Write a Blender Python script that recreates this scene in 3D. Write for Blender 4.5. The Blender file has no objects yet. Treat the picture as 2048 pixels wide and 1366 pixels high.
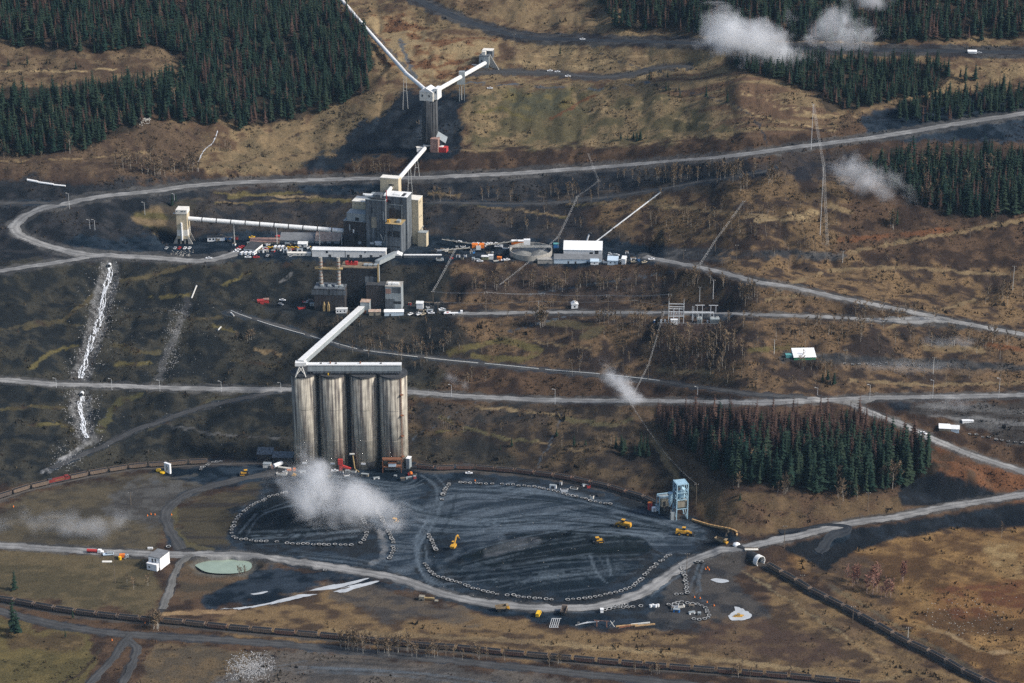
import bpy, math, random
import numpy as np
from mathutils import Vector, Matrix

random.seed(7)
rng = np.random.default_rng(11)
SC = bpy.context.scene
COL = SC.collection

# ------------------------------------------------------------------ camera
CAM_H, PITCH, FPX, CX, CY = 767.0, math.radians(21.5), 4500.0, 1024.0, 683.0
cam_d = bpy.data.cameras.new('camera')
cam = bpy.data.objects.new('camera', cam_d)
COL.objects.link(cam)
cam.location = (0, 0, CAM_H)
cam.rotation_euler = (math.pi / 2 - PITCH, 0, 0)
cam_d.sensor_width = 36.0
cam_d.lens = 36.0 * FPX / 2048.0
cam_d.clip_start = 1.0
cam_d.clip_end = 9000.0
SC.camera = cam

# ------------------------------------------------------------------ world, sun, exposure
SUN_EL, SUN_AZ = math.radians(38), math.radians(104)      # azimuth clockwise from +Y (north): from the right, a bit behind the camera
world = bpy.data.worlds.new('World')
SC.world = world
world.use_nodes = True
wn = world.node_tree
wn.nodes.clear()
w_out = wn.nodes.new('ShaderNodeOutputWorld')
w_bg = wn.nodes.new('ShaderNodeBackground')
w_sky = wn.nodes.new('ShaderNodeTexSky')
w_sky.sky_type = 'NISHITA'
w_sky.sun_disc = False
w_sky.sun_elevation = SUN_EL
w_sky.sun_rotation = SUN_AZ
w_sky.air_density = 1.0
w_sky.dust_density = 2.0
w_sky.ozone_density = 1.0
w_bg.inputs['Strength'].default_value = 0.075
wn.links.new(w_sky.outputs[0], w_bg.inputs[0])
wn.links.new(w_bg.outputs[0], w_out.inputs[0])

sun_d = bpy.data.lights.new('sun', 'SUN')
sun_d.energy = 2.3
sun_d.angle = math.radians(9)
sun_d.color = (1.0, 0.955, 0.89)
sun = bpy.data.objects.new('sun', sun_d)
COL.objects.link(sun)
sdir = Vector((math.sin(SUN_AZ) * math.cos(SUN_EL), math.cos(SUN_AZ) * math.cos(SUN_EL), math.sin(SUN_EL)))
sun.rotation_euler = sdir.to_track_quat('Z', 'Y').to_euler()
sun.location = (600, 900, 700)

SC.view_settings.view_transform = 'Standard'
SC.view_settings.look = 'None'
SC.view_settings.gamma = 1.0
SC.view_settings.exposure = 1.0
SC.view_settings.use_curve_mapping = False
SC.render.engine = 'CYCLES'
SC.cycles.use_denoising = False
SC.cycles.max_bounces = 4
SC.cycles.diffuse_bounces = 2
SC.cycles.volume_bounces = 2
SC.cycles.volume_step_rate = 2.0
SC.cycles.use_adaptive_sampling = False
SC.cycles.adaptive_threshold = 0.02

# ------------------------------------------------------------------ pixel <-> world
FW = np.array([0, math.cos(PITCH), -math.sin(PITCH)])
UP = np.array([0, math.sin(PITCH), math.cos(PITCH)])
C0 = np.array([0.0, 0.0, CAM_H])

def ray(px, py):
    return FW + np.array([1.0, 0, 0]) * ((px - CX) / FPX) + UP * ((CY - py) / FPX)

def project(X, Y, Z):
    dz = Z - CAM_H
    d = Y * FW[1] + dz * FW[2]
    u = Y * UP[1] + dz * UP[2]
    return CX + FPX * X / d, CY - FPX * u / d

def at_z(px, py, z):
    r = ray(px, py)
    t = (z - CAM_H) / r[2]
    return C0 + r * t

def at_y(px, py, Y):
    r = ray(px, py)
    return C0 + r * (Y / r[1])

def px_per_m(p):
    return FPX / (p[1] * FW[1] + (p[2] - CAM_H) * FW[2])

# ------------------------------------------------------------------ numpy noise
_lat = rng.random((8, 256, 256))

def vnoise(x, y, k=0):
    xi = np.floor(x).astype(np.int64); yi = np.floor(y).astype(np.int64)
    fx = x - xi; fy = y - yi
    fx = fx * fx * (3 - 2 * fx); fy = fy * fy * (3 - 2 * fy)
    L = _lat[k % 8]
    a = L[xi & 255, yi & 255]; b = L[(xi + 1) & 255, yi & 255]
    c = L[xi & 255, (yi + 1) & 255]; d = L[(xi + 1) & 255, (yi + 1) & 255]
    return (a * (1 - fx) + b * fx) * (1 - fy) + (c * (1 - fx) + d * fx) * fy

def fbm(x, y, k=0, octv=4):
    s = 0.0; a = 0.5; t = 0.0
    for i in range(octv):
        s = s + a * vnoise(x * 2 ** i + 17.3 * i, y * 2 ** i + 9.1 * i, k + i)
        t += a; a *= 0.5
    return s / t

def sstep(a, b, x):
    t = np.clip((x - a) / (b - a), 0, 1)
    return t * t * (3 - 2 * t)

# ------------------------------------------------------------------ terrain: bands between lines seen in the photograph, each with a slope
_LN = [  # (slope in degrees of the band in front of the line, [(px,row)...])
    (0.0,  [(-400,1080),(0,992),(180,940),(400,917),(590,903),(830,922),(1100,942),(1300,990),(1380,1035),(1430,1075),(1480,1118),(1520,1123),(1600,1112),(1800,1085),(1900,1066),(2048,1050),(2450,1030)]),
    (18.0, [(-400,762),(0,770),(590,788),(820,796),(1100,809),(1500,811),(1700,808),(2048,799),(2450,792)]),
    (1.5,  [(-400,745),(0,753),(590,770),(820,777),(1100,791),(1500,793),(1700,787),(2048,780),(2450,774)]),
    (20.0, [(-400,660),(0,668),(470,672),(700,702),(900,727),(1300,768),(1500,786),(1700,780),(2048,772),(2450,768)]),
    (2.0,  [(-400,652),(0,660),(470,662),(700,691),(900,716),(1300,757),(1500,778),(1700,772),(2048,764),(2450,760)]),
    (24.0, [(-400,596),(0,612),(400,625),(560,631),(700,635),(920,634),(1340,652),(1500,650),(1700,652),(1900,672),(2048,690),(2450,720)]),
    (1.5,  [(-400,586),(0,598),(400,605),(560,601),(700,594),(920,600),(1340,608),(1500,612),(1700,628),(1900,655),(2048,677),(2450,708)]),
    (29.0, [(-400,552),(0,546),(160,521),(400,526),(620,526),(860,521),(1100,532),(1300,526),(1500,563),(1700,604),(1900,644),(2048,672),(2450,702)]),
    (1.2,  [(-400,500),(0,490),(160,493),(350,480),(600,470),(860,480),(1100,486),(1300,492),(1500,520),(1700,560),(1900,600),(2048,630),(2450,660)]),
    (21.0, [(-400,462),(0,456),(30,448),(60,432),(150,407),(300,386),(430,373),(700,365),(1000,354),(1300,332),(1650,295),(2048,231),(2450,166)]),
    (1.5,  [(-400,448),(0,440),(30,432),(60,416),(150,394),(300,374),(430,361),(700,353),(1000,343),(1300,321),(1650,285),(2048,221),(2450,156)]),
    (21.0, [(-400,335),(0,330),(400,335),(600,328),(830,308),(930,306),(1300,288),(1650,262),(2048,203),(2450,138)]),
    (3.0,  [(-400,322),(0,318),(400,322),(600,315),(830,292),(930,291),(1300,275),(1650,250),(2048,190),(2450,126)]),
    (25.0, [(-400,205),(0,205),(500,195),(800,188),(1000,172),(1300,168),(1650,150),(2048,118),(2450,80)]),
    (5.0,  [(-400,185),(0,185),(500,175),(800,165),(1000,148),(1300,148),(1650,138),(2048,108),(2450,72)]),
    (19.0, [(-400,70),(0,70),(600,80),(850,95),(1000,78),(1300,88),(1500,97),(1800,105),(2048,106),(2450,71)]),
    (1.5,  [(-400,60),(0,60),(600,70),(850,82),(1000,64),(1300,74),(1500,84),(1800,92),(2048,94),(2450,60)]),
    (17.0, [(-400,-120),(2450,-120)]),
    (13.0, [(-400,-330),(2450,-330)]),
]
GX0, GX1, GXS = -640.0, 640.0, 1.5
GY0, GY1 = 1215.0, 2470.0
gx = np.arange(GX0, GX1 + .1, GXS)
gy = np.arange(GY0, GY1 + .1, GXS)
NX, NY = len(gx), len(gy)

def base_heights():
    cols = np.linspace(-400, 2450, 120)
    lines = []
    Yp = Zp = None
    for k, (sl, pts) in enumerate(_LN):
        rows = np.interp(cols, [p[0] for p in pts], [p[1] for p in pts])
        dy = UP[1] * (CY - rows) / FPX + FW[1]
        dz = UP[2] * (CY - rows) / FPX + FW[2]
        if k == 0:
            t = -CAM_H / dz
            Y = dy * t; Z = np.zeros_like(Y)
        else:
            m = math.tan(math.radians(sl))
            # point on the ray with Z = Zp + m*(Y-Yp)
            t = (Zp - m * Yp - CAM_H) / (dz - m * dy)
            Y = dy * t; Z = CAM_H + dz * t
            bad = Y < Yp + 0.5
            Y = np.where(bad, Yp + 0.5, Y); Z = np.where(bad, Zp + 0.1, Z)
        d = Y * FW[1] + (Z - CAM_H) * FW[2]
        X = (cols - CX) / FPX * d
        lines.append((X, Y, Z)); Yp, Zp = Y, Z
    LY = np.array([np.interp(gx, X, Y) for X, Y, Z in lines])
    LZ = np.array([np.interp(gx, X, Z) for X, Y, Z in lines])
    out = np.zeros((NX, NY))
    for i in range(NX):
        yk = np.maximum.accumulate(LY[:, i])
        out[i] = np.interp(gy, np.concatenate([[GY0], yk, [5000]]), np.concatenate([[0], LZ[:, i], [LZ[-1, i] + 300]]))
    return out

def blur(a, r):
    for ax in (0, 1):
        k = np.ones(2 * r + 1) / (2 * r + 1)
        pad = [(r, r) if q == ax else (0, 0) for q in (0, 1)]
        p = np.pad(a, pad, mode='edge')
        c = np.cumsum(np.concatenate([np.zeros_like(np.take(p, [0], ax)), p], ax), ax)
        n = a.shape[ax]
        a = (np.take(c, np.arange(2 * r + 1, 2 * r + 1 + n), ax) - np.take(c, np.arange(0, n), ax)) / (2 * r + 1)
    return a

Z = blur(blur(base_heights(), 2), 2)
GXX, GYY = np.meshgrid(gx, gy, indexing='ij')

def ground_z(x, y):
    u = np.clip((np.asarray(x) - GX0) / GXS, 0, NX - 1.001); v = np.clip((np.asarray(y) - GY0) / GXS, 0, NY - 1.001)
    i = u.astype(int); j = v.astype(int); a = u - i; b = v - j
    return (Z[i, j] * (1 - a) + Z[i + 1, j] * a) * (1 - b) + (Z[i, j + 1] * (1 - a) + Z[i + 1, j + 1] * a) * b

def P(px, py):
    """the point of the terrain that this pixel of the photograph shows"""
    r = ray(px, py)
    Ys = np.arange(GY0, GY1, 1.0)
    t = Ys / r[1]
    zr = CAM_H + r[2] * t
    zg = ground_z(r[0] * t, Ys)
    hit = np.nonzero(zr <= zg)[0]
    if len(hit) == 0:
        k = len(Ys) - 1; w = 0
    else:
        k = hit[0]; w = 0
        if k > 0:
            d0 = zr[k - 1] - zg[k - 1]; d1 = zg[k] - zr[k]
            w = d0 / (d0 + d1 + 1e-9); k = k - 1
    Y = Ys[k] + w
    t = Y / r[1]
    x = r[0] * t
    return np.array([x, Y, float(ground_z(x, Y))])

def resample(pts, step):
    pts = np.asarray(pts, float)
    # Catmull-Rom smoothing, then an even step
    q = []
    n = len(pts)
    for i in range(n - 1):
        p0 = pts[max(i - 1, 0)]; p1 = pts[i]; p2 = pts[i + 1]; p3 = pts[min(i + 2, n - 1)]
        for s in np.linspace(0, 1, 10, endpoint=False):
            q.append(0.5 * ((2 * p1) + (-p0 + p2) * s + (2 * p0 - 5 * p1 + 4 * p2 - p3) * s * s + (-p0 + 3 * p1 - 3 * p2 + p3) * s ** 3))
    q.append(pts[-1]); q = np.array(q)
    d = np.concatenate([[0], np.cumsum(np.linalg.norm(np.diff(q[:, :2], axis=0), axis=1))])
    s = np.arange(0, d[-1], step)
    return np.stack([np.interp(s, d, q[:, k]) for k in range(q.shape[1])], 1)

def smooth_z(path, r):
    z = path[:, 2]
    for _ in range(3):
        p = np.pad(z, r, mode='edge')
        z = np.convolve(p, np.ones(2 * r + 1) / (2 * r + 1), 'valid')
    path[:, 2] = z
    return path

# natural relief on the slopes, none on the benches and the yard
PXX, PYY = project(GXX, GYY, Z)
slope = np.hypot(*np.gradient(Z, GXS))
nat = blur(np.clip(slope / 0.3, 0, 1), 6)
relief = (fbm(GXX / 70, GYY / 45, 0, 3) - 0.5) * 10 + (fbm(GXX / 18, GYY / 14, 3, 3) - 0.5) * 3.2 + (fbm(GXX / 5, GYY / 5, 5, 2) - 0.5) * 0.8
gul = np.abs(fbm(GXX / 38, GYY / 95, 6, 3) - .5) * 2
relief += (gul - .35) * 6.5 * nat
Z = Z + relief * (0.05 + 0.95 * nat) * 1.15
# hummocky spoil on the left slope and rough pasture at the near edge
lump = sstep(620, 420, PXX) * sstep(540, 580, PYY) * sstep(930, 860, PYY)
Z += lump * (fbm(GXX / 26, GYY / 20, 2, 3) - 0.5) * 11
near = sstep(1225, 1290, PYY)
Z += near * (fbm(GXX / 40, GYY / 40, 4, 4) - 0.5) * 2.0
field = sstep(1500, 1650, PXX) * sstep(1080, 1130, PYY)
Z += field * (fbm(GXX / 45, GYY / 30, 6, 4) - 0.5) * 7

ROADS = {  # name: (width m, kind, pixel centreline)
 'haul_road': (11.5, 'gravel', [(2120,214),(2048,226),(1900,250),(1750,274),(1600,293),(1450,312),(1300,326),(1150,339),(1000,348),(850,354),(697,359),(513,363),(393,371),(308,381),(205,393),(120,407),(68,424),(38,441),(29,455),(38,470),(75,487),(130,501),(171,508),(205,511),(290,514),(342,518),(393,522),(444,515),(478,503)]),
 'plant_access_road': (9, 'gravel', [(205,511),(170,515),(137,521),(70,531),(0,541),(-70,551)]),
 'terrace_road': (8, 'dark', [(-60,408),(0,407),(60,407),(125,405)]),
 'valley_road': (9, 'gravel', [(-80,757),(0,761),(110,767),(245,773),(400,777),(585,779),(700,781),(815,784),(900,790),(1000,797),(1150,801),(1300,803),(1500,803),(1640,801),(1700,797),(1760,795),(1900,793),(2048,790),(2130,788)]),
 'descending_road': (9, 'gravel', [(1690,797),(1720,812),(1750,830),(1800,848),(1845,866),(1900,893),(1960,917),(2048,944),(2120,964)]),
 'spoil_track': (6, 'dark', [(548,783),(500,793),(450,804),(400,815),(330,838),(270,862),(210,888),(150,918),(95,940)]),
 'yard_road': (9.5, 'gravel', [(-70,1085),(0,1090),(150,1100),(310,1108),(400,1109),(500,1112),(600,1125),(700,1140),(800,1159),(880,1186),(960,1204),(1050,1214),(1150,1216),(1220,1207),(1285,1186),(1330,1156),(1380,1124),(1440,1103,3.5),(1475,1095,7.5),(1520,1086,9.5),(1560,1078,10),(1600,1069,10.5),(1700,1047),(1800,1031),(1900,1013),(2048,989),(2120,977)]),
 'ramp_road': (8, 'dark', [(560,945),(500,954),(430,970),(370,990),(337,1015),(330,1035),(345,1070),(368,1106)]),
 'lower_road': (8, 'dark', [(-80,1200),(0,1222),(100,1247),(200,1263),(260,1269),(400,1277),(600,1292),(800,1311),(1000,1331),(1200,1351),(1400,1372),(1500,1382)]),
 'pond_lane': (6, 'pale', [(385,1109),(365,1122),(348,1150),(338,1185),(322,1222)]),
 'field_track': (6, 'dark', [(262,1270),(248,1285),(232,1310),(205,1340),(180,1366),(165,1385)]),
 'branch_track': (5.5, 'dark', [(255,1280),(272,1293),(270,1315),(255,1345),(238,1385)]),
 'substation_road': (6.5, 'gravel', [(905,628),(1000,626),(1100,625),(1200,625),(1330,626),(1440,627),(1550,628),(1700,637),(1850,646),(1960,655)]),
 'east_road': (8.5, 'gravel', [(1290,515),(1311,518),(1402,536),(1504,558),(1592,577),(1702,600),(1811,621),(1921,645),(2045,670),(2130,686)]),
 'upper_coal_road': (13, 'coal', [(800,-25),(841,3),(923,38),(992,62),(1060,76),(1163,80),(1347,85),(1500,93),(1700,99),(1900,102),(2048,105),(2130,100)]),
 'pipeline_track': (6, 'dark', [(455,620),(540,648),(600,664),(650,682),(720,699),(800,709),(900,721),(1000,731),(1100,742),(1200,751),(1300,762),(1400,774),(1500,785),(1620,797)]),
 'breaker_road': (7, 'dark', [(930,145),(1000,143),(1100,147),(1200,155),(1260,150),(1310,137),(1380,128)]),
 'hillside_track': (5, 'dark', [(860,405),(950,406),(1060,408),(1150,403),(1250,390),(1330,377),(1420,360),(1500,348),(1560,330)]),
 'bank_track': (6, 'coal', [(1560,1068),(1640,1055),(1700,1062),(1660,1090),(1625,1115)]),
}
TRACKS = {
 'lower': [(-90,1186),(-40,1198),(34,1209),(102,1222),(185,1234),(270,1243),(362,1251),(448,1260),(540,1268),(680,1281),(821,1295),(913,1302),(1012,1312),(1105,1320),(1204,1329),(1299,1337),(1402,1345),(1505,1353),(1603,1362),(1687,1370),(1760,1378)],
 'loop': [(-60,1018),(-20,1004),(15,994),(44,984),(77,975),(118,965),(159,957),(196,949),(236,943),(273,938),(313,935),(396,929),(500,926),(600,926),(700,928),(780,932),(845,938),(884,939),(927,941),(966,943),(1007,946),(1045,949),(1082,954),(1120,959),(1154,965),(1187,972),(1217,979),(1245,988),(1272,996),(1296,1005),(1330,1022),(1370,1044)],
 'tunnel': [(1505,1122),(1519,1129),(1537,1137),(1552,1146),(1574,1158),(1599,1172),(1621,1185),(1647,1198),(1672,1211),(1696,1224),(1720,1238),(1744,1252),(1771,1266),(1795,1279),(1822,1294),(1851,1307),(1877,1321),(1906,1336),(1932,1350),(1961,1365),(2030,1400),(2090,1430)],
}

def flatten(path, half, blend):
    """press the terrain to a path's height"""
    global Z
    lo = path[:, :2].min(0) - blend - half - 3; hi = path[:, :2].max(0) + blend + half + 3
    best = np.full((NX, NY), 1e9); bz = np.zeros((NX, NY))
    R = int((half + blend) / GXS) + 2
    for p in path:
        i = int((p[0] - GX0) / GXS); j = int((p[1] - GY0) / GXS)
        if i < -R or j < -R or i >= NX + R or j >= NY + R: continue
        a, b, c, d = max(i - R, 0), min(i + R + 1, NX), max(j - R, 0), min(j + R + 1, NY)
        if a >= b or c >= d: continue
        dd = (GXX[a:b, c:d] - p[0]) ** 2 + (GYY[a:b, c:d] - p[1]) ** 2
        m = dd < best[a:b, c:d]
        best[a:b, c:d][m] = dd[m]; bz[a:b, c:d][m] = p[2]
    w = 1 - sstep(half, half + blend, np.sqrt(best))
    Z = Z * (1 - w) + bz * w

def pad(px, py, rx, ry, blend=10, z=None):
    """a levelled building pad"""
    global Z
    c = P(px, py)
    zz = c[2] if z is None else z
    d = np.maximum(np.abs(GXX - c[0]) - rx, np.abs(GYY - c[1]) - ry)
    w = 1 - sstep(0, blend, d)
    Z = Z * (1 - w) + zz * w
    return zz

# coal piles and hollows in the stock yard: (px, py, rx, ry, height, sharpness)
def mound(px, py, rx, ry, h, rot=0.0, pw=1.0):
    global Z
    c = P(px, py)
    a = math.radians(rot)
    dx, dy = GXX - c[0], GYY - c[1]
    u = (dx * math.cos(a) + dy * math.sin(a)) / rx; v = (-dx * math.sin(a) + dy * math.cos(a)) / ry
    r = np.sqrt(u * u + v * v) + (fbm(GXX / 9, GYY / 9, 3, 2) - .5) * .25
    w = np.clip(1 - r, 0, 1) ** pw
    Z = Z + h * np.minimum(w * 1.6, 1.0) * 1.0
for a in [(1090,1122,98,40,7.5),(1200,1080,54,22,7,10),(960,1095,34,20,3.0),(560,1040,48,42,5),(660,1060,40,30,4),(1080,1010,80,20,1.6),
          (450,940,28,8,2.5),(905,1075,10,6,2.0),(1895,962,36,18,11,-8),(1450,1085,16,10,2),(880,940,24,10,3),(575,770,2,2,.1),
          (1090,500,16,12,2.0),(560,500,2,2,.1),(900,495,16,6,3),(400,508,14,6,1.5),(300,270,46,20,9),(300,415,40,14,5)]:
    mound(*a[:5], rot=a[5] if len(a) > 5 else 0)
road_paths = {}
for nm, (w, kind, pts) in ROADS.items():
    path = resample([P(*q) if len(q) == 2 else at_z(*q) for q in pts], 3.0)
    path = smooth_z(path, 6)
    road_paths[nm] = path
track_paths = {}
for nm, pts in TRACKS.items():
    path = smooth_z(resample([P(*q) for q in pts], 2.0), 12)
    track_paths[nm] = path
for nm, path in track_paths.items():
    flatten(path, 3.5, 8)
for nm, path in road_paths.items():
    if nm != 'yard_road': flatten(path, ROADS[nm][0] / 2 + 1.5, ROADS[nm][0] * 0.8 + 3)
yr = road_paths['yard_road']; ypx = project(yr[:, 0], yr[:, 1], yr[:, 2])[0]; nt_ = (ypx > 1450) & (ypx < 1560)
flatten(yr[~nt_], 6.0, 10); flatten(yr[nt_], 6.2, 6.5)
# the plant bench and the dryer bench and the substation yard
PLANT_Z = pad(770, 500, 95, 14, 12)
DRY_Z = pad(740, 612, 75, 12, 12)
SUB_Z = pad(1385, 640, 27, 9, 8)
SHED_Z = pad(1165, 510, 62, 16, 14)
OFF_Z = pad(530, 500, 78, 16, 12)
TWR_Z = pad(370, 488, 22, 10, 8)
CHUTE_Z = pad(868, 300, 16, 8, 8)
HUT_Z = pad(1610, 712, 24, 7, 8)

# windrows pushed up by the machines in the yard
yard = sstep(1220, 1180, PYY) * sstep(950, 985, PYY) * sstep(440, 480, PXX) * sstep(1460, 1380, PXX)
warpx = GXX + (fbm(GXX / 60, GYY / 60, 1, 2) - .5) * 40; warpy = GYY + (fbm(GXX / 60, GYY / 60, 6, 2) - .5) * 40
Z += yard * (fbm((warpx + warpy * .8) / 45, (warpy - warpx * .25) / 5, 2, 3) - .5) * 2.2
# embankment face, ditches, stream gully
def groove(pts, half, depth, blend):
    global Z
    path = resample([P(*q) for q in pts], 2.0)
    best = np.full((NX, NY), 1e9)
    R = int((half + blend) / GXS) + 2
    for p in path:
        i = int((p[0] - GX0) / GXS); j = int((p[1] - GY0) / GXS)
        a, b, c, d = max(i - R, 0), min(i + R + 1, NX), max(j - R, 0), min(j + R + 1, NY)
        if a >= b or c >= d: continue
        best[a:b, c:d] = np.minimum(best[a:b, c:d], (GXX[a:b, c:d] - p[0]) ** 2 + (GYY[a:b, c:d] - p[1]) ** 2)
    Z = Z - depth * (1 - sstep(half, half + blend, np.sqrt(best)))
STREAM = [(219,533),(219,548),(214,570),(205,600),(202,620),(200,640),(190,665),(182,690),(172,715),(165,740),(161,757)]
STREAM2 = [(164,792),(160,805),(162,820),(165,840),(168,860),(176,876)]
GULLY = [(435,262),(428,280),(418,292),(405,305),(395,325)]
groove(STREAM, 3, 3.0, 7)
groove(STREAM2, 3, 3.0, 7)
groove([(378,600),(365,640),(345,680),(330,720),(318,760)], 3, 2.0, 10)
for q in [(450,1132,26,10,3.2)]:
    c = P(q[0], q[1])
    d = np.sqrt(((GXX - c[0]) / q[2]) ** 2 + ((GYY - c[1]) / (q[3] * 1.5)) ** 2)
    POND_Z = c[2] - 2.2
    Z -= q[4] * (1 - sstep(0.75, 1.15, d))
    Z += 1.2 * sstep(1.6, 1.25, d) * sstep(0.95, 1.25, d)
PXX, PYY = project(GXX, GYY, Z)

# ------------------------------------------------------------------ materials
MATS = {}
def nodes_mat(name):
    m = bpy.data.materials.new(name)
    m.use_nodes = True
    nt = m.node_tree
    b = nt.nodes['Principled BSDF']
    return m, nt, b

def mat(name, col, rough=0.8, var=0.25, scale=0.6, metal=0.0, streak=0.0, dirt=None, bump=0.0, spec=0.3):
    """plain surface with mottling, optional vertical streaks of a second colour"""
    if name in MATS: return MATS[name]
    m, nt, b = nodes_mat(name)
    tc = nt.nodes.new('ShaderNodeTexCoord')
    n1 = nt.nodes.new('ShaderNodeTexNoise'); n1.inputs['Scale'].default_value = scale; n1.inputs['Detail'].default_value = 5
    nt.links.new(tc.outputs['Object'], n1.inputs['Vector'])
    mr = nt.nodes.new('ShaderNodeMapRange')
    mr.inputs[1].default_value = 0.3; mr.inputs[2].default_value = 0.7
    mr.inputs[3].default_value = 1 - var; mr.inputs[4].default_value = 1 + var
    nt.links.new(n1.outputs[0], mr.inputs[0])
    mul = nt.nodes.new('ShaderNodeVectorMath'); mul.operation = 'SCALE'
    rgb = nt.nodes.new('ShaderNodeRGB'); rgb.outputs[0].default_value = (*col, 1)
    src = rgb.outputs[0]
    if streak > 0:
        mp = nt.nodes.new('ShaderNodeMapping'); mp.inputs['Scale'].default_value = (0.9, 0.9, 0.035)
        nt.links.new(tc.outputs['Object'], mp.inputs['Vector'])
        n2 = nt.nodes.new('ShaderNodeTexNoise'); n2.inputs['Scale'].default_value = 0.55; n2.inputs['Detail'].default_value = 6
        n2.inputs['Roughness'].default_value = 0.62
        nt.links.new(mp.outputs[0], n2.inputs['Vector'])
        rp = nt.nodes.new('ShaderNodeMapRange')
        rp.inputs[1].default_value = 0.40; rp.inputs[2].default_value = 0.60; rp.inputs[3].default_value = 0; rp.inputs[4].default_value = streak
        nt.links.new(n2.outputs[0], rp.inputs[0])
        mx = nt.nodes.new('ShaderNodeMix'); mx.data_type = 'RGBA'
        d = dirt or (0.05, 0.05, 0.052)
        mx.inputs[7].default_value = (*d, 1)
        nt.links.new(rp.outputs[0], mx.inputs[0]); nt.links.new(src, mx.inputs[6])
        src = mx.outputs[2]
    nt.links.new(src, mul.inputs[0]); nt.links.new(mr.outputs[0], mul.inputs['Scale'])
    nt.links.new(mul.outputs[0], b.inputs['Base Color'])
    b.inputs['Roughness'].default_value = rough
    b.inputs['Metallic'].default_value = metal
    b.inputs['Specular IOR Level'].default_value = spec
    if bump > 0:
        bp = nt.nodes.new('ShaderNodeBump'); bp.inputs['Strength'].default_value = bump; bp.inputs['Distance'].default_value = 0.3
        nt.links.new(n1.outputs[0], bp.inputs['Height']); nt.links.new(bp.outputs[0], b.inputs['Normal'])
    MATS[name] = m
    return m

def attr_mat(name, attr='Col', rough=0.95, var=0.22, scale=0.35, bump=0.5, spec=0.06, objrandom=0.0):
    """colour from a per-vertex attribute, broken up by fine noise"""
    m, nt, b = nodes_mat(name)
    at = nt.nodes.new('ShaderNodeAttribute'); at.attribute_name = attr
    geo = nt.nodes.new('ShaderNodeNewGeometry')
    n1 = nt.nodes.new('ShaderNodeTexNoise'); n1.inputs['Scale'].default_value = scale; n1.inputs['Detail'].default_value = 6; n1.inputs['Roughness'].default_value = 0.7
    nt.links.new(geo.outputs['Position'], n1.inputs['Vector'])
    mr = nt.nodes.new('ShaderNodeMapRange')
    mr.inputs[1].default_value = 0.32; mr.inputs[2].default_value = 0.68; mr.inputs[3].default_value = 1 - var; mr.inputs[4].default_value = 1 + var
    nt.links.new(n1.outputs[0], mr.inputs[0])
    mul = nt.nodes.new('ShaderNodeVectorMath'); mul.operation = 'SCALE'
    nt.links.new(at.outputs['Color'], mul.inputs[0]); nt.links.new(mr.outputs[0], mul.inputs['Scale'])
    nt.links.new(mul.outputs[0], b.inputs['Base Color'])
    b.inputs['Roughness'].default_value = rough; b.inputs['Specular IOR Level'].default_value = spec
    if bump > 0:
        bp = nt.nodes.new('ShaderNodeBump'); bp.inputs['Strength'].default_value = bump; bp.inputs['Distance'].default_value = 0.6
        nt.links.new(n1.outputs[0], bp.inputs['Height']); nt.links.new(bp.outputs[0], b.inputs['Normal'])
    MATS[name] = m
    return m

# ------------------------------------------------------------------ object helpers
def tag(o, label=None, cat=None, group=None, kind=None):
    if label: o['label'] = label
    if cat: o['category'] = cat
    if group: o['group'] = group
    if kind: o['kind'] = kind
    return o

def thing(name, label, cat, loc=(0, 0, 0), rz=0.0, group=None):
    o = bpy.data.objects.new(name, None)
    o.empty_display_size = 1
    COL.objects.link(o)
    o.location = loc; o.rotation_euler = (0, 0, rz)
    return tag(o, label, cat, group)

def mesh_np(name, V, F, m, parent=None, col=None, smooth=False):
    me = bpy.data.meshes.new(name)
    V = np.asarray(V, np.float32); F = np.asarray(F, np.int32)
    n = F.shape[1]
    me.vertices.add(len(V)); me.vertices.foreach_set('co', V.ravel())
    me.loops.add(F.size); me.loops.foreach_set('vertex_index', F.ravel())
    me.polygons.add(len(F)); me.polygons.foreach_set('loop_start', np.arange(0, F.size, n, dtype=np.int32))
    if smooth: me.polygons.foreach_set('use_smooth', np.ones(len(F), bool))
    me.update(calc_edges=True)
    if col is not None:
        a = me.color_attributes.new('Col', 'FLOAT_COLOR', 'POINT')
        c = np.ones((len(V), 4), np.float32); c[:, :3] = col
        a.data.foreach_set('color', c.ravel())
    me.materials.append(m)
    o = bpy.data.objects.new(name, me)
    COL.objects.link(o)
    if parent is not None: o.parent = parent
    return o

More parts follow.
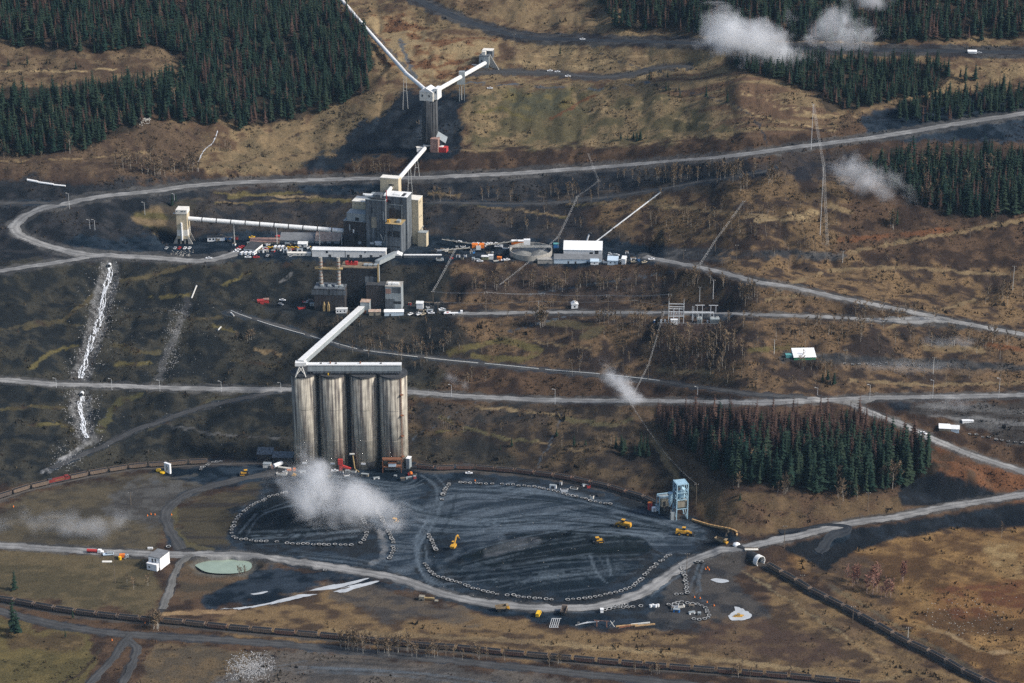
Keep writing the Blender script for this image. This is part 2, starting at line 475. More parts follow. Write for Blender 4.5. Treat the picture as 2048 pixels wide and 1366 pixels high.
class MB:
    """collects simple solids and builds them as one mesh"""
    def __init__(s): s.v = []; s.f = []; s.mi = []
    def add(s, vs, fs, mi=0):
        k = len(s.v); s.v += [tuple(map(float, v)) for v in vs]
        for f in fs: s.f.append(tuple(k + i for i in f)); s.mi.append(mi)
        return s
    def box(s, c, size, rz=0.0, taper=1.0, mi=0):
        x, y, z = size[0] / 2, size[1] / 2, size[2] / 2
        vs = []
        for dz in (-1, 1):
            t = taper if dz > 0 else 1.0
            for dx, dy in ((-1, -1), (1, -1), (1, 1), (-1, 1)):
                a, b = dx * x * t, dy * y * t
                vs.append((c[0] + a * math.cos(rz) - b * math.sin(rz), c[1] + a * math.sin(rz) + b * math.cos(rz), c[2] + dz * z))
        return s.add(vs, [(0, 3, 2, 1), (4, 5, 6, 7), (0, 1, 5, 4), (1, 2, 6, 5), (2, 3, 7, 6), (3, 0, 4, 7)], mi)
    def b0(s, x0, x1, y0, y1, z0, z1, mi=0):
        return s.box(((x0 + x1) / 2, (y0 + y1) / 2, (z0 + z1) / 2), (x1 - x0, y1 - y0, z1 - z0), mi=mi)
    def gable(s, x0, x1, y0, y1, z0, z1, over=0.3, axis='x', mi=0):
        """pitched roof with its ridge along axis"""
        x0 -= over; x1 += over; y0 -= over; y1 += over
        if axis == 'x':
            ym = (y0 + y1) / 2
            vs = [(x0, y0, z0), (x1, y0, z0), (x1, y1, z0), (x0, y1, z0), (x0, ym, z1), (x1, ym, z1)]
            return s.add(vs, [(0, 3, 2, 1), (0, 1, 5, 4), (2, 3, 4, 5), (1, 2, 5), (3, 0, 4)], mi)
        xm = (x0 + x1) / 2
        vs = [(x0, y0, z0), (x1, y0, z0), (x1, y1, z0), (x0, y1, z0), (xm, y0, z1), (xm, y1, z1)]
        return s.add(vs, [(0, 3, 2, 1), (0, 4, 5, 3), (1, 2, 5, 4), (0, 1, 4), (2, 3, 5)], mi)
    def cyl(s, c, r, h, n=16, r2=None, cap=True, mi=0):
        r2 = r if r2 is None else r2
        vs = [(c[0] + r * math.cos(2 * math.pi * i / n), c[1] + r * math.sin(2 * math.pi * i / n), c[2]) for i in range(n)]
        vs += [(c[0] + r2 * math.cos(2 * math.pi * i / n), c[1] + r2 * math.sin(2 * math.pi * i / n), c[2] + h) for i in range(n)]
        fs = [(i, (i + 1) % n, n + (i + 1) % n, n + i) for i in range(n)]
        if cap: fs += [tuple(range(n - 1, -1, -1)), tuple(range(n, 2 * n))]
        return s.add(vs, fs, mi)
    def beam(s, a, b, w, h=None, mi=0, n=4, rot=0.0):
        """prism from a to b; n=4 gives a w x h bar, more sides a tube of diameter w"""
        a = Vector(a); b = Vector(b); d = (b - a)
        if d.length < 1e-6: return s
        d.normalize()
        up = Vector((0, 0, 1)) if abs(d.z) < 0.98 else Vector((0, 1, 0))
        e = d.cross(up).normalized(); u = e.cross(d).normalized()
        h = w if h is None else h
        ring = []
        for i in range(n):
            t = 2 * math.pi * (i + 0.5) / n + rot
            k = math.sqrt(2) if n == 4 else 1
            ring.append(e * (math.cos(t) * w / 2 * k) + u * (math.sin(t) * h / 2 * k))
        vs = [a + r for r in ring] + [b + r for r in ring]
        fs = [(i, n + i, n + (i + 1) % n, (i + 1) % n) for i in range(n)] + [tuple(range(n)), tuple(range(2 * n - 1, n - 1, -1))]
        return s.add(vs, fs, mi)
    def tube(s, pts, r, n=8, mi=0):
        for a, b in zip(pts[:-1], pts[1:]): s.beam(a, b, 2 * r, n=n, mi=mi)
        return s
    def build(s, name, m, parent=None, smooth=False):
        me = bpy.data.meshes.new(name)
        me.from_pydata(s.v, [], s.f)
        ms = m if isinstance(m, (list, tuple)) else [m]
        for q in ms: me.materials.append(q)
        if len(ms) > 1: me.polygons.foreach_set('material_index', s.mi)
        if smooth: me.polygons.foreach_set('use_smooth', [True] * len(me.polygons))
        me.update()
        o = bpy.data.objects.new(name, me)
        COL.objects.link(o)
        if parent is not None: o.parent = parent
        return o

def copy_tree(o, parent=None):
    c = o.copy(); COL.objects.link(c)
    c.parent = parent
    for ch in list(o.children): copy_tree(ch, c)
    return c

# ------------------------------------------------------------------ ground cover: what grows or lies where
RS = 4.0
RX0, RY0, RW, RH = -440, -380, 740, 520
_rx = RX0 + (np.arange(RW) + .5) * RS; _ry = RY0 + (np.arange(RH) + .5) * RS
_RX, _RY = np.meshgrid(_rx, _ry, indexing='ij')

def poly_mask(pts, soft=2):
    m = np.zeros((RW, RH), bool)
    n = len(pts)
    for i in range(n):
        x1, y1 = pts[i]; x2, y2 = pts[(i + 1) % n]
        if y1 == y2: continue
        c = ((y1 > _RY) != (y2 > _RY)) & (_RX < (x2 - x1) * (_RY - y1) / (y2 - y1) + x1)
        m ^= c
    m = m.astype(float)
    return blur(m, soft) if soft else m

def line_mask(pts, w, soft=1):
    m = np.full((RW, RH), 1e9)
    e = w * 1.2 + 6
    for (x1, y1), (x2, y2) in zip(pts[:-1], pts[1:]):
        dx, dy = x2 - x1, y2 - y1
        a = int(max((min(x1, x2) - e - RX0) / RS, 0)); b = int(min((max(x1, x2) + e - RX0) / RS + 1, RW))
        c = int(max((min(y1, y2) - e - RY0) / RS, 0)); d = int(min((max(y1, y2) + e - RY0) / RS + 1, RH))
        if a >= b or c >= d: continue
        X_, Y_ = _RX[a:b, c:d], _RY[a:b, c:d]
        t = np.clip(((X_ - x1) * dx + (Y_ - y1) * dy) / (dx * dx + dy * dy + 1e-9), 0, 1)
        m[a:b, c:d] = np.minimum(m[a:b, c:d], np.hypot(X_ - x1 - t * dx, (Y_ - y1 - t * dy) * 1.6))
    return 1 - sstep(w * .5, w * 1.1, m)

def samp(mask, px, py):
    u = np.clip((px - RX0) / RS - .5, 0, RW - 1.001); v = np.clip((py - RY0) / RS - .5, 0, RH - 1.001)
    i = u.astype(int); j = v.astype(int); a = u - i; b = v - j
    return (mask[i, j] * (1 - a) + mask[i + 1, j] * a) * (1 - b) + (mask[i, j + 1] * (1 - a) + mask[i + 1, j + 1] * a) * b

# noise-warped lookup so that no boundary is a clean line
WPX = PXX + (fbm(GXX / 22, GYY / 22, 1, 4) - .5) * 60
WPY = PYY + (fbm(GXX / 22, GYY / 22, 5, 4) - .5) * 34
nA = fbm(GXX / 30, GYY / 20, 0, 5); nB = fbm(GXX / 9, GYY / 7, 2, 4); nC = fbm(GXX / 3.2, GYY / 3.2, 4, 3)
nS = fbm((warpx + warpy * .8) / 50, (warpy - warpx * .25) / 3.2, 3, 4)       # tyre-track grain in the yard, coal sheen painted in as grey streaks
nH = fbm(GXX / 60, (GYY + Z * 1.2) / 7, 6, 4)                                  # streaks that follow the contour

COAL = (.0048, .0105, .018); DUST = (.021, .032, .046); GREYD = (.068, .086, .106)
TAN = (.185, .134, .073); STRAW = (.27, .200, .108); OLIVE = (.105, .088, .035); SCRUB = (.034, .023, .018)
GREYN = (.080, .080, .079); RUST = (.130, .058, .028); BROWN = (.082, .052, .033); GRAVEL = (.16, .158, .155); DARKG = (.030, .031, .027)

COLR = np.zeros((NX * NY, 3))
nBf = (nB * .6 + nC * .4).ravel()
WPXf, WPYf, nABf = WPX.ravel(), WPY.ravel(), (nA * .45 + nB * .55).ravel()
WI = np.clip(((WPXf - RX0) / RS).astype(int), 0, RW - 1); WJ = np.clip(((WPYf - RY0) / RS).astype(int), 0, RH - 1)
def lerp3(c1, c2, t): return np.asarray(c1) * (1 - t[..., None]) + np.asarray(c2) * t[..., None]
def paint(mask, c1, c2=None, op=1.0, noise=None, lo=.40, hi=.60, crisp=False):
    I_, J_, X_, Y_ = (CI, CJ, CPX, CPY) if crisp else (WI, WJ, WPXf, WPYf)
    sel = np.nonzero(mask[I_, J_] > 0.001)[0]
    if len(sel) == 0: return
    w = samp(mask, X_[sel], Y_[sel])
    w = sstep(.25, .75, w) if crisp else sstep(.30, .70, w + (nBf[sel] - .5) * 1.1 * np.minimum(1, 4 * w * (1.02 - w) + .0))
    w = (w * op)[:, None]
    n = sstep(lo, hi, nABf[sel] if noise is None else noise.ravel()[sel])
    c = lerp3(c1, c2 if c2 is not None else c1, n)
    COLR[sel] = COLR[sel] * (1 - w) + c * w
CPX = (PXX + (fbm(GXX / 7, GYY / 7, 3, 3) - .5) * 16).ravel(); CPY = (PYY + (fbm(GXX / 7, GYY / 7, 6, 3) - .5) * 10).ravel()
CI = np.clip(((CPX - RX0) / RS).astype(int), 0, RW - 1); CJ = np.clip(((CPY - RY0) / RS).astype(int), 0, RH - 1)
PX1, PY1 = PXX.ravel(), PYY.ravel()
_wob = (fbm(GXX / 5, GYY / 5, 2, 3).ravel() - .5)
def stroke(pts, w, c, op=.7, ragged=.8):
    """a wheel mark or scrape: a narrow band along a curve"""
    a = np.array([(x, y, 0.0) for x, y in pts], float)
    a = resample(a, 8.0)[:, :2] if len(a) > 2 else a[:, :2]
    lo, hi = a.min(0) - w * 2, a.max(0) + w * 2
    sel = np.nonzero((PX1 > lo[0]) & (PX1 < hi[0]) & (PY1 > lo[1]) & (PY1 < hi[1]))[0]
    if len(sel) == 0: return
    X_, Y_ = PX1[sel], PY1[sel]; m = np.full(len(sel), 1e9)
    for (x1, y1), (x2, y2) in zip(a[:-1], a[1:]):
        dx, dy = x2 - x1, y2 - y1
        t = np.clip(((X_ - x1) * dx + (Y_ - y1) * dy) / (dx * dx + dy * dy + 1e-9), 0, 1)
        m = np.minimum(m, np.hypot(X_ - x1 - t * dx, (Y_ - y1 - t * dy) * 1.7))
    k = (op * (1 - sstep(w * .35, w * .9, m + _wob[sel] * w * ragged)))[:, None]
    COLR[sel] = COLR[sel] * (1 - k) + np.asarray(c) * k
ALL = np.ones((RW, RH))
paint(ALL, SCRUB, BROWN)
# --- upper hillside grass
paint(poly_mask([(-440,330),(-440,-380),(2500,-380),(2500,150),(2048,200),(1650,258),(1300,280),(930,300),(700,325),(400,345)], 4), BROWN, TAN, lo=.36, hi=.62)
paint(poly_mask([(930,190),(1100,172),(1480,190),(1500,270),(1300,285),(940,300)], 4), (.085,.075,.040), TAN, .85, lo=.4, hi=.62)
paint(poly_mask([(1000,185),(1140,175),(1160,230),(1040,240)], 5), (.066,.066,.042), OLIVE, .8)
paint(poly_mask([(390,330),(560,255),(760,190),(800,215),(690,320),(560,345)], 4), TAN, (.11,.085,.05), .8)
paint(poly_mask([(730,30),(830,30),(870,80),(1000,75),(985,140),(850,175),(760,120)], 4), STRAW, RUST, .85, lo=.42, hi=.62)
paint(poly_mask([(840,-60),(1260,-60),(1240,60),(1050,65),(930,25)], 5), TAN, BROWN, .8)
paint(poly_mask([(1040,85),(1450,92),(1460,130),(1300,150),(1010,130)], 4), TAN, STRAW, .6, nH)
paint(poly_mask([(1280,150),(1460,125),(1690,220),(1660,262),(1500,280),(1300,160)], 4), (.10,.062,.040), TAN, .9, nH)
paint(poly_mask([(-60,95),(330,90),(370,135),(150,165),(-60,165)], 3), (.060,.040,.027), (.130,.092,.055), .9)
paint(poly_mask([(-60,230),(420,250),(390,345),(250,365),(-60,345)], 5), (.050,.034,.025), (.085,.058,.038), .95)
paint(poly_mask([(1650,230),(1840,200),(1850,225),(1700,265)], 3), TAN, BROWN, .9)
for pts, w, c in [([(1290,165),(1400,190),(1480,215),(1520,250),(1530,285)],3,DUST),([(1170,228),(1260,212),(1335,195)],2,STRAW),([(930,165),(1050,172),(1200,178),(1300,165)],2.5,GREYD),([(1480,185),(1560,205),(1650,238)],2.5,STRAW),
                  ([(1440,205),(1560,245),(1640,258)],3,STRAW),([(1340,235),(1400,245),(1490,250)],3,STRAW),([(1300,262),(1420,268),(1500,262)],4,TAN),([(-60,142),(150,142),(260,135)],3,STRAW),([(560,318),(680,285),(780,230)],2.5,SCRUB),([(480,330),(600,268),(720,222)],2.5,SCRUB),
                  ([(740,60),(790,110),(820,150)],5,(.07,.07,.072)),([(800,80),(830,160)],5,GREYD),([(940,230),(1000,215),(1060,240)],6,OLIVE),([(1100,240),(1160,205),(1190,190)],5,RUST),([(880,130),(960,115)],5,RUST),([(1080,95),(1200,100),(1290,130)],3,SCRUB),([(1200,110),(1330,150)],3,DUST),([(1560,150),(1700,225)],3,RUST),
                  ([(1850,225),(1950,205)],4,STRAW),([(1550,215),(1640,230),(1700,228)],3,STRAW),([(0,322),(150,318),(300,305)],3,TAN),([(30,225),(40,240)],6,RUST)]:
    paint(line_mask(pts, w), c, BROWN, .85, nB, .55, .9, crisp=True)
for pts in ([(-440,-380),(760,-380),(690,-60),(650,-10),(720,60),(742,100),(735,185),(640,222),(480,262),(425,205),(370,132),(330,92),(150,106),(60,92),(-440,92)], [(-440,175),(60,172),(150,170),(250,160),(370,140),(445,250),(300,236),(240,268),(170,300),(60,312),(-440,310)], [(1150,-380),(2500,-380),(2400,78),(2120,74),(1700,82),(1600,78),(1420,66),(1240,56)],
            [(1458,108),(1700,114),(1880,122),(1900,146),(1870,182),(1690,222),(1625,184),(1460,132)], [(1795,205),(2000,178),(2200,150),(2120,212),(1980,234),(1800,248)], [(1725,315),(1800,300),(1900,300),(2250,300),(2250,425),(1900,432),(1850,412),(1770,360)]):
    paint(poly_mask(pts, 2), (.018,.017,.013), (.040,.030,.022), .92)            # darker brown ground under the trees
# --- coal and coal dust on the benches and banks
paint(poly_mask([(800,185),(935,188),(922,235),(932,300),(895,318),(760,312),(640,345),(600,340),(690,275),(780,220)], 4), COAL, DUST, .95, lo=.45, hi=.8)
paint(poly_mask([(840,190),(880,190),(880,290),(838,290)], 3), DUST, GREYD, .35)
paint(poly_mask([(-440,335),(250,365),(420,355),(420,400),(330,440),(330,525),(-440,560)], 5), (.011,.014,.018), (.026,.028,.032), .95)
paint(poly_mask([(250,455),(330,410),(420,390),(430,430),(350,470)], 3), TAN, OLIVE, .75, nH)
paint(poly_mask([(400,372),(1500,330),(1560,300),(1720,300),(1720,370),(1300,385),(1000,420),(600,400)], 4), (.020,.021,.026), (.045,.037,.033), .93)
paint(poly_mask([(400,395),(1050,400),(1150,430),(1120,490),(400,490)], 5), (.030,.028,.029), (.065,.050,.038), .95)
paint(poly_mask([(1050,390),(1480,350),(1700,360),(1660,500),(1320,500),(1100,480)], 6), (.038,.027,.022), (.135,.090,.048), .9)
paint(poly_mask([(330,375),(820,368),(1480,345),(1500,365),(1250,400),(1150,440),(1330,488),(1100,490),(330,490)], 4), (.014,.017,.022), (.036,.034,.034), .72)
paint(poly_mask([(590,368),(700,364),(765,368),(760,385),(640,388),(600,380)], 1), COAL, DUST, .95, crisp=True)
paint(poly_mask([(860,362),(1300,336),(1500,318),(1500,345),(1350,365),(1150,385),(1000,395),(860,385)], 2), (.012,.015,.020), (.030,.031,.034), .85, crisp=True)
for pts, w, c in [([(430,385),(560,392),(700,400)],5,STRAW),([(430,405),(700,402),(900,407),(1050,420),(1130,435)],4,TAN),([(860,385),(920,392)],6,TAN),
                  ([(1130,410),(1250,405),(1330,400)],4,TAN),([(460,392),(600,385)],6,OLIVE),([(1280,400),(1340,420)],5,TAN)]:
    paint(line_mask(pts, w), c, OLIVE, .75, nH, crisp=True)
paint(poly_mask([(120,478),(560,465),(900,478),(1330,486),(1330,528),(1100,536),(860,526),(420,530),(200,522)], 2), COAL, DUST, .97, lo=.4, hi=.7)
paint(poly_mask([(1290,494),(1640,503),(1740,516),(1500,526),(1330,520)], 1), (.030,.033,.037), (.075,.078,.080), .85, crisp=True)
paint(poly_mask([(1700,235),(2500,120),(2500,230),(2048,290),(1740,285)], 3), COAL, DUST, .97)
# --- the slopes under the plant
paint(poly_mask([(-440,540),(160,522),(620,526),(900,530),(900,770),(590,900),(300,930),(-440,1040)], 6), (.018,.019,.018), (.044,.040,.028), .97)
paint(poly_mask([(540,530),(900,530),(920,605),(560,605)], 5), (.013,.015,.017), (.030,.028,.026), .95)
paint(poly_mask([(560,600),(900,598),(925,634),(600,640),(520,622)], 2), COAL, DUST, .97)
paint(poly_mask([(500,640),(900,640),(1000,700),(900,760),(700,690)], 6), (.030,.026,.022), (.062,.046,.034), .9)
paint(poly_mask([(-440,548),(160,524),(900,530),(960,600),(900,700),(820,790),(590,905),(300,935),(-440,1050)], 5), (.011,.0135,.0155), (.034,.033,.028), .72)
for pts, w, c in [([(240,560),(300,552),(370,533)],7,(.085,.07,.038)),([(300,595),(380,588)],5,OLIVE),([(50,655),(130,640),(190,590)],8,(.07,.058,.032)),([(60,735),(100,705),(150,690)],6,OLIVE),
                  ([(230,690),(280,705),(320,702)],9,(.075,.064,.034)),([(230,730),(300,725)],8,OLIVE),([(0,820),(70,812),(140,818)],7,(.07,.06,.03)),
                  ([(60,850),(120,845),(150,860)],7,OLIVE),([(200,860),(240,800),(280,790)],11,(.062,.058,.028)),([(420,650),(470,662)],5,OLIVE),([(510,700),(560,708)],6,TAN),
                  ([(450,570),(500,545)],5,OLIVE),([(300,860),(420,800),(520,785)],5,(.06,.055,.035)),([(560,565),(585,545)],3,GRAVEL),([(380,640),(440,632)],6,(.07,.058,.034)),
                  ([(470,720),(560,735)],7,(.06,.05,.03)),([(330,850),(440,868),(580,880)],4,GREYN),([(0,660),(90,640),(170,655)],5,(.06,.052,.032))]:
    paint(line_mask(pts, w), c, SCRUB, .8, nB, .5, .8, crisp=True)
paint(line_mask([(378,595),(365,640),(345,680),(330,720),(318,760)], 9), (.05,.05,.052), (.09,.09,.09), .7, crisp=True)
for st in (STREAM, STREAM2):
    paint(line_mask(st, 26), (.055,.053,.052), (.12,.12,.118), .85, nC, crisp=True)
paint(line_mask([(176,880),(150,905),(110,930),(85,945)], 8), (.10,.10,.10), (.30,.30,.30), .8, nC, crisp=True)
# --- east slopes
paint(poly_mask([(900,530),(1500,560),(2500,720),(2500,770),(1500,790),(1000,720),(900,640)], 6), (.032,.024,.021), (.130,.085,.048), .95)
paint(poly_mask([(1320,500),(1720,520),(2500,560),(2500,690),(2048,660),(1500,548)], 6), (.040,.028,.022), (.160,.105,.055), .95)
paint(poly_mask([(1000,545),(1330,545),(1320,600),(940,598)], 6), (.034,.028,.027), (.060,.044,.036), .9)
paint(poly_mask([(1320,640),(1480,640),(1500,720),(1300,740)], 6), (.046,.032,.027), (.075,.050,.038), .9)
for pts, w, c in [([(900,705),(960,690),(1010,680),(1080,700),(1050,720),(950,715)],12,OLIVE),([(1100,645),(1200,655),(1170,675)],13,(.085,.07,.038)),([(980,668),(1060,682),(1200,700)],4,TAN),
                  ([(1010,665),(1080,645),(1140,630)],3,GREYD),([(1500,700),(1600,695)],9,OLIVE),([(1600,560),(1640,545),(1560,580)],7,TAN),([(1530,600),(1600,590)],6,TAN),
                  ([(1780,655),(1850,630),(1950,600)],6,TAN),([(1700,505),(1850,475),(2048,440)],8,TAN),([(1680,480),(1800,470),(1900,460)],10,RUST),([(1520,440),(1630,425),(1600,440)],12,STRAW),
                  ([(1320,410),(1480,430),(1620,440)],8,TAN),([(1660,540),(1800,535),(1950,545),(2048,552)],6,TAN),([(1660,410),(1700,425)],10,TAN),([(1850,695),(1960,700)],14,TAN),
                  ([(1640,720),(1760,735),(1950,745),(2048,735)],11,(.12,.085,.055)),([(1700,760),(1850,770),(2048,765)],6,TAN),([(1980,690),(2048,700)],10,RUST),([(1320,740),(1420,745)],10,TAN),([(1060,590),(1200,565),(1350,545)],3,GREYD)]:
    paint(line_mask(pts, w), c, BROWN, .85, nB, .5, .85, crisp=True)
paint(poly_mask([(1560,703),(2060,728),(2500,735),(2500,748),(2048,742),(1840,735),(1560,722)], 1), (.026,.028,.031), (.060,.060,.060), .9, crisp=True)
paint(poly_mask([(1760,808),(2500,800),(2500,900),(2048,890),(1900,845)], 3), (.035,.032,.030), GREYN, .9, nH)
paint(poly_mask([(1740,800),(1860,806),(1800,830)], 2), COAL, DUST, .8)
paint(line_mask([(1860,830),(1960,838),(2060,850),(2200,860)], 9), GREYN, GRAVEL, .6, nH, crisp=True)
# --- the slope behind the silo train
paint(poly_mask([(810,800),(1320,815),(1400,1000),(1300,985),(1100,945),(820,925)], 4), (.028,.023,.020), (.092,.066,.040), .95)
paint(poly_mask([(820,800),(1130,815),(1100,840),(830,850)], 4), (.026,.026,.026), (.05,.04,.033), .85)
paint(poly_mask([(815,860),(1000,880),(1060,940),(830,925)], 5), (.022,.022,.021), (.040,.036,.028), .9)
for pts, w, c in [([(950,815),(1050,822),(1110,830)],5,STRAW),([(880,835),(930,855),(1000,875),(1080,885)],6,(.10,.088,.045)),([(1130,840),(1220,850),(1280,835)],9,(.098,.085,.045)),
                  ([(1080,885),(1170,905)],4,TAN),([(850,862),(930,862)],4,OLIVE),([(1260,800),(1330,880),(1400,950),(1440,990)],30,(.095,.064,.040)),([(1125,830),(1100,880),(1090,900),(1075,935)],2.5,GREYD),
                  ([(1300,870),(1360,960),(1440,1010)],9,TAN),([(820,880),(950,805)],2,GREYD)]:
    paint(line_mask(pts, w), c, BROWN, .85, nB, .5, .85, crisp=True)
paint(poly_mask([(1380,985),(1800,990),(1990,1000),(1900,1020),(1500,1078),(1410,1035)], 3), (.10,.068,.038), BROWN, .95, lo=.45, hi=.62)
paint(poly_mask([(1830,945),(2060,1000),(2500,960),(2500,800),(2060,950),(1850,880)], 4), BROWN, RUST, .85)
# --- the stock yard
paint(poly_mask([(300,925),(590,915),(830,930),(1100,948),(1300,998),(1420,1045),(1500,1085),(1400,1115),(1340,1150),(1420,1250),(1250,1258),(1000,1235),(880,1205),(780,1170),(560,1130),(380,1112),(320,1080),(440,1000),(520,965),(300,960)], 2), (.016,.019,.023), DUST, .98)
paint(poly_mask([(890,975),(960,962),(1100,975),(1230,1010),(1400,1050),(1400,1090),(1320,1110),(1280,1080),(1100,1060),(880,1070),(830,1030)], 4), (.018,.026,.037), (.064,.080,.099), .85, nS, .42, .70)  # grey sheen of the coal flats put into the colour
paint(poly_mask([(850,1130),(960,1060),(1050,1070),(960,1110),(900,1140)], 3), DUST, GREYD, .8, nS)
paint(poly_mask([(920,1125),(1050,1068),(1240,1062),(1300,1085),(1290,1110),(1100,1105),(960,1135)], 2), (.0055,.009,.011), COAL, .95, nS)
paint(poly_mask([(880,1140),(1000,1115),(1290,1110),(1300,1140),(1180,1190),(1050,1190),(920,1165)], 2), (.008,.014,.021), (.036,.047,.060), .92, nS, .55, .85)
paint(poly_mask([(470,1050),(570,985),(700,1000),(720,1085),(480,1080)], 3), (.009,.012,.016), DUST, .9, nS, .45, .8)
paint(poly_mask([(740,960),(840,950),(850,1110),(830,1170),(790,1160),(740,1060)], 3), DUST, GREYD, .8, nS)
paint(poly_mask([(300,928),(560,920),(560,955),(430,975),(330,965)], 2), COAL, DUST, .9)
paint(poly_mask([(560,918),(830,928),(860,965),(760,985),(580,965)], 2), COAL, DUST, .95)
paint(poly_mask([(860,1200),(1000,1238),(1250,1258),(1230,1235),(1000,1222)], 2), COAL, DUST, .9)
paint(line_mask([(845,1060),(835,1100),(850,1150),(900,1180)], 10), GREYD, DUST, .7, nS, crisp=True)
paint(line_mask([(760,1062),(768,1090),(762,1118),(745,1130)], 8), (.16,.16,.16), GREYD, .8, crisp=True)
paint(line_mask([(850,1172),(960,1207),(1060,1219)], 7), GRAVEL, GREYD, .6, nS, crisp=True)
# --- west of the yard
paint(poly_mask([(-440,1060),(0,1010),(150,965),(330,950),(430,975),(340,1010),(320,1080),(300,1105),(-440,1085)], 4), (.055,.048,.036), (.085,.070,.045), .95)
paint(poly_mask([(260,965),(420,965),(340,1010),(320,1060),(230,1040),(200,1000)], 5), (.050,.047,.045), GREYN, .8)
paint(poly_mask([(345,1020),(450,975),(560,965),(480,1010),(455,1060),(480,1095),(400,1100),(360,1070)], 3), (.060,.050,.032), (.035,.030,.026), .95, nH)
paint(line_mask([(350,1010),(345,1050),(370,1090),(420,1100)], 8), (.10,.085,.045), OLIVE, .7, crisp=True)
paint(line_mask([(395,950),(340,955),(270,975)], 6), (.12,.11,.09), GREYD, .4, crisp=True)
paint(poly_mask([(-440,1095),(0,1098),(300,1112),(330,1150),(300,1225),(0,1195),(-440,1150)], 3), (.070,.058,.034), (.105,.082,.046), .97)
paint(poly_mask([(360,1115),(560,1125),(560,1150),(440,1180),(340,1210),(350,1150)], 3), (.060,.048,.034), (.095,.065,.040), .95)
paint(poly_mask([(500,1135),(700,1150),(860,1195),(650,1170),(560,1205),(430,1215),(410,1190),(480,1165)], 2), COAL, DUST, .95)
paint(line_mask([(330,1228),(420,1225),(470,1222)], 9), (.30,.20,.105), (.20,.13,.07), .9, crisp=True)
paint(line_mask([(450,1235),(560,1228),(640,1215)], 14), (.20,.13,.070), BROWN, .8, crisp=True)
# --- the near fields
paint(poly_mask([(430,1235),(650,1180),(860,1205),(1000,1245),(1250,1265),(1420,1260),(1560,1200),(1480,1120),(1560,1150),(2000,1400),(1700,1370),(400,1265)], 4), (.058,.039,.026), (.165,.110,.055), .95)
paint(poly_mask([(640,1180),(720,1165),(870,1210),(1000,1245),(760,1240)], 4), (.05,.046,.044), (.080,.066,.052), .9)
paint(line_mask([(660,1262),(900,1275),(1150,1290),(1400,1315),(1690,1350)], 9), STRAW, TAN, .6, nH, crisp=True)
paint(line_mask([(1480,1140),(1560,1190),(1640,1240),(1760,1320),(1820,1350),(1760,1362),(1600,1345)], 4), (.17,.135,.08), TAN, .8, crisp=True)
paint(poly_mask([(1340,1150),(1420,1110),(1500,1100),(1480,1180),(1560,1240),(1400,1260),(1300,1240)], 3), (.030,.031,.034), (.060,.056,.052), .9)
paint(poly_mask([(1400,1250),(1500,1235),(1700,1290),(1680,1340),(1400,1300)], 4), (.062,.040,.030), (.105,.070,.042), .9)
paint(poly_mask([(1540,1110),(1700,1090),(1900,1060),(2500,1050),(2500,1400),(2100,1400),(1700,1200)], 4), (.080,.046,.023), (.215,.130,.054), .97, nA*.6+nB*.4, .42, .68)
paint(poly_mask([(1600,1130),(1720,1110),(1800,1180),(1760,1250),(1660,1190)], 4), (.060,.042,.030), (.12,.078,.042), .85)
paint(poly_mask([(1840,1180),(2048,1150),(2500,1150),(2500,1240),(2048,1230),(1900,1240)], 5), (.10,.042,.022), (.16,.085,.035), .8)
paint(poly_mask([(1960,1095),(2048,1085),(2060,1160),(2000,1150)], 3), (.30,.21,.10), (.17,.11,.05), .8)
paint(line_mask([(1830,1250),(1900,1268),(1960,1300),(2060,1310)], 7), (.28,.20,.11), (.16,.105,.05), .75, crisp=True)
paint(line_mask([(1660,1170),(1740,1220),(1860,1290),(1960,1350)], 7), (.075,.062,.045), (.12,.09,.05), .8, crisp=True)
paint(line_mask([(1560,1180),(1700,1260),(1900,1370)], 12), (.15,.10,.055), (.09,.062,.036), .6, crisp=True)
paint(poly_mask([(-440,1205),(0,1235),(180,1275),(200,1310),(130,1400),(-440,1660)], 3), (.115,.090,.038), (.080,.066,.030), .97)
paint(poly_mask([(0,1240),(90,1262),(180,1280),(150,1300),(0,1300)], 3), (.060,.042,.026), (.13,.09,.045), .85)
paint(poly_mask([(290,1285),(800,1325),(1000,1345),(1400,1390),(1400,1660),(250,1660)], 3), (.075,.060,.042), (.115,.083,.048), .97)
paint(poly_mask([(560,1300),(900,1330),(1300,1375),(1300,1660),(480,1660),(430,1360)], 5), (.060,.056,.054), (.095,.084,.074), .85)
paint(line_mask([(600,1345),(750,1335),(900,1350)], 18), (.10,.095,.09), (.05,.046,.044), .6, nS, crisp=True)
paint(line_mask([(200,1300),(170,1340),(130,1366)], 5), (.045,.04,.03), SCRUB, .8, crisp=True)
paint(poly_mask([(1560,1094),(1700,1060),(1850,1037),(2048,1004),(2500,940),(2500,1045),(2048,1052),(1900,1058),(1790,1078),(1700,1108),(1650,1145),(1610,1120)], 1), (.008,.011,.015), DUST, .97, lo=.5, hi=.9, crisp=True)
paint(poly_mask([(1802,958),(1830,945),(1860,938),(1990,984),(1992,1003),(1880,1012),(1800,1010)], 1), (.008,.011,.015), DUST, .96, lo=.5, hi=.9, crisp=True)
paint(poly_mask([(378,1132),(395,1114),(440,1108),(490,1112),(520,1128),(508,1146),(470,1155),(430,1156),(390,1146)], 1), (.12,.115,.10), (.08,.07,.055), .85, crisp=True)
paint(poly_mask([(1310,830),(1420,825),(1700,828),(1765,860),(1850,900),(1862,938),(1795,975),(1700,990),(1560,976),(1445,960),(1410,920),(1345,890)], 1), (.018,.016,.013), (.042,.030,.022), .9)
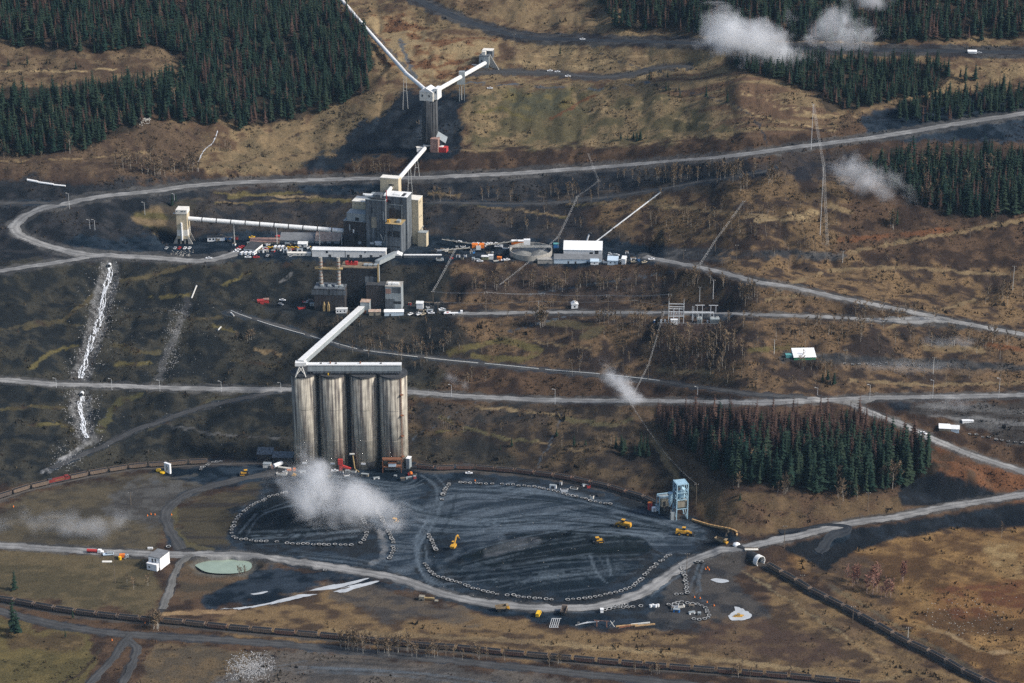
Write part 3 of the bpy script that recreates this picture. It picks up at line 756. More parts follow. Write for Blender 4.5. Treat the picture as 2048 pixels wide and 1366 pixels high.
# worked coal: piles and flats with wheel marks
paint(poly_mask([(870,975),(960,960),(1100,972),(1230,1005),(1400,1048),(1420,1075),(1330,1095),(1290,1075),(1200,1058),(1050,1062),(960,1072),(880,1085),(830,1040)], 2), (.021,.031,.043), (.070,.088,.108), .8, nS, .40, .68, crisp=True)
paint(poly_mask([(930,1120),(1030,1072),(1160,1056),(1240,1060),(1290,1082),(1300,1108),(1150,1118),(1000,1140)], 1), (.0045,.0085,.011), (.009,.013,.017), .96, nS, crisp=True)
paint(poly_mask([(1000,1082),(1060,1074),(1100,1082),(1020,1104),(960,1118),(970,1100)], 1), (.05,.056,.062), (.095,.10,.11), .85, nS, crisp=True)
paint(poly_mask([(860,1068),(920,1060),(900,1110),(880,1130),(860,1110)], 1), (.012,.016,.021), DUST, .85, crisp=True)
paint(poly_mask([(470,1072),(478,1040),(520,1006),(580,988),(700,992),(735,1060),(720,1084),(480,1078)], 1), (.007,.0105,.0145), (.030,.035,.042), .9, nS, .45, .8, crisp=True)
paint(poly_mask([(830,935),(900,938),(960,950),(900,962),(840,958)], 1), COAL, DUST, .9, crisp=True)
rs = random.Random(5)
LT, DK = (.096, .122, .148), (.003, .007, .011)
def lanes(pts, n, sx, sy, wid=(2.5, 5), light=.6, op=(.25, .6)):
    for _ in range(n):
        ox, oy = rs.gauss(0, sx), rs.gauss(0, sy); k0 = rs.randrange(0, max(1, len(pts) - 2)); k1 = rs.randrange(k0 + 2, len(pts) + 1)
        stroke([(x + ox + rs.gauss(0, 3), y + oy + rs.gauss(0, 1.2)) for x, y in pts[k0:k1]], rs.uniform(*wid), LT if rs.random() < light else DK, rs.uniform(*op))
lanes([(830,1040),(900,1050),(1000,1050),(1100,1045),(1250,1055),(1330,1062),(1410,1072)], 34, 8, 9)
lanes([(905,985),(1000,990),(1120,1000),(1230,1025),(1330,1050),(1400,1070)], 26, 8, 10)
lanes([(850,955),(885,985),(870,1035),(842,1090),(850,1145),(880,1175)], 18, 10, 4)
lanes([(760,975),(800,1000),(850,1020),(930,1035)], 14, 10, 8)
lanes([(930,1135),(1050,1105),(1180,1085),(1290,1080)], 22, 12, 14, light=.22, op=(.2, .45))
lanes([(880,1150),(1000,1140),(1120,1125),(1290,1115)], 24, 14, 16, light=.30, op=(.15, .4))
lanes([(1000,1180),(1080,1160),(1180,1150),(1260,1140)], 16, 14, 10, light=.40, op=(.15, .4))
lanes([(1215,1115),(1222,1145),(1250,1170)], 6, 14, 3, light=.7)
lanes([(490,1060),(520,1020),(580,1000),(680,1010)], 16, 10, 10, light=.4)
lanes([(500,1075),(600,1070),(720,1060)], 12, 8, 12, light=.5)
lanes([(480,1105),(600,1112),(720,1125),(800,1140)], 14, 10, 6, light=.5)
lanes([(600,950),(700,962),(800,975),(840,960)], 10, 10, 5, light=.4)
lanes([(800,1165),(900,1192),(1000,1212),(1150,1222),(1250,1215)], 12, 8, 4, light=.7)
lanes([(1290,1190),(1330,1165),(1380,1135)], 10, 8, 5, light=.8)
lanes([(1400,1130),(1395,1160),(1395,1190),(1430,1215)], 6, 5, 3, light=.7)
lanes([(440,1360),(600,1330),(800,1340),(1000,1365)], 16, 20, 14, light=.5, op=(.15, .4))
for nm, path in track_paths.items():                        # ballast shoulders
    q = [tuple(project(*p)) for p in path[::8]]
    paint(line_mask(q, 10), (.045,.041,.040), (.075,.068,.062), .85, crisp=True)
for nm, path in road_paths.items():                         # verges
    q = [tuple(project(*p)) for p in path[::5]]
    k = ROADS[nm][1]
    paint(line_mask(q, ROADS[nm][0] * 1.9), (.045,.045,.046) if k != 'coal' else COAL, (.085,.082,.078) if k == 'gravel' else DUST, .8, crisp=True)
COLR *= (0.80 + 0.40 * nC).ravel()[:, None]

# ------------------------------------------------------------------ ground mesh (fine where the camera looks, plus a wide apron)
G_MAT = attr_mat('ground_cover', rough=0.95, var=0.42, scale=0.8, bump=0.9)
# keep what the valley floor and hillside in view need; the apron goes on at the same height and colours
idx = np.arange(NX * NY).reshape(NX, NY)
F = np.stack([idx[:-1, :-1].ravel(), idx[1:, :-1].ravel(), idx[1:, 1:].ravel(), idx[:-1, 1:].ravel()], 1)
cx_ = (GXX[:-1, :-1] + GXX[1:, 1:]) / 2; cy_ = (GYY[:-1, :-1] + GYY[1:, 1:]) / 2
keep = np.ones(len(F), bool)
V = np.stack([GXX.ravel(), GYY.ravel(), Z.ravel()], 1)
C = COLR
# apron rings
def edge_apron():
    Vs, Fs, Cs = [], [], []
    def strip(ids, dx, dy, dz, n=1):
        nonlocal Vs, Fs, Cs
        k = len(V) + sum(len(a) for a in Vs)
        pts = V[ids]
        out = pts + np.array([dx, dy, 0]) * 1.0
        out[:, 2] += dz
        Vs.append(out); Cs.append(C[ids])
        a = np.asarray(ids); b = k + np.arange(len(ids))
        q = np.stack([a[:-1], a[1:], b[1:], b[:-1]], 1)
        Fs.append(q)
    strip(idx[0, ::8].copy(), -500, 0, 10); strip(idx[-1, ::8].copy()[::-1], 500, 0, 10)
    strip(idx[::8, 0].copy()[::-1], 0, -1180, -3); strip(idx[::8, -1].copy(), 0, 420, 70)
    return np.concatenate(Vs), np.concatenate(Fs), np.concatenate(Cs)
aV, aF, aC = edge_apron()
ground = mesh_np('ground', np.concatenate([V, aV]), np.concatenate([F, aF]), G_MAT, col=np.concatenate([C, aC]), smooth=True)
tag(ground, 'brown grassy hillside terraced above a black coal stock yard', 'ground', kind='structure')

# ------------------------------------------------------------------ roads and tracks
ROAD_MAT = attr_mat('road_surface', rough=0.9, var=0.2, scale=0.8, bump=0.25)
RCOL = {'gravel': ((.29,.285,.275), (.15,.148,.145)), 'dark': ((.085,.084,.083), (.052,.052,.053)), 'coal': ((.018,.021,.027), (.034,.038,.044)), 'pale': ((.17,.165,.155), (.11,.107,.10))}

def ribbon(name, path, w, prof, lift, cols, m, jitter=0.0, kind='structure', seed=0):
    n = len(path)
    t = np.gradient(path[:, :2], axis=0); t /= np.linalg.norm(t, axis=1)[:, None] + 1e-9
    nrm = np.stack([t[:, 1], -t[:, 0]], 1)
    us = np.array(prof)
    jl = (fbm(path[:, 0] / 6 + seed, path[:, 1] / 6, 2, 3) - .5) * jitter; jr = (fbm(path[:, 0] / 6 + 50, path[:, 1] / 6 + seed, 3, 3) - .5) * jitter
    Vr = np.zeros((n, len(us), 3)); Cr = np.zeros((n, len(us), 3))
    for k, u in enumerate(us):
        off = u * w / 2 + (jl if u < 0 else jr) * abs(u)
        x = path[:, 0] + nrm[:, 0] * off; y = path[:, 1] + nrm[:, 1] * off
        Vr[:, k, 0] = x; Vr[:, k, 1] = y
        Vr[:, k, 2] = np.maximum(ground_z(x, y), path[:, 2] if abs(u) < .95 else -99) + (lift if abs(u) < .95 else -0.10)
        wheel = np.exp(-((abs(u) - .45) / .2) ** 2)
        mixv = np.clip(wheel * .7 + (fbm(x / 9, y / 9, 1, 4) - .5) * 2.2, 0, 1)
        Cr[:, k] = np.asarray(cols[1]) * (1 - mixv[:, None]) + np.asarray(cols[0]) * mixv[:, None]
    m_ = len(us)
    ii = np.arange(n * m_).reshape(n, m_)
    Fr = np.stack([ii[:-1, :-1].ravel(), ii[:-1, 1:].ravel(), ii[1:, 1:].ravel(), ii[1:, :-1].ravel()], 1)
    o = mesh_np(name, Vr.reshape(-1, 3), Fr, m, col=Cr.reshape(-1, 3), smooth=True)
    if kind: o['kind'] = kind
    return o
RLAB = {'haul_road': 'wide grey gravel haul road climbing across the hillside above the plant', 'plant_access_road': 'gravel road joining the haul road loop below the beige tower',
 'terrace_road': 'dark coal-stained road meeting the haul road at its loop', 'valley_road': 'long straight gravel road passing behind the four silos',
 'descending_road': 'gravel road descending from the junction beside the dark wood', 'spoil_track': 'dark track curving down from behind the silos to the rail loop',
 'yard_road': 'gravel road sweeping round the coal stock yard', 'ramp_road': 'dark curved ramp between the silos and the pond', 'lower_road': 'dark road running alongside the lower coal train',
 'pond_lane': 'short pale lane beside the green pond', 'field_track': 'dark track leaving the lower road through the olive field', 'branch_track': 'narrow dark track looping beside the field track',
 'substation_road': 'narrow gravel road from the dryer bench past the substation', 'east_road': 'straight gravel road descending east from the white shed', 'upper_coal_road': 'wide black coal road across the top of the hill',
 'pipeline_track': 'dark track with a pipe running beneath the inclined conveyor', 'breaker_road': 'dark road beside the grey breaker station', 'hillside_track': 'thin track along the slope between haul road and plant',
 'bank_track': 'dark track turning down the coal bank by the tunnel'}
PROF = [-1.08, -.92, -.7, -.45, -.2, 0, .2, .45, .7, .92, 1.08]
for i, (nm, path) in enumerate(road_paths.items()):
    p2 = resample(path[::2], 1.8)
    o = ribbon(nm, p2, ROADS[nm][0], PROF, 0.14 + 0.012 * i, RCOL[ROADS[nm][1]], ROAD_MAT, jitter=4.5, seed=i * 7)
    tag(o, RLAB[nm], 'road')
BALLAST = mat('ballast', (.075, .066, .060), .95, .35, 1.5)
RAIL = mat('rail_steel', (.16, .13, .11), .45, .2, 1.0, metal=0.8)
SLEEPER = mat('sleeper_wood', (.06, .05, .045), .9, .3, 1.0)
for nm, lab in (('lower', 'railway track along the bottom of the coal yard under the long train'), ('loop', 'railway track looping behind the coal yard and under the silos'), ('tunnel', 'railway track leaving the white-rimmed tunnel across the brown field')):
    path = resample(track_paths[nm][::3], 3.0)
    tr = ribbon('railway_track', path, 4.6, [-1.0, -.62, 0, .62, 1.0], 0.45, ((.06, .054, .05), (.085, .076, .068)), ROAD_MAT, kind='structure')
    tag(tr, lab, 'track')
    t = np.gradient(path[:, :2], axis=0); t /= np.linalg.norm(t, axis=1)[:, None]
    for s in (-.72, .72):
        mb = MB()
        pts = [(p[0] + q[1] * s, p[1] - q[0] * s, p[2] + .60) for p, q in zip(path[::2], t[::2])]
        for a, b in zip(pts[:-1], pts[1:]): mb.beam(a, b, .14, .2)
        mb.build('rail', RAIL, tr)

# ------------------------------------------------------------------ palettes
CONC = mat('weathered_concrete', (.50, .455, .37), .9, .2, .2, streak=.95, dirt=(.085, .072, .068))
CONC_D = mat('sooty_concrete', (.085, .088, .092), .9, .25, .3, streak=.85, dirt=(.02, .022, .026))
CONC_P = mat('pale_concrete', (.38, .36, .32), .9, .2, .4, streak=.4, dirt=(.14, .13, .12))
WHITE = mat('white_painted_steel', (.78, .78, .76), .55, .06, .3, streak=.22, dirt=(.42, .40, .37))
WHITE_C = mat('clean_white_paint', (.82, .82, .81), .5, .05, .5)
CREAM = mat('cream_cladding', (.58, .49, .34), .7, .10, .3, streak=.25, dirt=(.33, .27, .19))
CREAM_R = mat('pale_cream_roof', (.74, .70, .62), .7, .12, .4)
STEELG = mat('blue_grey_cladding', (.135, .152, .168), .6, .18, .3, streak=.8, dirt=(.038, .042, .050))
STEELL = mat('light_grey_cladding', (.30, .335, .345), .6, .10, .3, streak=.35, dirt=(.15, .16, .17))
SOOT = mat('soot_black_cladding', (.030, .032, .036), .8, .3, .4, streak=.4, dirt=(.012, .013, .015))
SOOTB = mat('soot_brown_cladding', (.052, .046, .046), .8, .3, .4, streak=.5, dirt=(.02, .02, .022))
ROOFG = mat('grey_roof', (.17, .175, .18), .8, .2, .3)
ROOFD = mat('dark_roof_felt', (.05, .052, .056), .9, .3, .3)
ROOFR = mat('rusty_roof', (.46, .37, .30), .8, .35, .35, streak=.5, dirt=(.40, .20, .12))
RUSTM = mat('rust_steel', (.20, .085, .045), .85, .3, .8)
OCHRE = mat('ochre_steel', (.36, .26, .12), .75, .3, .8)
REDM = mat('red_paint', (.46, .05, .045), .55, .15, .6)
PINKB = mat('pink_brown_cladding', (.34, .21, .17), .8, .2, .4, streak=.4, dirt=(.14, .08, .07))
BLUEF = mat('pale_blue_steel', (.33, .50, .60), .5, .12, .5, streak=.2, dirt=(.2, .25, .28))
TANK = mat('tan_steel', (.30, .27, .21), .7, .18, .4, streak=.5, dirt=(.14, .12, .09))
GREENM = mat('green_paint', (.05, .22, .12), .6, .1, .5)
TEALM = mat('teal_paint', (.10, .30, .30), .6, .1, .5)
BLUEM = mat('blue_paint', (.05, .22, .52), .5, .1, .5)
LBLUE = mat('light_blue_siding', (.50, .60, .68), .6, .08, .5)
YELLOW = mat('machine_yellow', (.56, .30, .035), .55, .15, .8)
YELLOWB = mat('bright_yellow_paint', (.75, .45, .02), .45, .1, .8)
ORANGE = mat('orange_paint', (.75, .20, .03), .5, .12, .8)
GLASS = mat('dark_window_glass', (.025, .03, .036), .15, .1, .5, spec=.6)
BLACK = mat('black_rubber', (.018, .018, .019), .85, .2, 1.0)
STEEL = mat('galvanised_steel', (.60, .61, .61), .55, .1, .6)
DSTEEL = mat('dark_steel', (.06, .062, .066), .6, .2, .8)
WOOD = mat('grey_pole_wood', (.15, .12, .09), .9, .25, .8)
PALEW = mat('pale_pole', (.55, .54, .50), .7, .1, .8)
WATER = mat('pale_green_water', (.26, .32, .25), .12, .10, .15, spec=.5)
WATERG = mat('sky_pale_water', (.44, .455, .46), .10, .15, .15, spec=.5)  # pale base colour stands in for the reflected sky
FOAM = mat('white_water', (.74, .76, .78), .4, .2, .6)
STONEM = mat('grey_stone', (.27, .265, .26), .9, .3, .8)
WOODL = mat('cut_timber', (.42, .27, .13), .85, .3, .6)

class Fr:
    """local frame of a building: x along its front, y away from the camera, z up from its pad"""
    def __init__(s, px, py, rz=0.0, z=None):
        s.o = P(px, py) if z is None else at_z(px, py, z)
        s.rz = math.radians(rz); s.c, s.s = math.cos(s.rz), math.sin(s.rz)
    def w(s, x, y): return s.o[0] + x * s.c - y * s.s, s.o[1] + x * s.s + y * s.c
    def x(s, px, y=0.0):
        x = 0.0
        for _ in range(6):
            X, Y = s.w(x, y); p, _r = project(X, Y, s.o[2])
            X2, Y2 = s.w(x + .1, y); p2, _r = project(X2, Y2, s.o[2])
            x += (px - p) / ((p2 - p) / .1)
        return x
    def z(s, row, x, y):
        X, Y = s.w(x, y); k = (CY - row) / FPX
        return CAM_H + Y * (FW[2] + UP[2] * k) / (FW[1] + UP[1] * k) - s.o[2]
    def blk(s, px0, px1, y0, dep, row_top, row_bot=None):
        x0, x1 = s.x(px0, y0), s.x(px1, y0)
        z1 = s.z(row_top, (x0 + x1) / 2, y0); z0 = -0.4 if row_bot is None else s.z(row_bot, (x0 + x1) / 2, y0)
        return x0, x1, y0, y0 + dep, z0, z1
    def thing(s, name, label, cat, group=None):
        return thing(name, label, cat, tuple(s.o), s.rz, group)

def one(parent, name, m, fn):
    mb = MB(); fn(mb); return mb.build(name, m, parent)

def win(parent, b, fx, fz, w, h, face='front', m=None, name='window'):
    """a pane set proud of a wall; fx, fz run 0..1 over the face of block b"""
    x0, x1, y0, y1, z0, z1 = b
    mb = MB()
    zc = max(z0, 0) + fz * (z1 - max(z0, 0))
    if face == 'front':
        xc = x0 + fx * (x1 - x0); mb.b0(xc - w / 2, xc + w / 2, y0 - .07, y0 + .1, zc - h / 2, zc + h / 2)
    elif face == 'right':
        yc = y0 + fx * (y1 - y0); mb.b0(x1 - .1, x1 + .07, yc - w / 2, yc + w / 2, zc - h / 2, zc + h / 2)
    return mb.build(name, m or GLASS, parent)

def wall_roof(parent, b, wm, rm, par=.5, wname='wall', rname='roof'):
    x0, x1, y0, y1, z0, z1 = b
    w = one(parent, wname, wm, lambda q: q.b0(x0, x1, y0, y1, z0, z1))
    r = one(parent, rname, rm, lambda q: q.b0(x0 - .15, x1 + .15, y0 - .15, y1 + .15, z1 + .01, z1 + par))
    return w, r

# ------------------------------------------------------------------ the four coal silos
silo_cols = [(586.5, 637.5, 'leftmost'), (641, 696, ''), (702, 757.5, ''), (760, 816.5, '')]
labels = ['streaked concrete silo under the white transfer head where the inclined conveyor lands', 'streaked concrete silo with the red machine at its foot',
          'streaked concrete silo with the yellow stair pipe at its foot', 'streaked concrete silo with rusty ladder and a sunlit cream side']
S_TOP = None
silo_xyz = []
for k, (a, b, _) in enumerate(silo_cols):
    Fk = Fr((a + b) / 2, 938 + k * .8)
    r = (Fk.x(b) - Fk.x(a)) / 2 * 0.985
    if S_TOP is None: S_TOP = Fk.z(756, 0, 0)
    t = thing('coal_silo', labels[k], 'silo', (Fk.o[0], Fk.o[1] + r, 0.0), math.radians(40 * k), 'four concrete coal silos')
    silo_xyz.append((Fk.o[0], Fk.o[1] + r, r))
    one(t, 'barrel', CONC, lambda q: q.cyl((0, 0, -.5), r, S_TOP + .5, 40))
    for p in t.children:
        p.data.polygons.foreach_set('use_smooth', [True] * len(p.data.polygons))
    one(t, 'roof_slab', ROOFD, lambda q: q.cyl((0, 0, S_TOP + .02), r + .5, 1.4, 40))
    mb = MB()
    for i in range(20):
        a0, a1 = 2 * math.pi * i / 20, 2 * math.pi * (i + 1) / 20
        mb.beam((r * math.cos(a0), r * math.sin(a0), S_TOP + 2.5), (r * math.cos(a1), r * math.sin(a1), S_TOP + 2.5), .1)
        mb.beam((r * math.cos(a0), r * math.sin(a0), S_TOP + 1.4), (r * math.cos(a0), r * math.sin(a0), S_TOP + 2.5), .1)
    mb.build('roof_railing', DSTEEL, t)
    for zz in (.33, .66, 1.0):
        one(t, 'slipform_ring', CONC, lambda q: q.cyl((0, 0, S_TOP * zz - 1.0), r + .10, .5, 40, cap=False))
    # loading arch and lamp at the foot
    ang = -math.pi / 2 - math.radians(40 * k)
    one(t, 'loading_door', SOOT, lambda q: q.box(((r - .1) * math.cos(ang + .5), (r - .1) * math.sin(ang + .5), 3.2), (1.4, 6.0, 6.4), rz=ang + .5))
    one(t, 'warning_board', WHITE_C, lambda q: q.box(((r + .25) * math.cos(ang - .1), (r + .25) * math.sin(ang - .1), 5.5), (.3, 3.6, 1.5), rz=ang - .1))
    if k == 3:
        a2 = ang + .62
        mb = MB()
        for s in (-.5, .5):
            ex, ey = -math.sin(a2) * s, math.cos(a2) * s
            mb.beam(((r + .5) * math.cos(a2) + ex, (r + .5) * math.sin(a2) + ey, 0), ((r + .5) * math.cos(a2) + ex, (r + .5) * math.sin(a2) + ey, S_TOP), .22)
        for i in range(int(S_TOP / 2)):
            mb.beam(((r + .5) * math.cos(a2) + math.sin(a2) * .5, (r + .5) * math.sin(a2) - math.cos(a2) * .5, 2 * i + .5), ((r + .5) * math.cos(a2) - math.sin(a2) * .5, (r + .5) * math.sin(a2) + math.cos(a2) * .5, 2 * i + .5), .12)
        mb.build('caged_ladder', RUSTM, t)
        for zz in (12, 30, 48, 66): one(t, 'ladder_landing', RUSTM, lambda q: q.box(((r + 1.1) * math.cos(a2), (r + 1.1) * math.sin(a2), zz), (2.2, 2.6, .5), rz=a2))
for k in range(3):
    (xa, ya, ra), (xb, yb, rb) = silo_xyz[k], silo_xyz[k + 1]
    t = thing('link_wall', 'dark wall closing the gap between %s silo' % ['the first and second', 'the second and third', 'the third and fourth'][k], 'wall', ((xa + xb) / 2, (ya + yb) / 2, 0), 0, 'walls between the silos')
    g = (xb - rb) - (xa + ra) + 3
    one(t, 'wall_slab', SOOT, lambda q: q.b0(-g / 2, g / 2, -1, 1, -.4, S_TOP - 1))  # dark slab added because the gaps between the silos look dark
    one(t, 'gap_pipe', DSTEEL, lambda q: q.cyl((0, -1.6, 0), .35, S_TOP - 4, 8))
# gallery along the silo tops
xs0, ys0, _r = silo_xyz[0]; xs3, ys3, _r3 = silo_xyz[3]
ysg = (ys0 + ys3) / 2
t = thing('silo_gallery', 'long pale grey conveyor gallery standing across the silo tops', 'gallery', (xs0, ysg - 4, S_TOP + 1.4))
L = at_y(803, 745, ysg - 4)[0] - xs0
one(t, 'gallery_wall', STEELL, lambda q: q.b0(4.0, L, -2.4, 2.4, 3.2, 8.2))
one(t, 'gallery_roof', WHITE, lambda q: q.b0(1.0, L + .2, -2.7, 2.7, 8.21, 9.0))
one(t, 'gallery_skirt', STEELG, lambda q: q.b0(8.0, L - .3, -2.2, 2.2, 1.4, 3.19))
for x in (6, 22, 38, 54, L - 4): one(t, 'trestle_leg', DSTEEL, lambda q: q.b0(x, x + .5, -2.3, 2.3, 0, 3.2))
for x in (22, 46): one(t, 'roof_vent', RUSTM, lambda q: q.cyl((x, 0, 9.0), .6, 1.6, 8))
for x in (14, 26, 62): one(t, 'roof_hatch', ROOFD, lambda q: q.b0(x, x + 1.2, -1, 1, 9.0, 9.5))
one(t, 'yellow_drum', YELLOWB, lambda q: q.b0(20, 20.9, -3.6, -2.9, .1, 2.0))
HEAD = (xs0 - 1.5, ysg - 4, S_TOP + 1.4)
t = thing('transfer_station', 'white transfer head on a splayed lattice frame above the first silo', 'structure', HEAD)
one(t, 'head_box', WHITE, lambda q: q.b0(-4.5, 4.5, -2.6, 2.6, 7.6, 10.6))
for sx in (-1, 1):
    for sy in (-1, 1): one(t, 'splayed_leg', PALEW, lambda q: q.beam((sx * 4.2, sy * 3.6 - 3, -.2), (sx * .8, sy * 1.6, 7.7), .55))
for sy in (-1, 1): one(t, 'cross_brace', PALEW, lambda q: q.beam((-3, sy * 3 - 2.4, 1.8), (1.2, sy * 1.8 - .4, 6.5), .35).beam((3, sy * 3 - 2.4, 1.8), (-1.2, sy * 1.8 - .4, 6.5), .35))

# ------------------------------------------------------------------ conveyors
def box_conveyor(name, label, a, b, w, h, wm, rm, legs=(), cat='conveyor', ground=True):
    a = Vector(a); b = Vector(b)
    t = thing(name, label, cat, tuple(a))
    d = b - a; n = d.normalized()
    off = Vector((0, 0, 1)) - n * n.z; off.normalize()
    one(t, 'gallery_wall', wm, lambda q: q.beam((0, 0, 0), d, w, h))
    one(t, 'gallery_roof', rm, lambda q: q.beam(off * (h / 2 + .22), d + off * (h / 2 + .22), w + .5, .4))
    for f in legs:
        p = a + d * f
        gz = float(ground_z(p.x, p.y)) - a.z
        mb = MB()
        e = Vector((-n.y, n.x, 0)).normalized()
        for s in (-1, 1): mb.beam(d * f + e * (s * w * .45) - Vector((0, 0, h / 2)), Vector(((d * f).x, (d * f).y, gz - .3)) + e * (s * w * 1.0), .5)
        for zz in (.35, .7):
            z_ = (d * f).z * (1 - zz) + gz * zz
            mb.beam(Vector(((d * f).x, (d * f).y, z_)) + e * (w * (.45 + .55 * zz)), Vector(((d * f).x, (d * f).y, z_)) - e * (w * (.45 + .55 * zz)), .3)
        mb.build('trestle', DSTEEL, t)
    return t

def tube_conveyor(name, label, pts, r, m, band=None, legs=(), nseg=None, bent='single'):
    """round-topped covered conveyor; bands split it into cover sections"""
    p = [Vector(q) for q in pts]
    t = thing(name, label, 'conveyor', tuple(p[0]))
    q = [v - p[0] for v in p]
    seg = []
    for a, b in zip(q[:-1], q[1:]):
        k = max(1, round((b - a).length / (nseg or 1e9)))
        for i in range(k): seg.append((a.lerp(b, i / k), a.lerp(b, (i + 1) / k)))
    for a, b in seg:
        n = (b - a).normalized()
        gap = .55 if band else -.15
        mb = MB(); mb.beam(a + n * gap, b - n * gap, 2 * r, n=14)
        o = mb.build('cover_section', m, t, smooth=False)
        if band: one(t, 'joint_band', band, lambda z: z.beam(b - n * .9, b + n * .9, 2 * r * .93, n=12))
    for (f, i) in legs:
        a, b = q[i], q[i + 1]
        c = a.lerp(b, f); wp = c + p[0]
        gz = float(ground_z(wp.x, wp.y)) - p[0].z
        mb = MB()
        if bent == 'single': mb.beam((c.x, c.y, c.z - r), (c.x, c.y, gz - .3), .8)
        else:
            for s in (-1, 1): mb.beam((c.x + s * .8, c.y, c.z - r), (c.x + s * 2.6, c.y, gz - .3), .5)
            mb.beam((c.x - 1.6, c.y, (c.z + gz) / 2), (c.x + 1.6, c.y, (c.z + gz) / 2), .35)
        mb.build('support_leg', PALEW, t)
    return t

QF = Fr(731, 627, -6)       # transfer house at the foot of the dryer
b = at_y(609, 727, HEAD[1]); a1 = at_y(724, 617, QF.o[1] + 2)
box_conveyor('inclined_conveyor', 'pale grey enclosed conveyor sloping from the dryer house to the silo tops', (a1[0], a1[1], a1[2]), (HEAD[0], HEAD[1], HEAD[2] + 9.2), 5.0, 4.2, STEELL, WHITE, legs=(.10, .2, .45, .72))

# ------------------------------------------------------------------ coal dryer building
DF = Fr(660, 621, -5)
t = DF.thing('dryer_building', 'soot-black coal dryer building with two banded pale stacks and a yellow catwalk', 'building')
k_ = DF.blk(629, 690, 0, 16, 579)
wall_roof(t, k_, SOOTB, STEELG, .7, 'dust_house_wall', 'dust_house_roof')
for fx in (.25, .75): one(t, 'louvre_panel', STEELG, lambda q: q.b0(k_[0] + fx * (k_[1] - k_[0]) - 9, k_[0] + fx * (k_[1] - k_[0]) + 8, k_[2] - .12, k_[2] + .1, k_[5] * .74, k_[5] * .96))
for fx in (.33, .47): one(t, 'rusty_hopper', OCHRE, lambda q: q.b0(k_[0] + fx * (k_[1] - k_[0]) - 1, k_[0] + fx * (k_[1] - k_[0]) + 1, k_[2] - 2.5, k_[2] - .2, 0, 6).cyl((k_[0] + fx * (k_[1] - k_[0]), k_[2] - 1.4, 6), 1.0, 2.6, 8, r2=.4))
for fx in (.2, .45, .7, .86): one(t, 'roof_unit', STEELL, lambda q: q.b0(k_[0] + fx * 26, k_[0] + fx * 26 + 3, k_[2] + 4, k_[2] + 8, k_[5] + .7, k_[5] + 2.2))
for px in (644, 679):
    x = DF.x(px, 8)
    z0 = k_[5]; z1 = DF.z(515, x, 8)
    st = one(t, 'exhaust_stack', CONC_P, lambda q: q.cyl((x, 8, z0), 1.9, z1 - z0, 16, r2=1.6))
    for i in range(7): one(st, 'stack_band', RUSTM, lambda q: q.cyl((x, 8, z0 + 3 + i * (z1 - z0 - 4) / 7), 2.02, .5, 16))
m_ = DF.blk(684, 756, 14, 15, 537)
wall_roof(t, m_, SOOT, mat('stained_roof', (.22, .17, .11), .9, .4, .3, streak=.5, dirt=(.06, .055, .05)), .9, 'dryer_wall', 'dryer_roof')
zc = DF.z(534, DF.x(660, 10), 10)
one(t, 'catwalk', OCHRE, lambda q: q.b0(DF.x(634, 10), DF.x(688, 10), 6, 10.5, zc - 1.0, zc))
one(t, 'catwalk_railing', OCHRE, lambda q: [q.beam((DF.x(634, 10) + i * 2.5, 6, zc), (DF.x(634, 10) + i * 2.5, 6, zc + 1.4), .18) for i in range(10)] and q.beam((DF.x(634, 10), 6, zc + 1.4), (DF.x(688, 10), 6, zc + 1.4), .18))
for fx in (.15, .3, .45): one(t, 'roof_lattice', REDM, lambda q: q.b0(m_[0] + fx * 20, m_[0] + fx * 20 + 5.2, 20, 22, m_[5] + 1.2, m_[5] + 4.2).b0(m_[0] + fx * 20 + 1, m_[0] + fx * 20 + 4, 19.5, 22.5, m_[5] + .91, m_[5] + 2))
for fx in (.62, .75, .9): one(t, 'roof_unit', STEELL, lambda q: q.b0(m_[0] + fx * 32, m_[0] + fx * 32 + 3.4, 18, 22, m_[5] + .9, m_[5] + 2.4))
nn = DF.blk(733, 770, 6, 10, 571)
wall_roof(t, nn, SOOTB, ROOFD, .4, 'feed_house_wall', 'feed_house_roof')
one(t, 'cladding_panel', STEELG, lambda q: q.b0(DF.x(731, 14), DF.x(755, 14), 13.88, 14.1, DF.z(570, 0, 14), DF.z(551, 0, 14)))
one(t, 'side_panel', STEELL, lambda q: q.b0(m_[1] - .1, m_[1] + .14, 15, 28, 18, m_[5] - 1))
one(t, 'corner_post', OCHRE, lambda q: q.b0(m_[1] + .2, m_[1] + 1.5, 13, 14.6, 0, m_[5] + 4.5))
oo = DF.blk(771, 803, 4, 14, 574)
wall_roof(t, oo, STEELL, CONC_P, .5, 'annex_wall', 'annex_roof')
for fx, fz, w, h, mm in ((.2, .82, 5, 4.6, PINKB), (.7, .86, 8, 5, STEELG), (.3, .3, 8, 9, STEELG), (.75, .35, 7, 2.5, SOOT)): win(t, oo, fx, fz, w, h, m=mm, name='wall_panel')
for fx in (.15, .4, .6): one(t, 'roof_unit', WHITE, lambda q: q.b0(oo[0] + fx * 15, oo[0] + fx * 15 + 3, 7, 11, oo[5] + .5, oo[5] + 2.3))
for fx in (.25, .6, .8): win(t, nn, fx, .12, 3, 4.5, m=SOOT, name='roller_door')
win(t, k_, .88, .1, 3, 4, m=STEELL, name='door')
t = QF.thing('transfer_house', 'grey steel transfer house at the upper end of the inclined conveyor', 'building')
q_ = QF.blk(721, 739, 0, 8, 605)
wall_roof(t, q_, STEELL, ROOFR, .4)
win(t, q_, .5, .12, 2.6, 3.4, name='door', m=RUSTM)
b = DF.w((m_[0] + m_[1]) / 2 + 15, 24); c = at_y(793, 507, 1966)
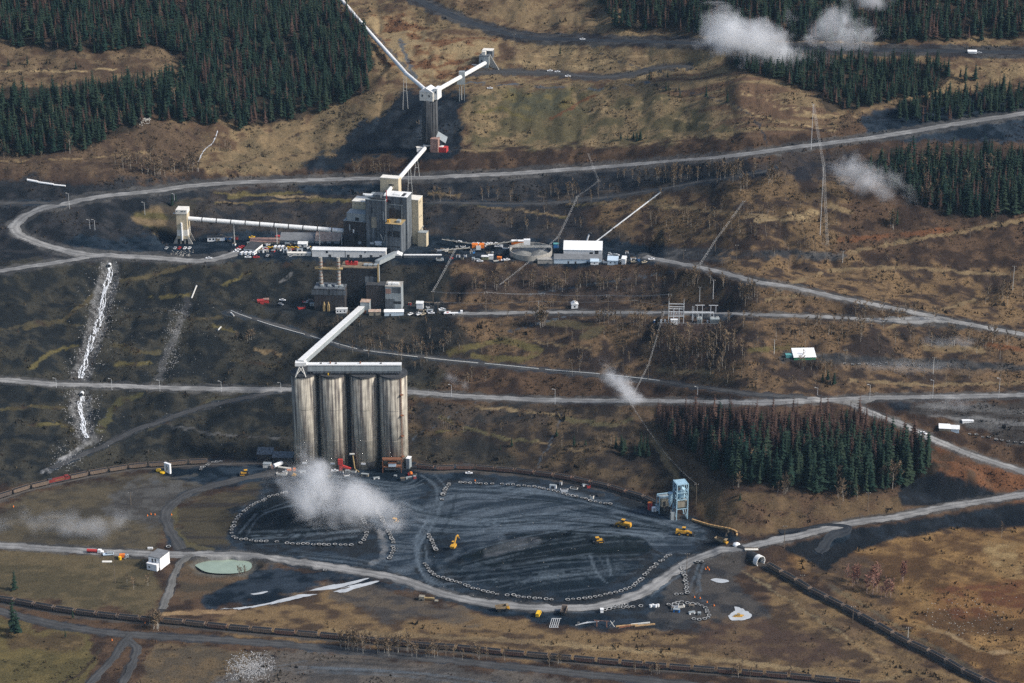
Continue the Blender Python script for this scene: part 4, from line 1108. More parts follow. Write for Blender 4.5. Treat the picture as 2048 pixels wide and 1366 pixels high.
box_conveyor('feed_conveyor', 'grey enclosed conveyor from the preparation plant down to the dryer roof', (b[0], b[1], DF.o[2] + m_[5] + 2.2), (c[0], c[1], c[2]), 4.2, 3.6, STEELL, STEELL, legs=(.5,))
gf = Fr(794, 516, -4)
t = gf.thing('conveyor_portal', 'small white gabled portal where the feed conveyor leaves the plant', 'building')
g_ = gf.blk(785, 803, 0, 7, 511)
one(t, 'wall', STEELG, lambda q: q.b0(*g_)); one(t, 'gable_roof', WHITE, lambda q: q.gable(g_[0], g_[1], 0, 7, g_[5] + .02, g_[5] + 2.2, .6, 'y'))

# ------------------------------------------------------------------ preparation plant
PF = Fr(772, 507, -14)
t = PF.thing('preparation_plant', 'tall grey steel coal preparation plant stepped in blocks with cream rear halls', 'building')
cF = PF.blk(772, 803, 0, 15, 449); wall_roof(t, cF, STEELG, OCHRE, .4, 'front_hall_wall', 'front_hall_roof')
bF = PF.blk(770, 815, 15.1, 16, 394); wall_roof(t, bF, STEELG, WHITE, .6, 'tall_hall_wall', 'tall_hall_roof')
aF = PF.blk(733, 772, 9, 22, 401); wall_roof(t, aF, STEELG, STEELL, .7, 'tower_wall', 'tower_roof')
d2 = PF.blk(688, 732.6, 11, 15, 443); wall_roof(t, d2, SOOTB, STEELL, .4, 'west_hall_wall', 'west_hall_roof')
dU = PF.blk(695, 732.4, 12.5, 13, 428, 446); wall_roof(t, dU, STEELL, STEELL, .4, 'west_loft_wall', 'west_loft_roof')
eC = PF.blk(706, 741, 27, 16, 404); wall_roof(t, eC, CREAM, CREAM_R, .5, 'cream_hall_wall', 'cream_hall_roof')
fC = PF.blk(763, 799, 36, 9, 357); wall_roof(t, fC, CREAM, CREAM_R, .5, 'headhouse_wall', 'headhouse_roof')
gC = PF.blk(812, 838, 31.2, 14, 400); wall_roof(t, gC, CREAM, CREAM_R, .5, 'east_hall_wall', 'east_hall_roof')
hC = PF.blk(836, 853, 27, 7, 466); wall_roof(t, hC, CREAM, STEELL, .4, 'pump_house_wall', 'pump_house_roof')
win(t, fC, .60, .90, 5.2, 1.5, name='headhouse_window')
for i, (blk, items) in enumerate(((aF, [(.41, .55, 5.0, 10.5, TANK), (.33, .80, 1.2, 6, SOOT), (.55, .30, 1.1, 4, SOOT), (.9, .70, 1.0, 8, STEELL), (.28, .12, 3.5, 2, WHITE), (.8, .12, 8, 4, STEELL)]),
                                  (d2, [(.28, .75, 1.2, 6, STEELL), (.45, .62, 1.3, 3.2, WHITE_C), (.72, .18, 3.0, 2.6, STEELL), (.15, .3, 5, 8, SOOT), (.55, .4, 4, 10, SOOT)]),
                                  (dU, [(.55, .40, 3.6, 4, SOOT)]),
                                  (cF, [(.25, .68, 4.4, 4.8, SOOT), (.70, .68, 6.6, 6, SOOT), (.5, .25, 12, 1.0, SOOT), (.2, .10, 3, 4, SOOT)]),
                                  (bF, [(.2, .90, 4.6, 3.5, SOOT), (.55, .85, 12, .8, STEELL), (.78, .5, .8, 34, STEELL), (.35, .6, 6, 18, SOOTB), (.62, .62, 5, 14, SOOT)]))):
    for fx, fz, w, h, mm in items: win(t, blk, fx, fz, w, h, m=mm, name='wall_panel')
for fx in (.3, .6, .85): win(t, bF, fx, .5, .5, 40, face='right', m=STEELL, name='wall_rib')
for fx, fz in ((.3, .93), (.55, .93), (.3, .6), (.6, .6), (.4, .3), (.7, .3)): win(t, gC, fx, fz, 1.4, 1.6, face='right', name='window')
for fx, fz in ((.2, .95), (.45, .95), (.7, .95)): win(t, eC, fx, fz, 1.2, .7, name='window')
x = PF.x(746, 16); one(t, 'dust_collector', WHITE, lambda q: q.beam((x - 6, 15, aF[5] + 2.4), (x + 2, 15, aF[5] + 2.4), 3.2, n=10).beam((x - 9, 18, aF[5] + 2.0), (x + 5, 18, aF[5] + 2.0), 2.4, n=10))
one(t, 'roof_penthouse', STEELG, lambda q: q.b0(x + 3, x + 10, 11, 19, aF[5] + .7, aF[5] + 5))
one(t, 'roof_beam', DSTEEL, lambda q: q.b0(aF[0] + 5, aF[1], 9.2, 10.5, aF[5] + .7, aF[5] + 2.4))
one(t, 'crane_post', REDM, lambda q: q.beam((PF.x(775, 14), 14, aF[5] - 2), (PF.x(775, 14), 14, aF[5] + 9), .7))
one(t, 'roof_hopper', WHITE, lambda q: q.b0(PF.x(790, 20), PF.x(803, 20), 18, 27, bF[5] + .6, bF[5] + 1.5))
one(t, 'roof_well', SOOT, lambda q: q.b0(PF.x(806, 20), PF.x(812, 20), 17, 26, bF[5] + .6, bF[5] + .9))
one(t, 'roof_unit', STEELL, lambda q: q.b0(PF.x(795, 6), PF.x(802, 6), 4, 9, cF[5] + .4, cF[5] + 2.6))
one(t, 'hoist', YELLOW, lambda q: q.b0(PF.x(777, 6), PF.x(782, 6), 3, 5, cF[5] + .4, cF[5] + 3))
one(t, 'outside_duct', PALEW, lambda q: q.beam((gC[1] + 1, 32, 9), (gC[1] + 3.5, 31, 17), .9, n=6).beam((gC[1] + 3.5, 31, 17), (gC[1] + 4.5, 31, 19), .9, n=6))
one(t, 'truss_arm', PALEW, lambda q: q.beam((PF.x(768, 4), 4, 9), (PF.x(763, 4), 2, 18), .4).beam((PF.x(768, 4), 4, 9), (PF.x(773, 4), 2, 17), .4))
# short white tube from the headhouse into the tower roof
a = PF.w((fC[0] + fC[1]) / 2 + 1.5, fC[2] - .3); b = PF.w(PF.x(772, 17), 17)
tube_conveyor('drop_tube', 'short white tube dropping from the cream headhouse to the plant roof', [(a[0], a[1], PF.o[2] + fC[5] - 9), (b[0], b[1], PF.o[2] + aF[5] + 2.5)], 1.7, WHITE)
a = PF.w(fC[1] - 1.5, fC[3] - .5)
cp = at_y(851, 297, P(851, 301)[1])
tube_conveyor('upper_tube_conveyor', 'white tube conveyor from the raw coal silo down to the cream headhouse', [(cp[0], cp[1], cp[2] + 1), (a[0], a[1], PF.o[2] + fC[5] - 1.5)], 2.0, WHITE, legs=((.35, 0), (.62, 0)), bent='double')

# the beige raw coal tower and its banded tube
TF = Fr(367, 488, -5)
t = TF.thing('raw_coal_tower', 'tall beige tower with flared concrete feet at the western end of the plant', 'tower')
tw = TF.blk(355.5, 376.5, 0, 11, 428)
one(t, 'shaft', CREAM, lambda q: q.b0(tw[0], tw[1], 0, 11, 5, tw[5]))
one(t, 'head', CREAM_R, lambda q: q.b0(tw[0] - .35, tw[1] + .35, -.35, 11.3, tw[5] + .01, tw[5] + 4.0))
one(t, 'pale_belt', CREAM_R, lambda q: q.b0(tw[0] - .08, tw[1] + .08, -.08, 11.08, tw[5] * .27, tw[5] * .47))
one(t, 'drop_pipe', WHITE_C, lambda q: q.beam((tw[0] + .48 * (tw[1] - tw[0]), -1.0, 4), (tw[0] + .48 * (tw[1] - tw[0]), -1.0, tw[5] * .72), 1.7, n=10))
for fx in (.12, .55, .7, .9): one(t, 'window', GLASS, lambda q: q.b0(tw[0] + fx * 9.6 - .4, tw[0] + fx * 9.6 + .4, -.45, -.3, tw[5] + 2.2, tw[5] + 3.2))
one(t, 'side_platform', PALEW, lambda q: q.b0(tw[0] - 3.2, tw[0] - .4, 1, 3, tw[5] - .3, tw[5] + .1))
for sx, xx in ((-1, tw[0]), (1, tw[1])):
    for yy in (0, 10): one(t, 'flared_foot', CONC_P, lambda q: q.add([(xx, yy, -.3), (xx, yy + 1, -.3), (xx, yy + 1, 9), (xx, yy, 9), (xx + sx * 4.5, yy, -.3), (xx + sx * 4.5, yy + 1, -.3)], [(0, 1, 2, 3), (0, 3, 4), (1, 5, 2), (3, 2, 5, 4), (0, 4, 5, 1)]))
one(t, 'base_hall', SOOT, lambda q: q.b0(tw[0] + .3, tw[1] - .3, .6, 10.6, -.3, 5.0))
for fx in (.3, .7): one(t, 'pier', CONC_P, lambda q: q.b0(tw[0] + fx * 10 - .6, tw[0] + fx * 10 + .6, .3, 1.5, -.3, 5.0))
a = at_y(375.5, 437, TF.o[1] + 4); b = PF.w(d2[0] + 1, d2[2] + 5); bz = at_y(690, 462, b[1])[2]
tube_conveyor('banded_tube_conveyor', 'long white tube conveyor with dark joint bands crossing above the parking area', [tuple(a), (b[0], b[1], bz)], 2.1, WHITE, DSTEEL, legs=((.29, 0), (.56, 0), (.83, 0), (.97, 0)), nseg=13.4)

# ------------------------------------------------------------------ raw coal silo on the upper slope
UF = Fr(860, 302)
r = (UF.x(877) - UF.x(845)) / 2
z1 = UF.z(203, 0, 0)
t = thing('raw_coal_silo', 'dark sooty concrete silo on the black slope below the white headhouse', 'silo', (UF.o[0], UF.o[1] + r, UF.o[2]))
one(t, 'barrel', CONC_D, lambda q: q.cyl((0, 0, -3), r, z1 + 3, 28)).data.polygons.foreach_set('use_smooth', [True] * 30)
for a in (-2.5, -2.0, -1.1, -.7): one(t, 'buttress', CONC_D, lambda q: q.box((r * math.cos(a), r * math.sin(a), z1 / 2), (.7, .9, z1), rz=a))
t2 = thing('silo_headhouse', 'white gabled headhouse where two white tube conveyors meet on the hill', 'building', (UF.o[0], UF.o[1] + r, UF.o[2] + z1), math.radians(-18))
one(t2, 'wall', CREAM_R, lambda q: q.b0(-8, 6, -7, 7, .05, 9))
one(t2, 'gable_roof', WHITE, lambda q: q.gable(-8, 6, -7, 7, 9.02, 13, .4, 'y'))
one(t2, 'annex_wall', WHITE, lambda q: q.b0(6.05, 10, -5, 7, 1.5, 12)); one(t2, 'annex_roof', WHITE, lambda q: q.b0(6.0, 10.4, -5.3, 7.3, 12.01, 12.6))
for x in (-5, 2): one(t2, 'window', GLASS, lambda q: q.b0(x - .7, x + .7, -7.1, -6.9, 4, 6.2))
one(t2, 'window', GLASS, lambda q: q.b0(7.4, 8.6, -5.1, -4.9, 8, 10))
HZ = UF.o[2] + z1 + 8
g1, g2, g3 = P(790, 133), P(742, 80), P(676, 2)
tube_conveyor('overland_tube_conveyor', 'long white tube conveyor curving down the hill to the white headhouse', [(UF.o[0] - 5, UF.o[1] + r + 3, HZ + 1.5), tuple(at_y(812, 147, (UF.o[1] + r) * .65 + g1[1] * .35)), (g1[0], g1[1], g1[2] + 6), (g2[0], g2[1], g2[2] + 6.5), (g3[0], g3[1], g3[2] + 6), tuple(P(655, -25) + np.array([0, 8, 5]))], 2.0, WHITE, legs=((.1, 1), (.2, 2), (.7, 2), (.4, 3), (.8, 3)), bent='double')
BF_ = Fr(972, 136, -12)
tube_conveyor('cross_tube_conveyor', 'white tube conveyor from the grey breaker station to the white headhouse', [(UF.o[0] + 7, UF.o[1] + r + 2, HZ + .5), (BF_.o[0] - 1, BF_.o[1] + 1, BF_.o[2] + 5)], 2.1, WHITE, legs=((.5, 0),))
bt = at_y(924, 160, (UF.o[1] + r) * .5 + BF_.o[1] * .5)
t = thing('takeup_tower', 'small blue-grey takeup tower straddling the cross tube conveyor', 'tower', tuple(bt))
one(t, 'housing', STEELL, lambda q: q.b0(-3, 3, -2.6, 2.6, -4, 9)); one(t, 'lower_housing', STEELL, lambda q: q.b0(-5, 1, -2.9, 1, -4.05, 1))
gz = float(ground_z(bt[0], bt[1])) - bt[2]
for sx in (-2.6, 2.4): one(t, 'leg', STEELL, lambda q: q.b0(sx - .3, sx + .3, -1, -.4, min(gz, -8) - .3, -4.05))
t = BF_.thing('breaker_station', 'grey-blue stepped breaker station built into the brown hillside', 'building')
w_ = BF_.blk(958, 977, 0, 10, 113); wall_roof(t, w_, STEELL, STEELG, .5)
w2 = BF_.blk(964, 984, 10.1, 10, 102); wall_roof(t, w2, STEELG, CREAM_R, .5, 'upper_wall', 'upper_roof')
one(t, 'roof_unit', CREAM_R, lambda q: q.b0(w_[0] + 2, w_[0] + 6, 4, 8, w_[5] + .5, w_[5] + 4))
one(t, 'retaining_wall', CONC_P, lambda q: q.add([(w_[1] + 1, 2, -1), (w_[1] + 1, 3.2, -1), (w_[1] + 1, 3.2, 14), (w_[1] + 1, 2, 14), (w_[1] + 12, -1, -2), (w_[1] + 12, .2, -2)], [(0, 1, 2, 3), (0, 3, 4), (1, 5, 2), (3, 2, 5, 4), (0, 4, 5, 1)]))
one(t, 'wing_wall', CREAM_R, lambda q: q.b0(w_[0] - 8, w_[0] - 2, 1, 2, 0, 3))
win(t, w_, .3, .6, 1.6, 2); win(t, w_, .65, .25, 1.2, 2, name='door')
# pink-brown crusher house at the silo's foot
CF = Fr(868, 304, -14)
t = CF.thing('crusher_house', 'pink-brown crusher house with a slanted grey roof at the dark silo foot', 'building')
c_ = CF.blk(861, 876, -2, 8, 279); wall_roof(t, c_, PINKB, PINKB, .4)
one(t, 'lean_to_roof', STEELL, lambda q: q.add([(1, 5, 14), (11, 3, 9), (11, 11, 13), (1, 12, 18), (1, 5, 13.6), (11, 3, 8.6), (11, 11, 12.6), (1, 12, 17.6)], [(0, 1, 2, 3), (7, 6, 5, 4), (0, 4, 5, 1), (1, 5, 6, 2), (2, 6, 7, 3), (3, 7, 4, 0)]))
one(t, 'side_shed_wall', REDM, lambda q: q.b0(c_[1] + .2, c_[1] + 8, 0, 7, -.3, 5)); one(t, 'side_shed_roof', WHITE, lambda q: q.b0(c_[1] + .3, c_[1] + 4, 1, 6, 5.01, 5.6))
t = Fr(842, 304, 8).thing('tail_house', 'small white hut at the lower end of the upper tube conveyor', 'hut')
one(t, 'wall', WHITE, lambda q: q.b0(-4, 2, 0, 5, -.3, 4)); one(t, 'roof', CREAM_R, lambda q: q.b0(-4.3, 2.3, -.3, 5.3, 4.01, 4.5)); one(t, 'pulley_frame', PALEW, lambda q: q.b0(2.5, 10, 1, 5, 5, 6.2).b0(3, 3.5, 2, 2.5, -.3, 5).b0(9, 9.5, 2, 2.5, -.3, 5))

# ------------------------------------------------------------------ sheds, trailers and offices
def shed(name, label, px0, px1, row_b, row_t, dep, rz, wm, rm, kind='flat', wins=(), cat='shed', group=None, zpad=None, doors=(), ridge=1.8):
    f = Fr((px0 + px1) / 2, row_b, rz, z=zpad)
    t = f.thing(name, label, cat, group)
    b = f.blk(px0, px1, 0, dep, row_t)
    one(t, 'wall', wm, lambda q: q.b0(*b))
    if kind == 'flat': one(t, 'roof', rm, lambda q: q.b0(b[0] - .2, b[1] + .2, -.2, dep + .2, b[5] + .01, b[5] + .45))
    elif kind == 'gable': one(t, 'roof', rm, lambda q: q.gable(b[0], b[1], 0, dep, b[5] + .01, b[5] + ridge, .4, 'x'))
    elif kind == 'gabley': one(t, 'roof', rm, lambda q: q.gable(b[0], b[1], 0, dep, b[5] + .01, b[5] + ridge, .4, 'y'))
    elif kind == 'mono': one(t, 'roof', rm, lambda q: q.add([(b[0] - .3, -.4, b[5] + .02), (b[1] + .3, -.4, b[5] + .02), (b[1] + .3, dep + .3, b[5] + ridge), (b[0] - .3, dep + .3, b[5] + ridge), (b[0] - .3, dep + .3, b[5] - .01), (b[1] + .3, dep + .3, b[5] - .01)], [(0, 1, 2, 3), (3, 2, 5, 4), (0, 3, 4), (1, 5, 2), (0, 4, 5, 1)]))
    for fx, fz, w, h in wins: win(t, b, fx, fz, w, h)
    for fx, w, h in doors: win(t, b, fx, h / 2 / max(b[5], .1), w, h, name='door', m=DSTEEL)
    return t, b, f
shed('conveyor_gallery_shed', 'long white shed along the foot of the preparation plant', 624.5, 772, 515, 501, 6.5, -3, WHITE, WHITE, 'mono', [(.2, .75, 2, 2.4), (.45, .5, .5, 6), (.72, .8, 1, 2)], cat='shed', ridge=1.0, doors=[(.24, 2.5, 2.6), (.49, 2.5, 2.8), (.66, 2.4, 2.8), (.80, 2.4, 2.8), (.93, 2.4, 2.8)])
t, b, f = shed('water_tank', 'white horizontal tank on the long white shed roof', 750, 763, 503.5, 499, 3.2, -3, WHITE_C, WHITE_C, 'gable', cat='tank', ridge=1.0); t.location.z += 5.2; t.location.y += 4
shed('workshop', 'long grey flat-roofed workshop behind the parked trucks', 559, 629, 486, 481, 16, -2, STEELL, ROOFG, 'mono', [(.1, .5, 1.2, 1), (.25, .5, 1.2, 1), (.4, .5, 1.2, 1)], ridge=2.6, cat='building', doors=[(.6, 3, 2.2), (.75, 3, 2.2)])
shed('rust_roof_shed', 'shed with a white roof striped with rust beside the plant', 630, 680, 487, 482, 14, -2, STEELL, ROOFR, 'mono', ridge=4.4, cat='shed', doors=[(.4, 3, 2), (.7, 3, 2)])
shed('tan_warehouse', 'low tan-roofed warehouse with a red end beside the office', 500, 558, 487.5, 484, 7, -1, TANK, PINKB, 'mono', ridge=1.9, cat='warehouse')
shed('red_container', 'red shipping container behind the tan warehouse', 551, 563, 480, 473.5, 4, -12, REDM, REDM, cat='container')
shed('office_building', 'white office with a dark three-bay roof in the parking area', 487.5, 511, 506, 498.5, 18, -16, WHITE, ROOFD, 'mono', [(.3, .55, 1.3, 1.3), (.42, .55, 1.3, 1.3), (.75, .55, 1.3, 1.3), (.92, .55, 1.3, 1.3)], cat='office', ridge=1.4)
shed('blue_roof_trailer', 'white trailer with a dark blue roof below the beige tower conveyor', 415, 449, 482, 475, 7, 4, WHITE_C, BLUEM if False else ROOFD, 'gable', [(.15, .5, 1.8, 1.6), (.35, .5, 1.6, 1.6), (.52, .5, 1.6, 1.6)], cat='trailer', ridge=1.2)
shed('long_trailer', 'long low cream trailer beside the long white shed', 575, 622, 511.5, 507, 4, -2, CREAM_R, CREAM_R, 'flat', [(.2, .55, .9, .8), (.45, .55, .9, .8), (.6, .55, .9, .8), (.8, .55, .9, .8)], cat='trailer')
shed('white_kiosk', 'small white kiosk among the yellow trucks', 596, 614, 494.5, 488, 6, -3, WHITE, WHITE, 'gable', [(.5, .4, 2, 1.6)], cat='kiosk')
shed('site_trailer', 'white office trailer in front of the dryer', 672, 695, 626.5, 619, 4, 3, WHITE_C, WHITE, 'flat', [(.15, .55, 1.2, 1.2), (.4, .55, 1.2, 1.2), (.75, .55, 1.2, 1.2)], cat='trailer')
shed('tan_trailer', 'tan rusty-roofed trailer beside the transfer house', 738, 761, 631, 623.5, 5, 2, TANK, ROOFR, 'gable', cat='trailer', doors=[(.5, 1.6, 2.2)], ridge=1.5)
shed('blue_trailer', 'long light blue trailer with a white rounded roof', 769, 807, 632, 624, 6, 2, LBLUE, WHITE_C, 'gable', cat='trailer', doors=[(.3, 1.4, 2)], ridge=1.6)
shed('white_hall', 'large white flat-roofed maintenance hall at the east end of the bench', 1127, 1204, 512, 500, 15, -3, WHITE, WHITE_C, 'mono', [(.72, .45, 3, 2.4)], cat='hall', ridge=3.8, doors=[(.86, 3.4, 5.5)])
shed('low_store', 'long low store with a grey felt roof in front of the white hall', 1108, 1204, 527, 518.5, 8, -2, LBLUE, ROOFG, 'mono', cat='store', ridge=2.2, doors=[(.3, 1.5, 2), (.45, 1.5, 2), (.7, 1.5, 2)])
shed('concrete_bin', 'pale open concrete block next to the low store', 1075, 1108, 527.5, 520, 7, -2, CONC_P, CONC_P, cat='bin')
shed('white_hut', 'small white hut in front of the low store', 1181, 1197, 530, 523, 6, -3, WHITE_C, LBLUE, 'gable', [(.5, .5, 1, 1)], cat='hut')
shed('blue_grey_cabin', 'pale blue cabin beside the white hut', 1215, 1236, 530, 521, 8, -4, LBLUE, LBLUE, 'mono', [(.3, .5, 1.1, 1), (.7, .5, 1.1, 1)], cat='cabin', ridge=1.6)
shed('white_bin', 'upright white bin tank beyond the pale blue cabin', 1243, 1251, 529, 518, 4, -14, WHITE_C, WHITE_C, 'mono', cat='bin')
f = Fr(1171, 494)
t = f.thing('stub_chimney', 'leaning white pipe chimney rising behind the white hall', 'chimney')
one(t, 'pipe', WHITE_C, lambda q: q.beam((0, 10, -2), (3.6, 10, 9.5), 1.6, n=10)); one(t, 'cowl', DSTEEL, lambda q: q.beam((3.4, 10, 9.3), (5.4, 9.6, 10.6), 1.9, n=10))
shed('white_green_shed', 'white-roofed shed with green ends below the east road', 1588, 1632, 720, 714.5, 13, 3, GREENM, WHITE_C, 'mono', cat='shed', ridge=3.2)
shed('teal_container', 'teal container beside the white-roofed green shed', 1572, 1587, 716, 711, 4, 3, TEALM, TEALM, cat='container')
shed('roadside_building', 'long low white-roofed building beside the eastern yard', 1878, 1900, 862, 857, 6, -8, TANK, WHITE_C, 'mono', cat='building', ridge=1.6)
shed('roadside_annex', 'small pale gabled annex next to the long low white-roofed building', 1901, 1918, 865, 858, 8, -8, LBLUE, WHITE, 'gable', cat='building')
shed('flat_container', 'flat white container on the eastern yard slope', 1925, 1947, 846, 842.5, 3, 2, WHITE_C, WHITE_C, cat='container')
shed('upper_trailer', 'white trailer on the upper right road below the forest', 1936, 1953, 107, 103, 5, -4, WHITE_C, WHITE_C, 'gable', cat='trailer', ridge=1.2)
shed('pump_shed', 'small white gabled pump shed on the substation road', 1143, 1156, 617, 609, 6, 3, WHITE_C, WHITE_C, 'gabley', [(.5, .45, 1.4, 1.6)], cat='shed', ridge=1.8)
shed('load_shelter', 'open dark shelter with a grey roof beside the first silo', 545, 586, 929, 915, 9, -2, SOOT, STEELG, 'mono', cat='shelter', ridge=1.4)
shed('pump_building', 'dark grey pump building left of the open shelter', 514, 545, 922, 909, 9, -2, SOOTB, STEELG, 'mono', cat='building', ridge=2.4)
shed('tan_cabin', 'cream cabin with an orange door left of the silos', 526, 541, 936, 929, 4, -6, CREAM_R, STEELL, cat='cabin', doors=[(.8, 1.6, 2)])
shed('grey_kiosk', 'tall narrow grey kiosk with a white roof beside the fourth silo', 812, 819, 938, 918, 5, -18, STEELL, WHITE_C, cat='kiosk')
shed('white_pump_house', 'white boxy pump house with tan side beside the pond lane', 298, 321, 1138, 1115, 13, -24, WHITE_C, ROOFG, 'flat', [(.35, .7, 1.6, 3), (.6, .75, 1.2, 3)], cat='building', doors=[(.9, 1.2, 2)])
shed('pump_annex', 'low white annex in front of the white pump house', 294, 314, 1141, 1129, 4, -24, WHITE_C, WHITE_C, 'flat', [(.25, .5, 1.6, 1.2)], cat='annex')
t, b, f = shed('screen_board', 'tall thin white screen wall beside the rail loop', 329, 340, 946, 928, 1.6, -38, WHITE_C, WHITE_C, 'flat', [(.4, .55, .7, 5), (.62, .5, .7, 3)], cat='screen')
for px, py in ((317, 942), (325, 946)):
    p = P(px, py); t = thing('yellow_tank', 'low round yellow tank beside the white screen wall', 'tank', tuple(p), 0, 'two yellow tanks by the rail loop')
    one(t, 'shell', YELLOWB, lambda q: q.cyl((0, 0, -.2), 2.2, 1.4, 16)); one(t, 'lid', YELLOWB, lambda q: q.cyl((0, 0, 1.21), 2.0, .35, 16, r2=.4))
# pipes lying on the upper left road and elsewhere
for i, (a, b) in enumerate([((55, 362), (76, 366)), ((78, 367), (107, 371)), ((109, 372), (131, 374))]):
    p, q_ = P(*a), P(*b)
    t = thing('culvert_pipe', ['white pipe section lying nearest the end of the dark terrace', 'middle white pipe section of three lying in line', 'thin white pipe section by the haul road loop'][i], 'pipe', tuple(p), 0, 'white pipes in line')
    d = q_ - p
    o = one(t, 'pipe_shell', WHITE_C, lambda z: z.beam((0, 0, 1.1), (d[0], d[1], d[2] + 1.1), 2.4 - .4 * i, n=12)); one(t, 'end_flange', STEEL, lambda z: z.beam((0, 0, 1.1), (-.3 * np.sign(d[0]), 0, 1.1), 2.7 - .4 * i, n=12))
# thickener tank with its bridge
TH = Fr(1062, 522.5)
rr = (TH.x(1103) - TH.x(1017)) / 2
t = thing('thickener_tank', 'round open thickener tank with dark slurry and a truss bridge', 'tank', (TH.o[0], TH.o[1] + rr, TH.o[2]))
mb = MB(); n = 40
for i in range(n):
    a0, a1 = 2 * math.pi * i / n, 2 * math.pi * (i + 1) / n
    q0 = [(r_ * math.cos(a), r_ * math.sin(a), z_) for a in (a0, a1) for r_, z_ in ((rr, -.4), (rr, 5.0), (rr - .6, 5.0), (rr - .6, 2))]
    mb.add(q0, [(0, 4, 5, 1), (1, 5, 6, 2), (2, 6, 7, 3)])
mb.build('tank_wall', CONC_P, t)
one(t, 'slurry', mat('slurry', (.03, .034, .038), .25, .2, .3), lambda q: q.cyl((0, 0, 2.0), rr - .55, .3, 40))
one(t, 'coarse_heap', mat('grey_gravel_heap', (.16, .16, .15), .9, .3, .6), lambda q: q.cyl((-8, -6, 2.25), 9, 3.0, 14, r2=1).cyl((8, -4, 2.25), 8, 3.2, 14, r2=1))
br = one(t, 'bridge', PALEW, lambda q: [q.beam((-rr, s, 7), (rr, s, 7), .3) for s in (-.8, .8)] and [q.beam((-rr + i * 4, -.8, 7), (-rr + i * 4 + 2, -.8, 8.6), .22).beam((-rr + i * 4 + 2, -.8, 8.6), (-rr + i * 4 + 4, -.8, 7), .22) for i in range(int(rr / 2))] and q.beam((-rr, -.8, 8.6), (rr, -.8, 8.6), .3))
one(t, 'drive_house', WHITE_C, lambda q: q.b0(-6.5, -.5, 5, 9, 7.2, 12))
# screening plant: orange units, conveyors
def machine(px, py, label, name, cat, parts, rz=0, group=None):
    p = P(px, py); t = thing(name, label, cat, tuple(p), math.radians(rz), group)
    for nm, m, fn in parts: one(t, nm, m, fn)
    return t
machine(957, 502, 'orange screening unit between two slanting conveyors', 'screening_unit', 'machine', [
    ('screen_box', ORANGE, lambda q: q.b0(-6, -.6, -2, 3, 3.4, 7).b0(.4, 5.4, -2, 3, 3.4, 7)), ('chute', WHITE, lambda q: q.b0(-2.2, 2.2, -3, -2.1, 2, 6)), ('frame', DSTEEL, lambda q: [q.b0(x - .25, x + .25, y - .25, y + .25, -.3, 3.4) for x in (-5.4, 0, 4.8) for y in (-1.6, 2.6)])])
for a, b, lab in (((884, 488), (945, 499), 'lattice stacker conveyor rising to the orange screening unit'), ((970, 500), (1036, 493), 'lattice conveyor from the orange screening unit to the white box'), ((884, 510), (940, 507), 'low white pipe conveyor beside the plant yard')):
    p = P(*a) + np.array([0, 0, 4.5]); q_ = P(*b) + np.array([0, 0, 5.5])
    t = thing('lattice_conveyor', lab, 'conveyor', tuple(p)); d = Vector(tuple(q_ - p))
    one(t, 'belt', TANK, lambda z: z.beam((0, 0, 0), d, 1.5, .35))
    mb = MB()
    for i in range(10):
        u, v = d * (i / 10), d * ((i + 1) / 10)
        for s in (-.7, .7): mb.beam(u + Vector((0, s, .2)), v + Vector((0, s, 1.1)) if i % 2 else v + Vector((0, s, .2)), .22)
    mb.build('truss', PALEW, t)
    for fr_ in (.15, .5, .85):
        c = d * fr_; one(t, 'leg', DSTEEL, lambda z: z.beam(c, (c.x, c.y, float(ground_z(p[0] + c.x, p[1] + c.y)) - p[2] - .3), .35))
shed('orange_trailer', 'white trailer with orange ends behind the white box tank', 1023, 1047, 489, 483, 4, -2, ORANGE, WHITE_C, cat='trailer')
shed('green_shed', 'small olive green shed beside the thickener tank', 963, 977, 520, 514, 4, -3, mat('olive_siding', (.16, .17, .10), .8, .2, .5), WHITE, cat='shed')
shed('white_cube_shed', 'white cube shed next to the small olive shed', 976, 986, 519, 512, 4, -3, WHITE, WHITE, cat='shed')
shed('orange_bin', 'small orange bin beside the thickener tank', 994, 1002, 521, 515.5, 3, -10, ORANGE, ORANGE, cat='bin')
shed('cyan_cabin', 'bright blue cabin behind the thickener tank', 1107, 1117, 496, 489, 4, -3, BLUEM, TEALM, cat='cabin')
shed('wall_gallery', 'long pale pipe gallery wall along the bench edge', 808, 883, 515, 511, 2.5, 0, STEELG, WHITE, cat='gallery')

# ------------------------------------------------------------------ pale blue loadout tower
BT = Fr(1352.7, 1040, 0)
p0 = at_z(1352.7, 1040, BT.o[2]); p1 = at_z(1374.5, 1037.5, BT.o[2]); p2 = at_z(1341.5, 1030.5, BT.o[2])
ex = (p1 - p0)[:2]; rz = math.atan2(ex[1], ex[0]); BT = Fr(1352.7, 1040, math.degrees(rz))
Wd = float(np.linalg.norm(ex)); Dp = 9.5
HT = BT.z(970, 0, 0)
t = BT.thing('loadout_tower', 'pale blue steel loadout tower with open frame, cyclone and tan hopper', 'tower')
for x in (0, Wd):
    for y in (0, Dp): one(t, 'post', BLUEF, lambda q: q.b0(x - .35, x + .35, y - .35, y + .35, -.3, HT if not (x > 0 and y > 0) else HT - .5))
for zz in (.30, .56, .76, .99):
    mb = MB()
    for a, b in (((0, 0), (Wd, 0)), ((Wd, 0), (Wd, Dp)), ((Wd, Dp), (0, Dp)), ((0, Dp), (0, 0))): mb.beam((*a, HT * zz), (*b, HT * zz), .5)
    mb.build('frame_ring', BLUEF, t)
mb = MB()
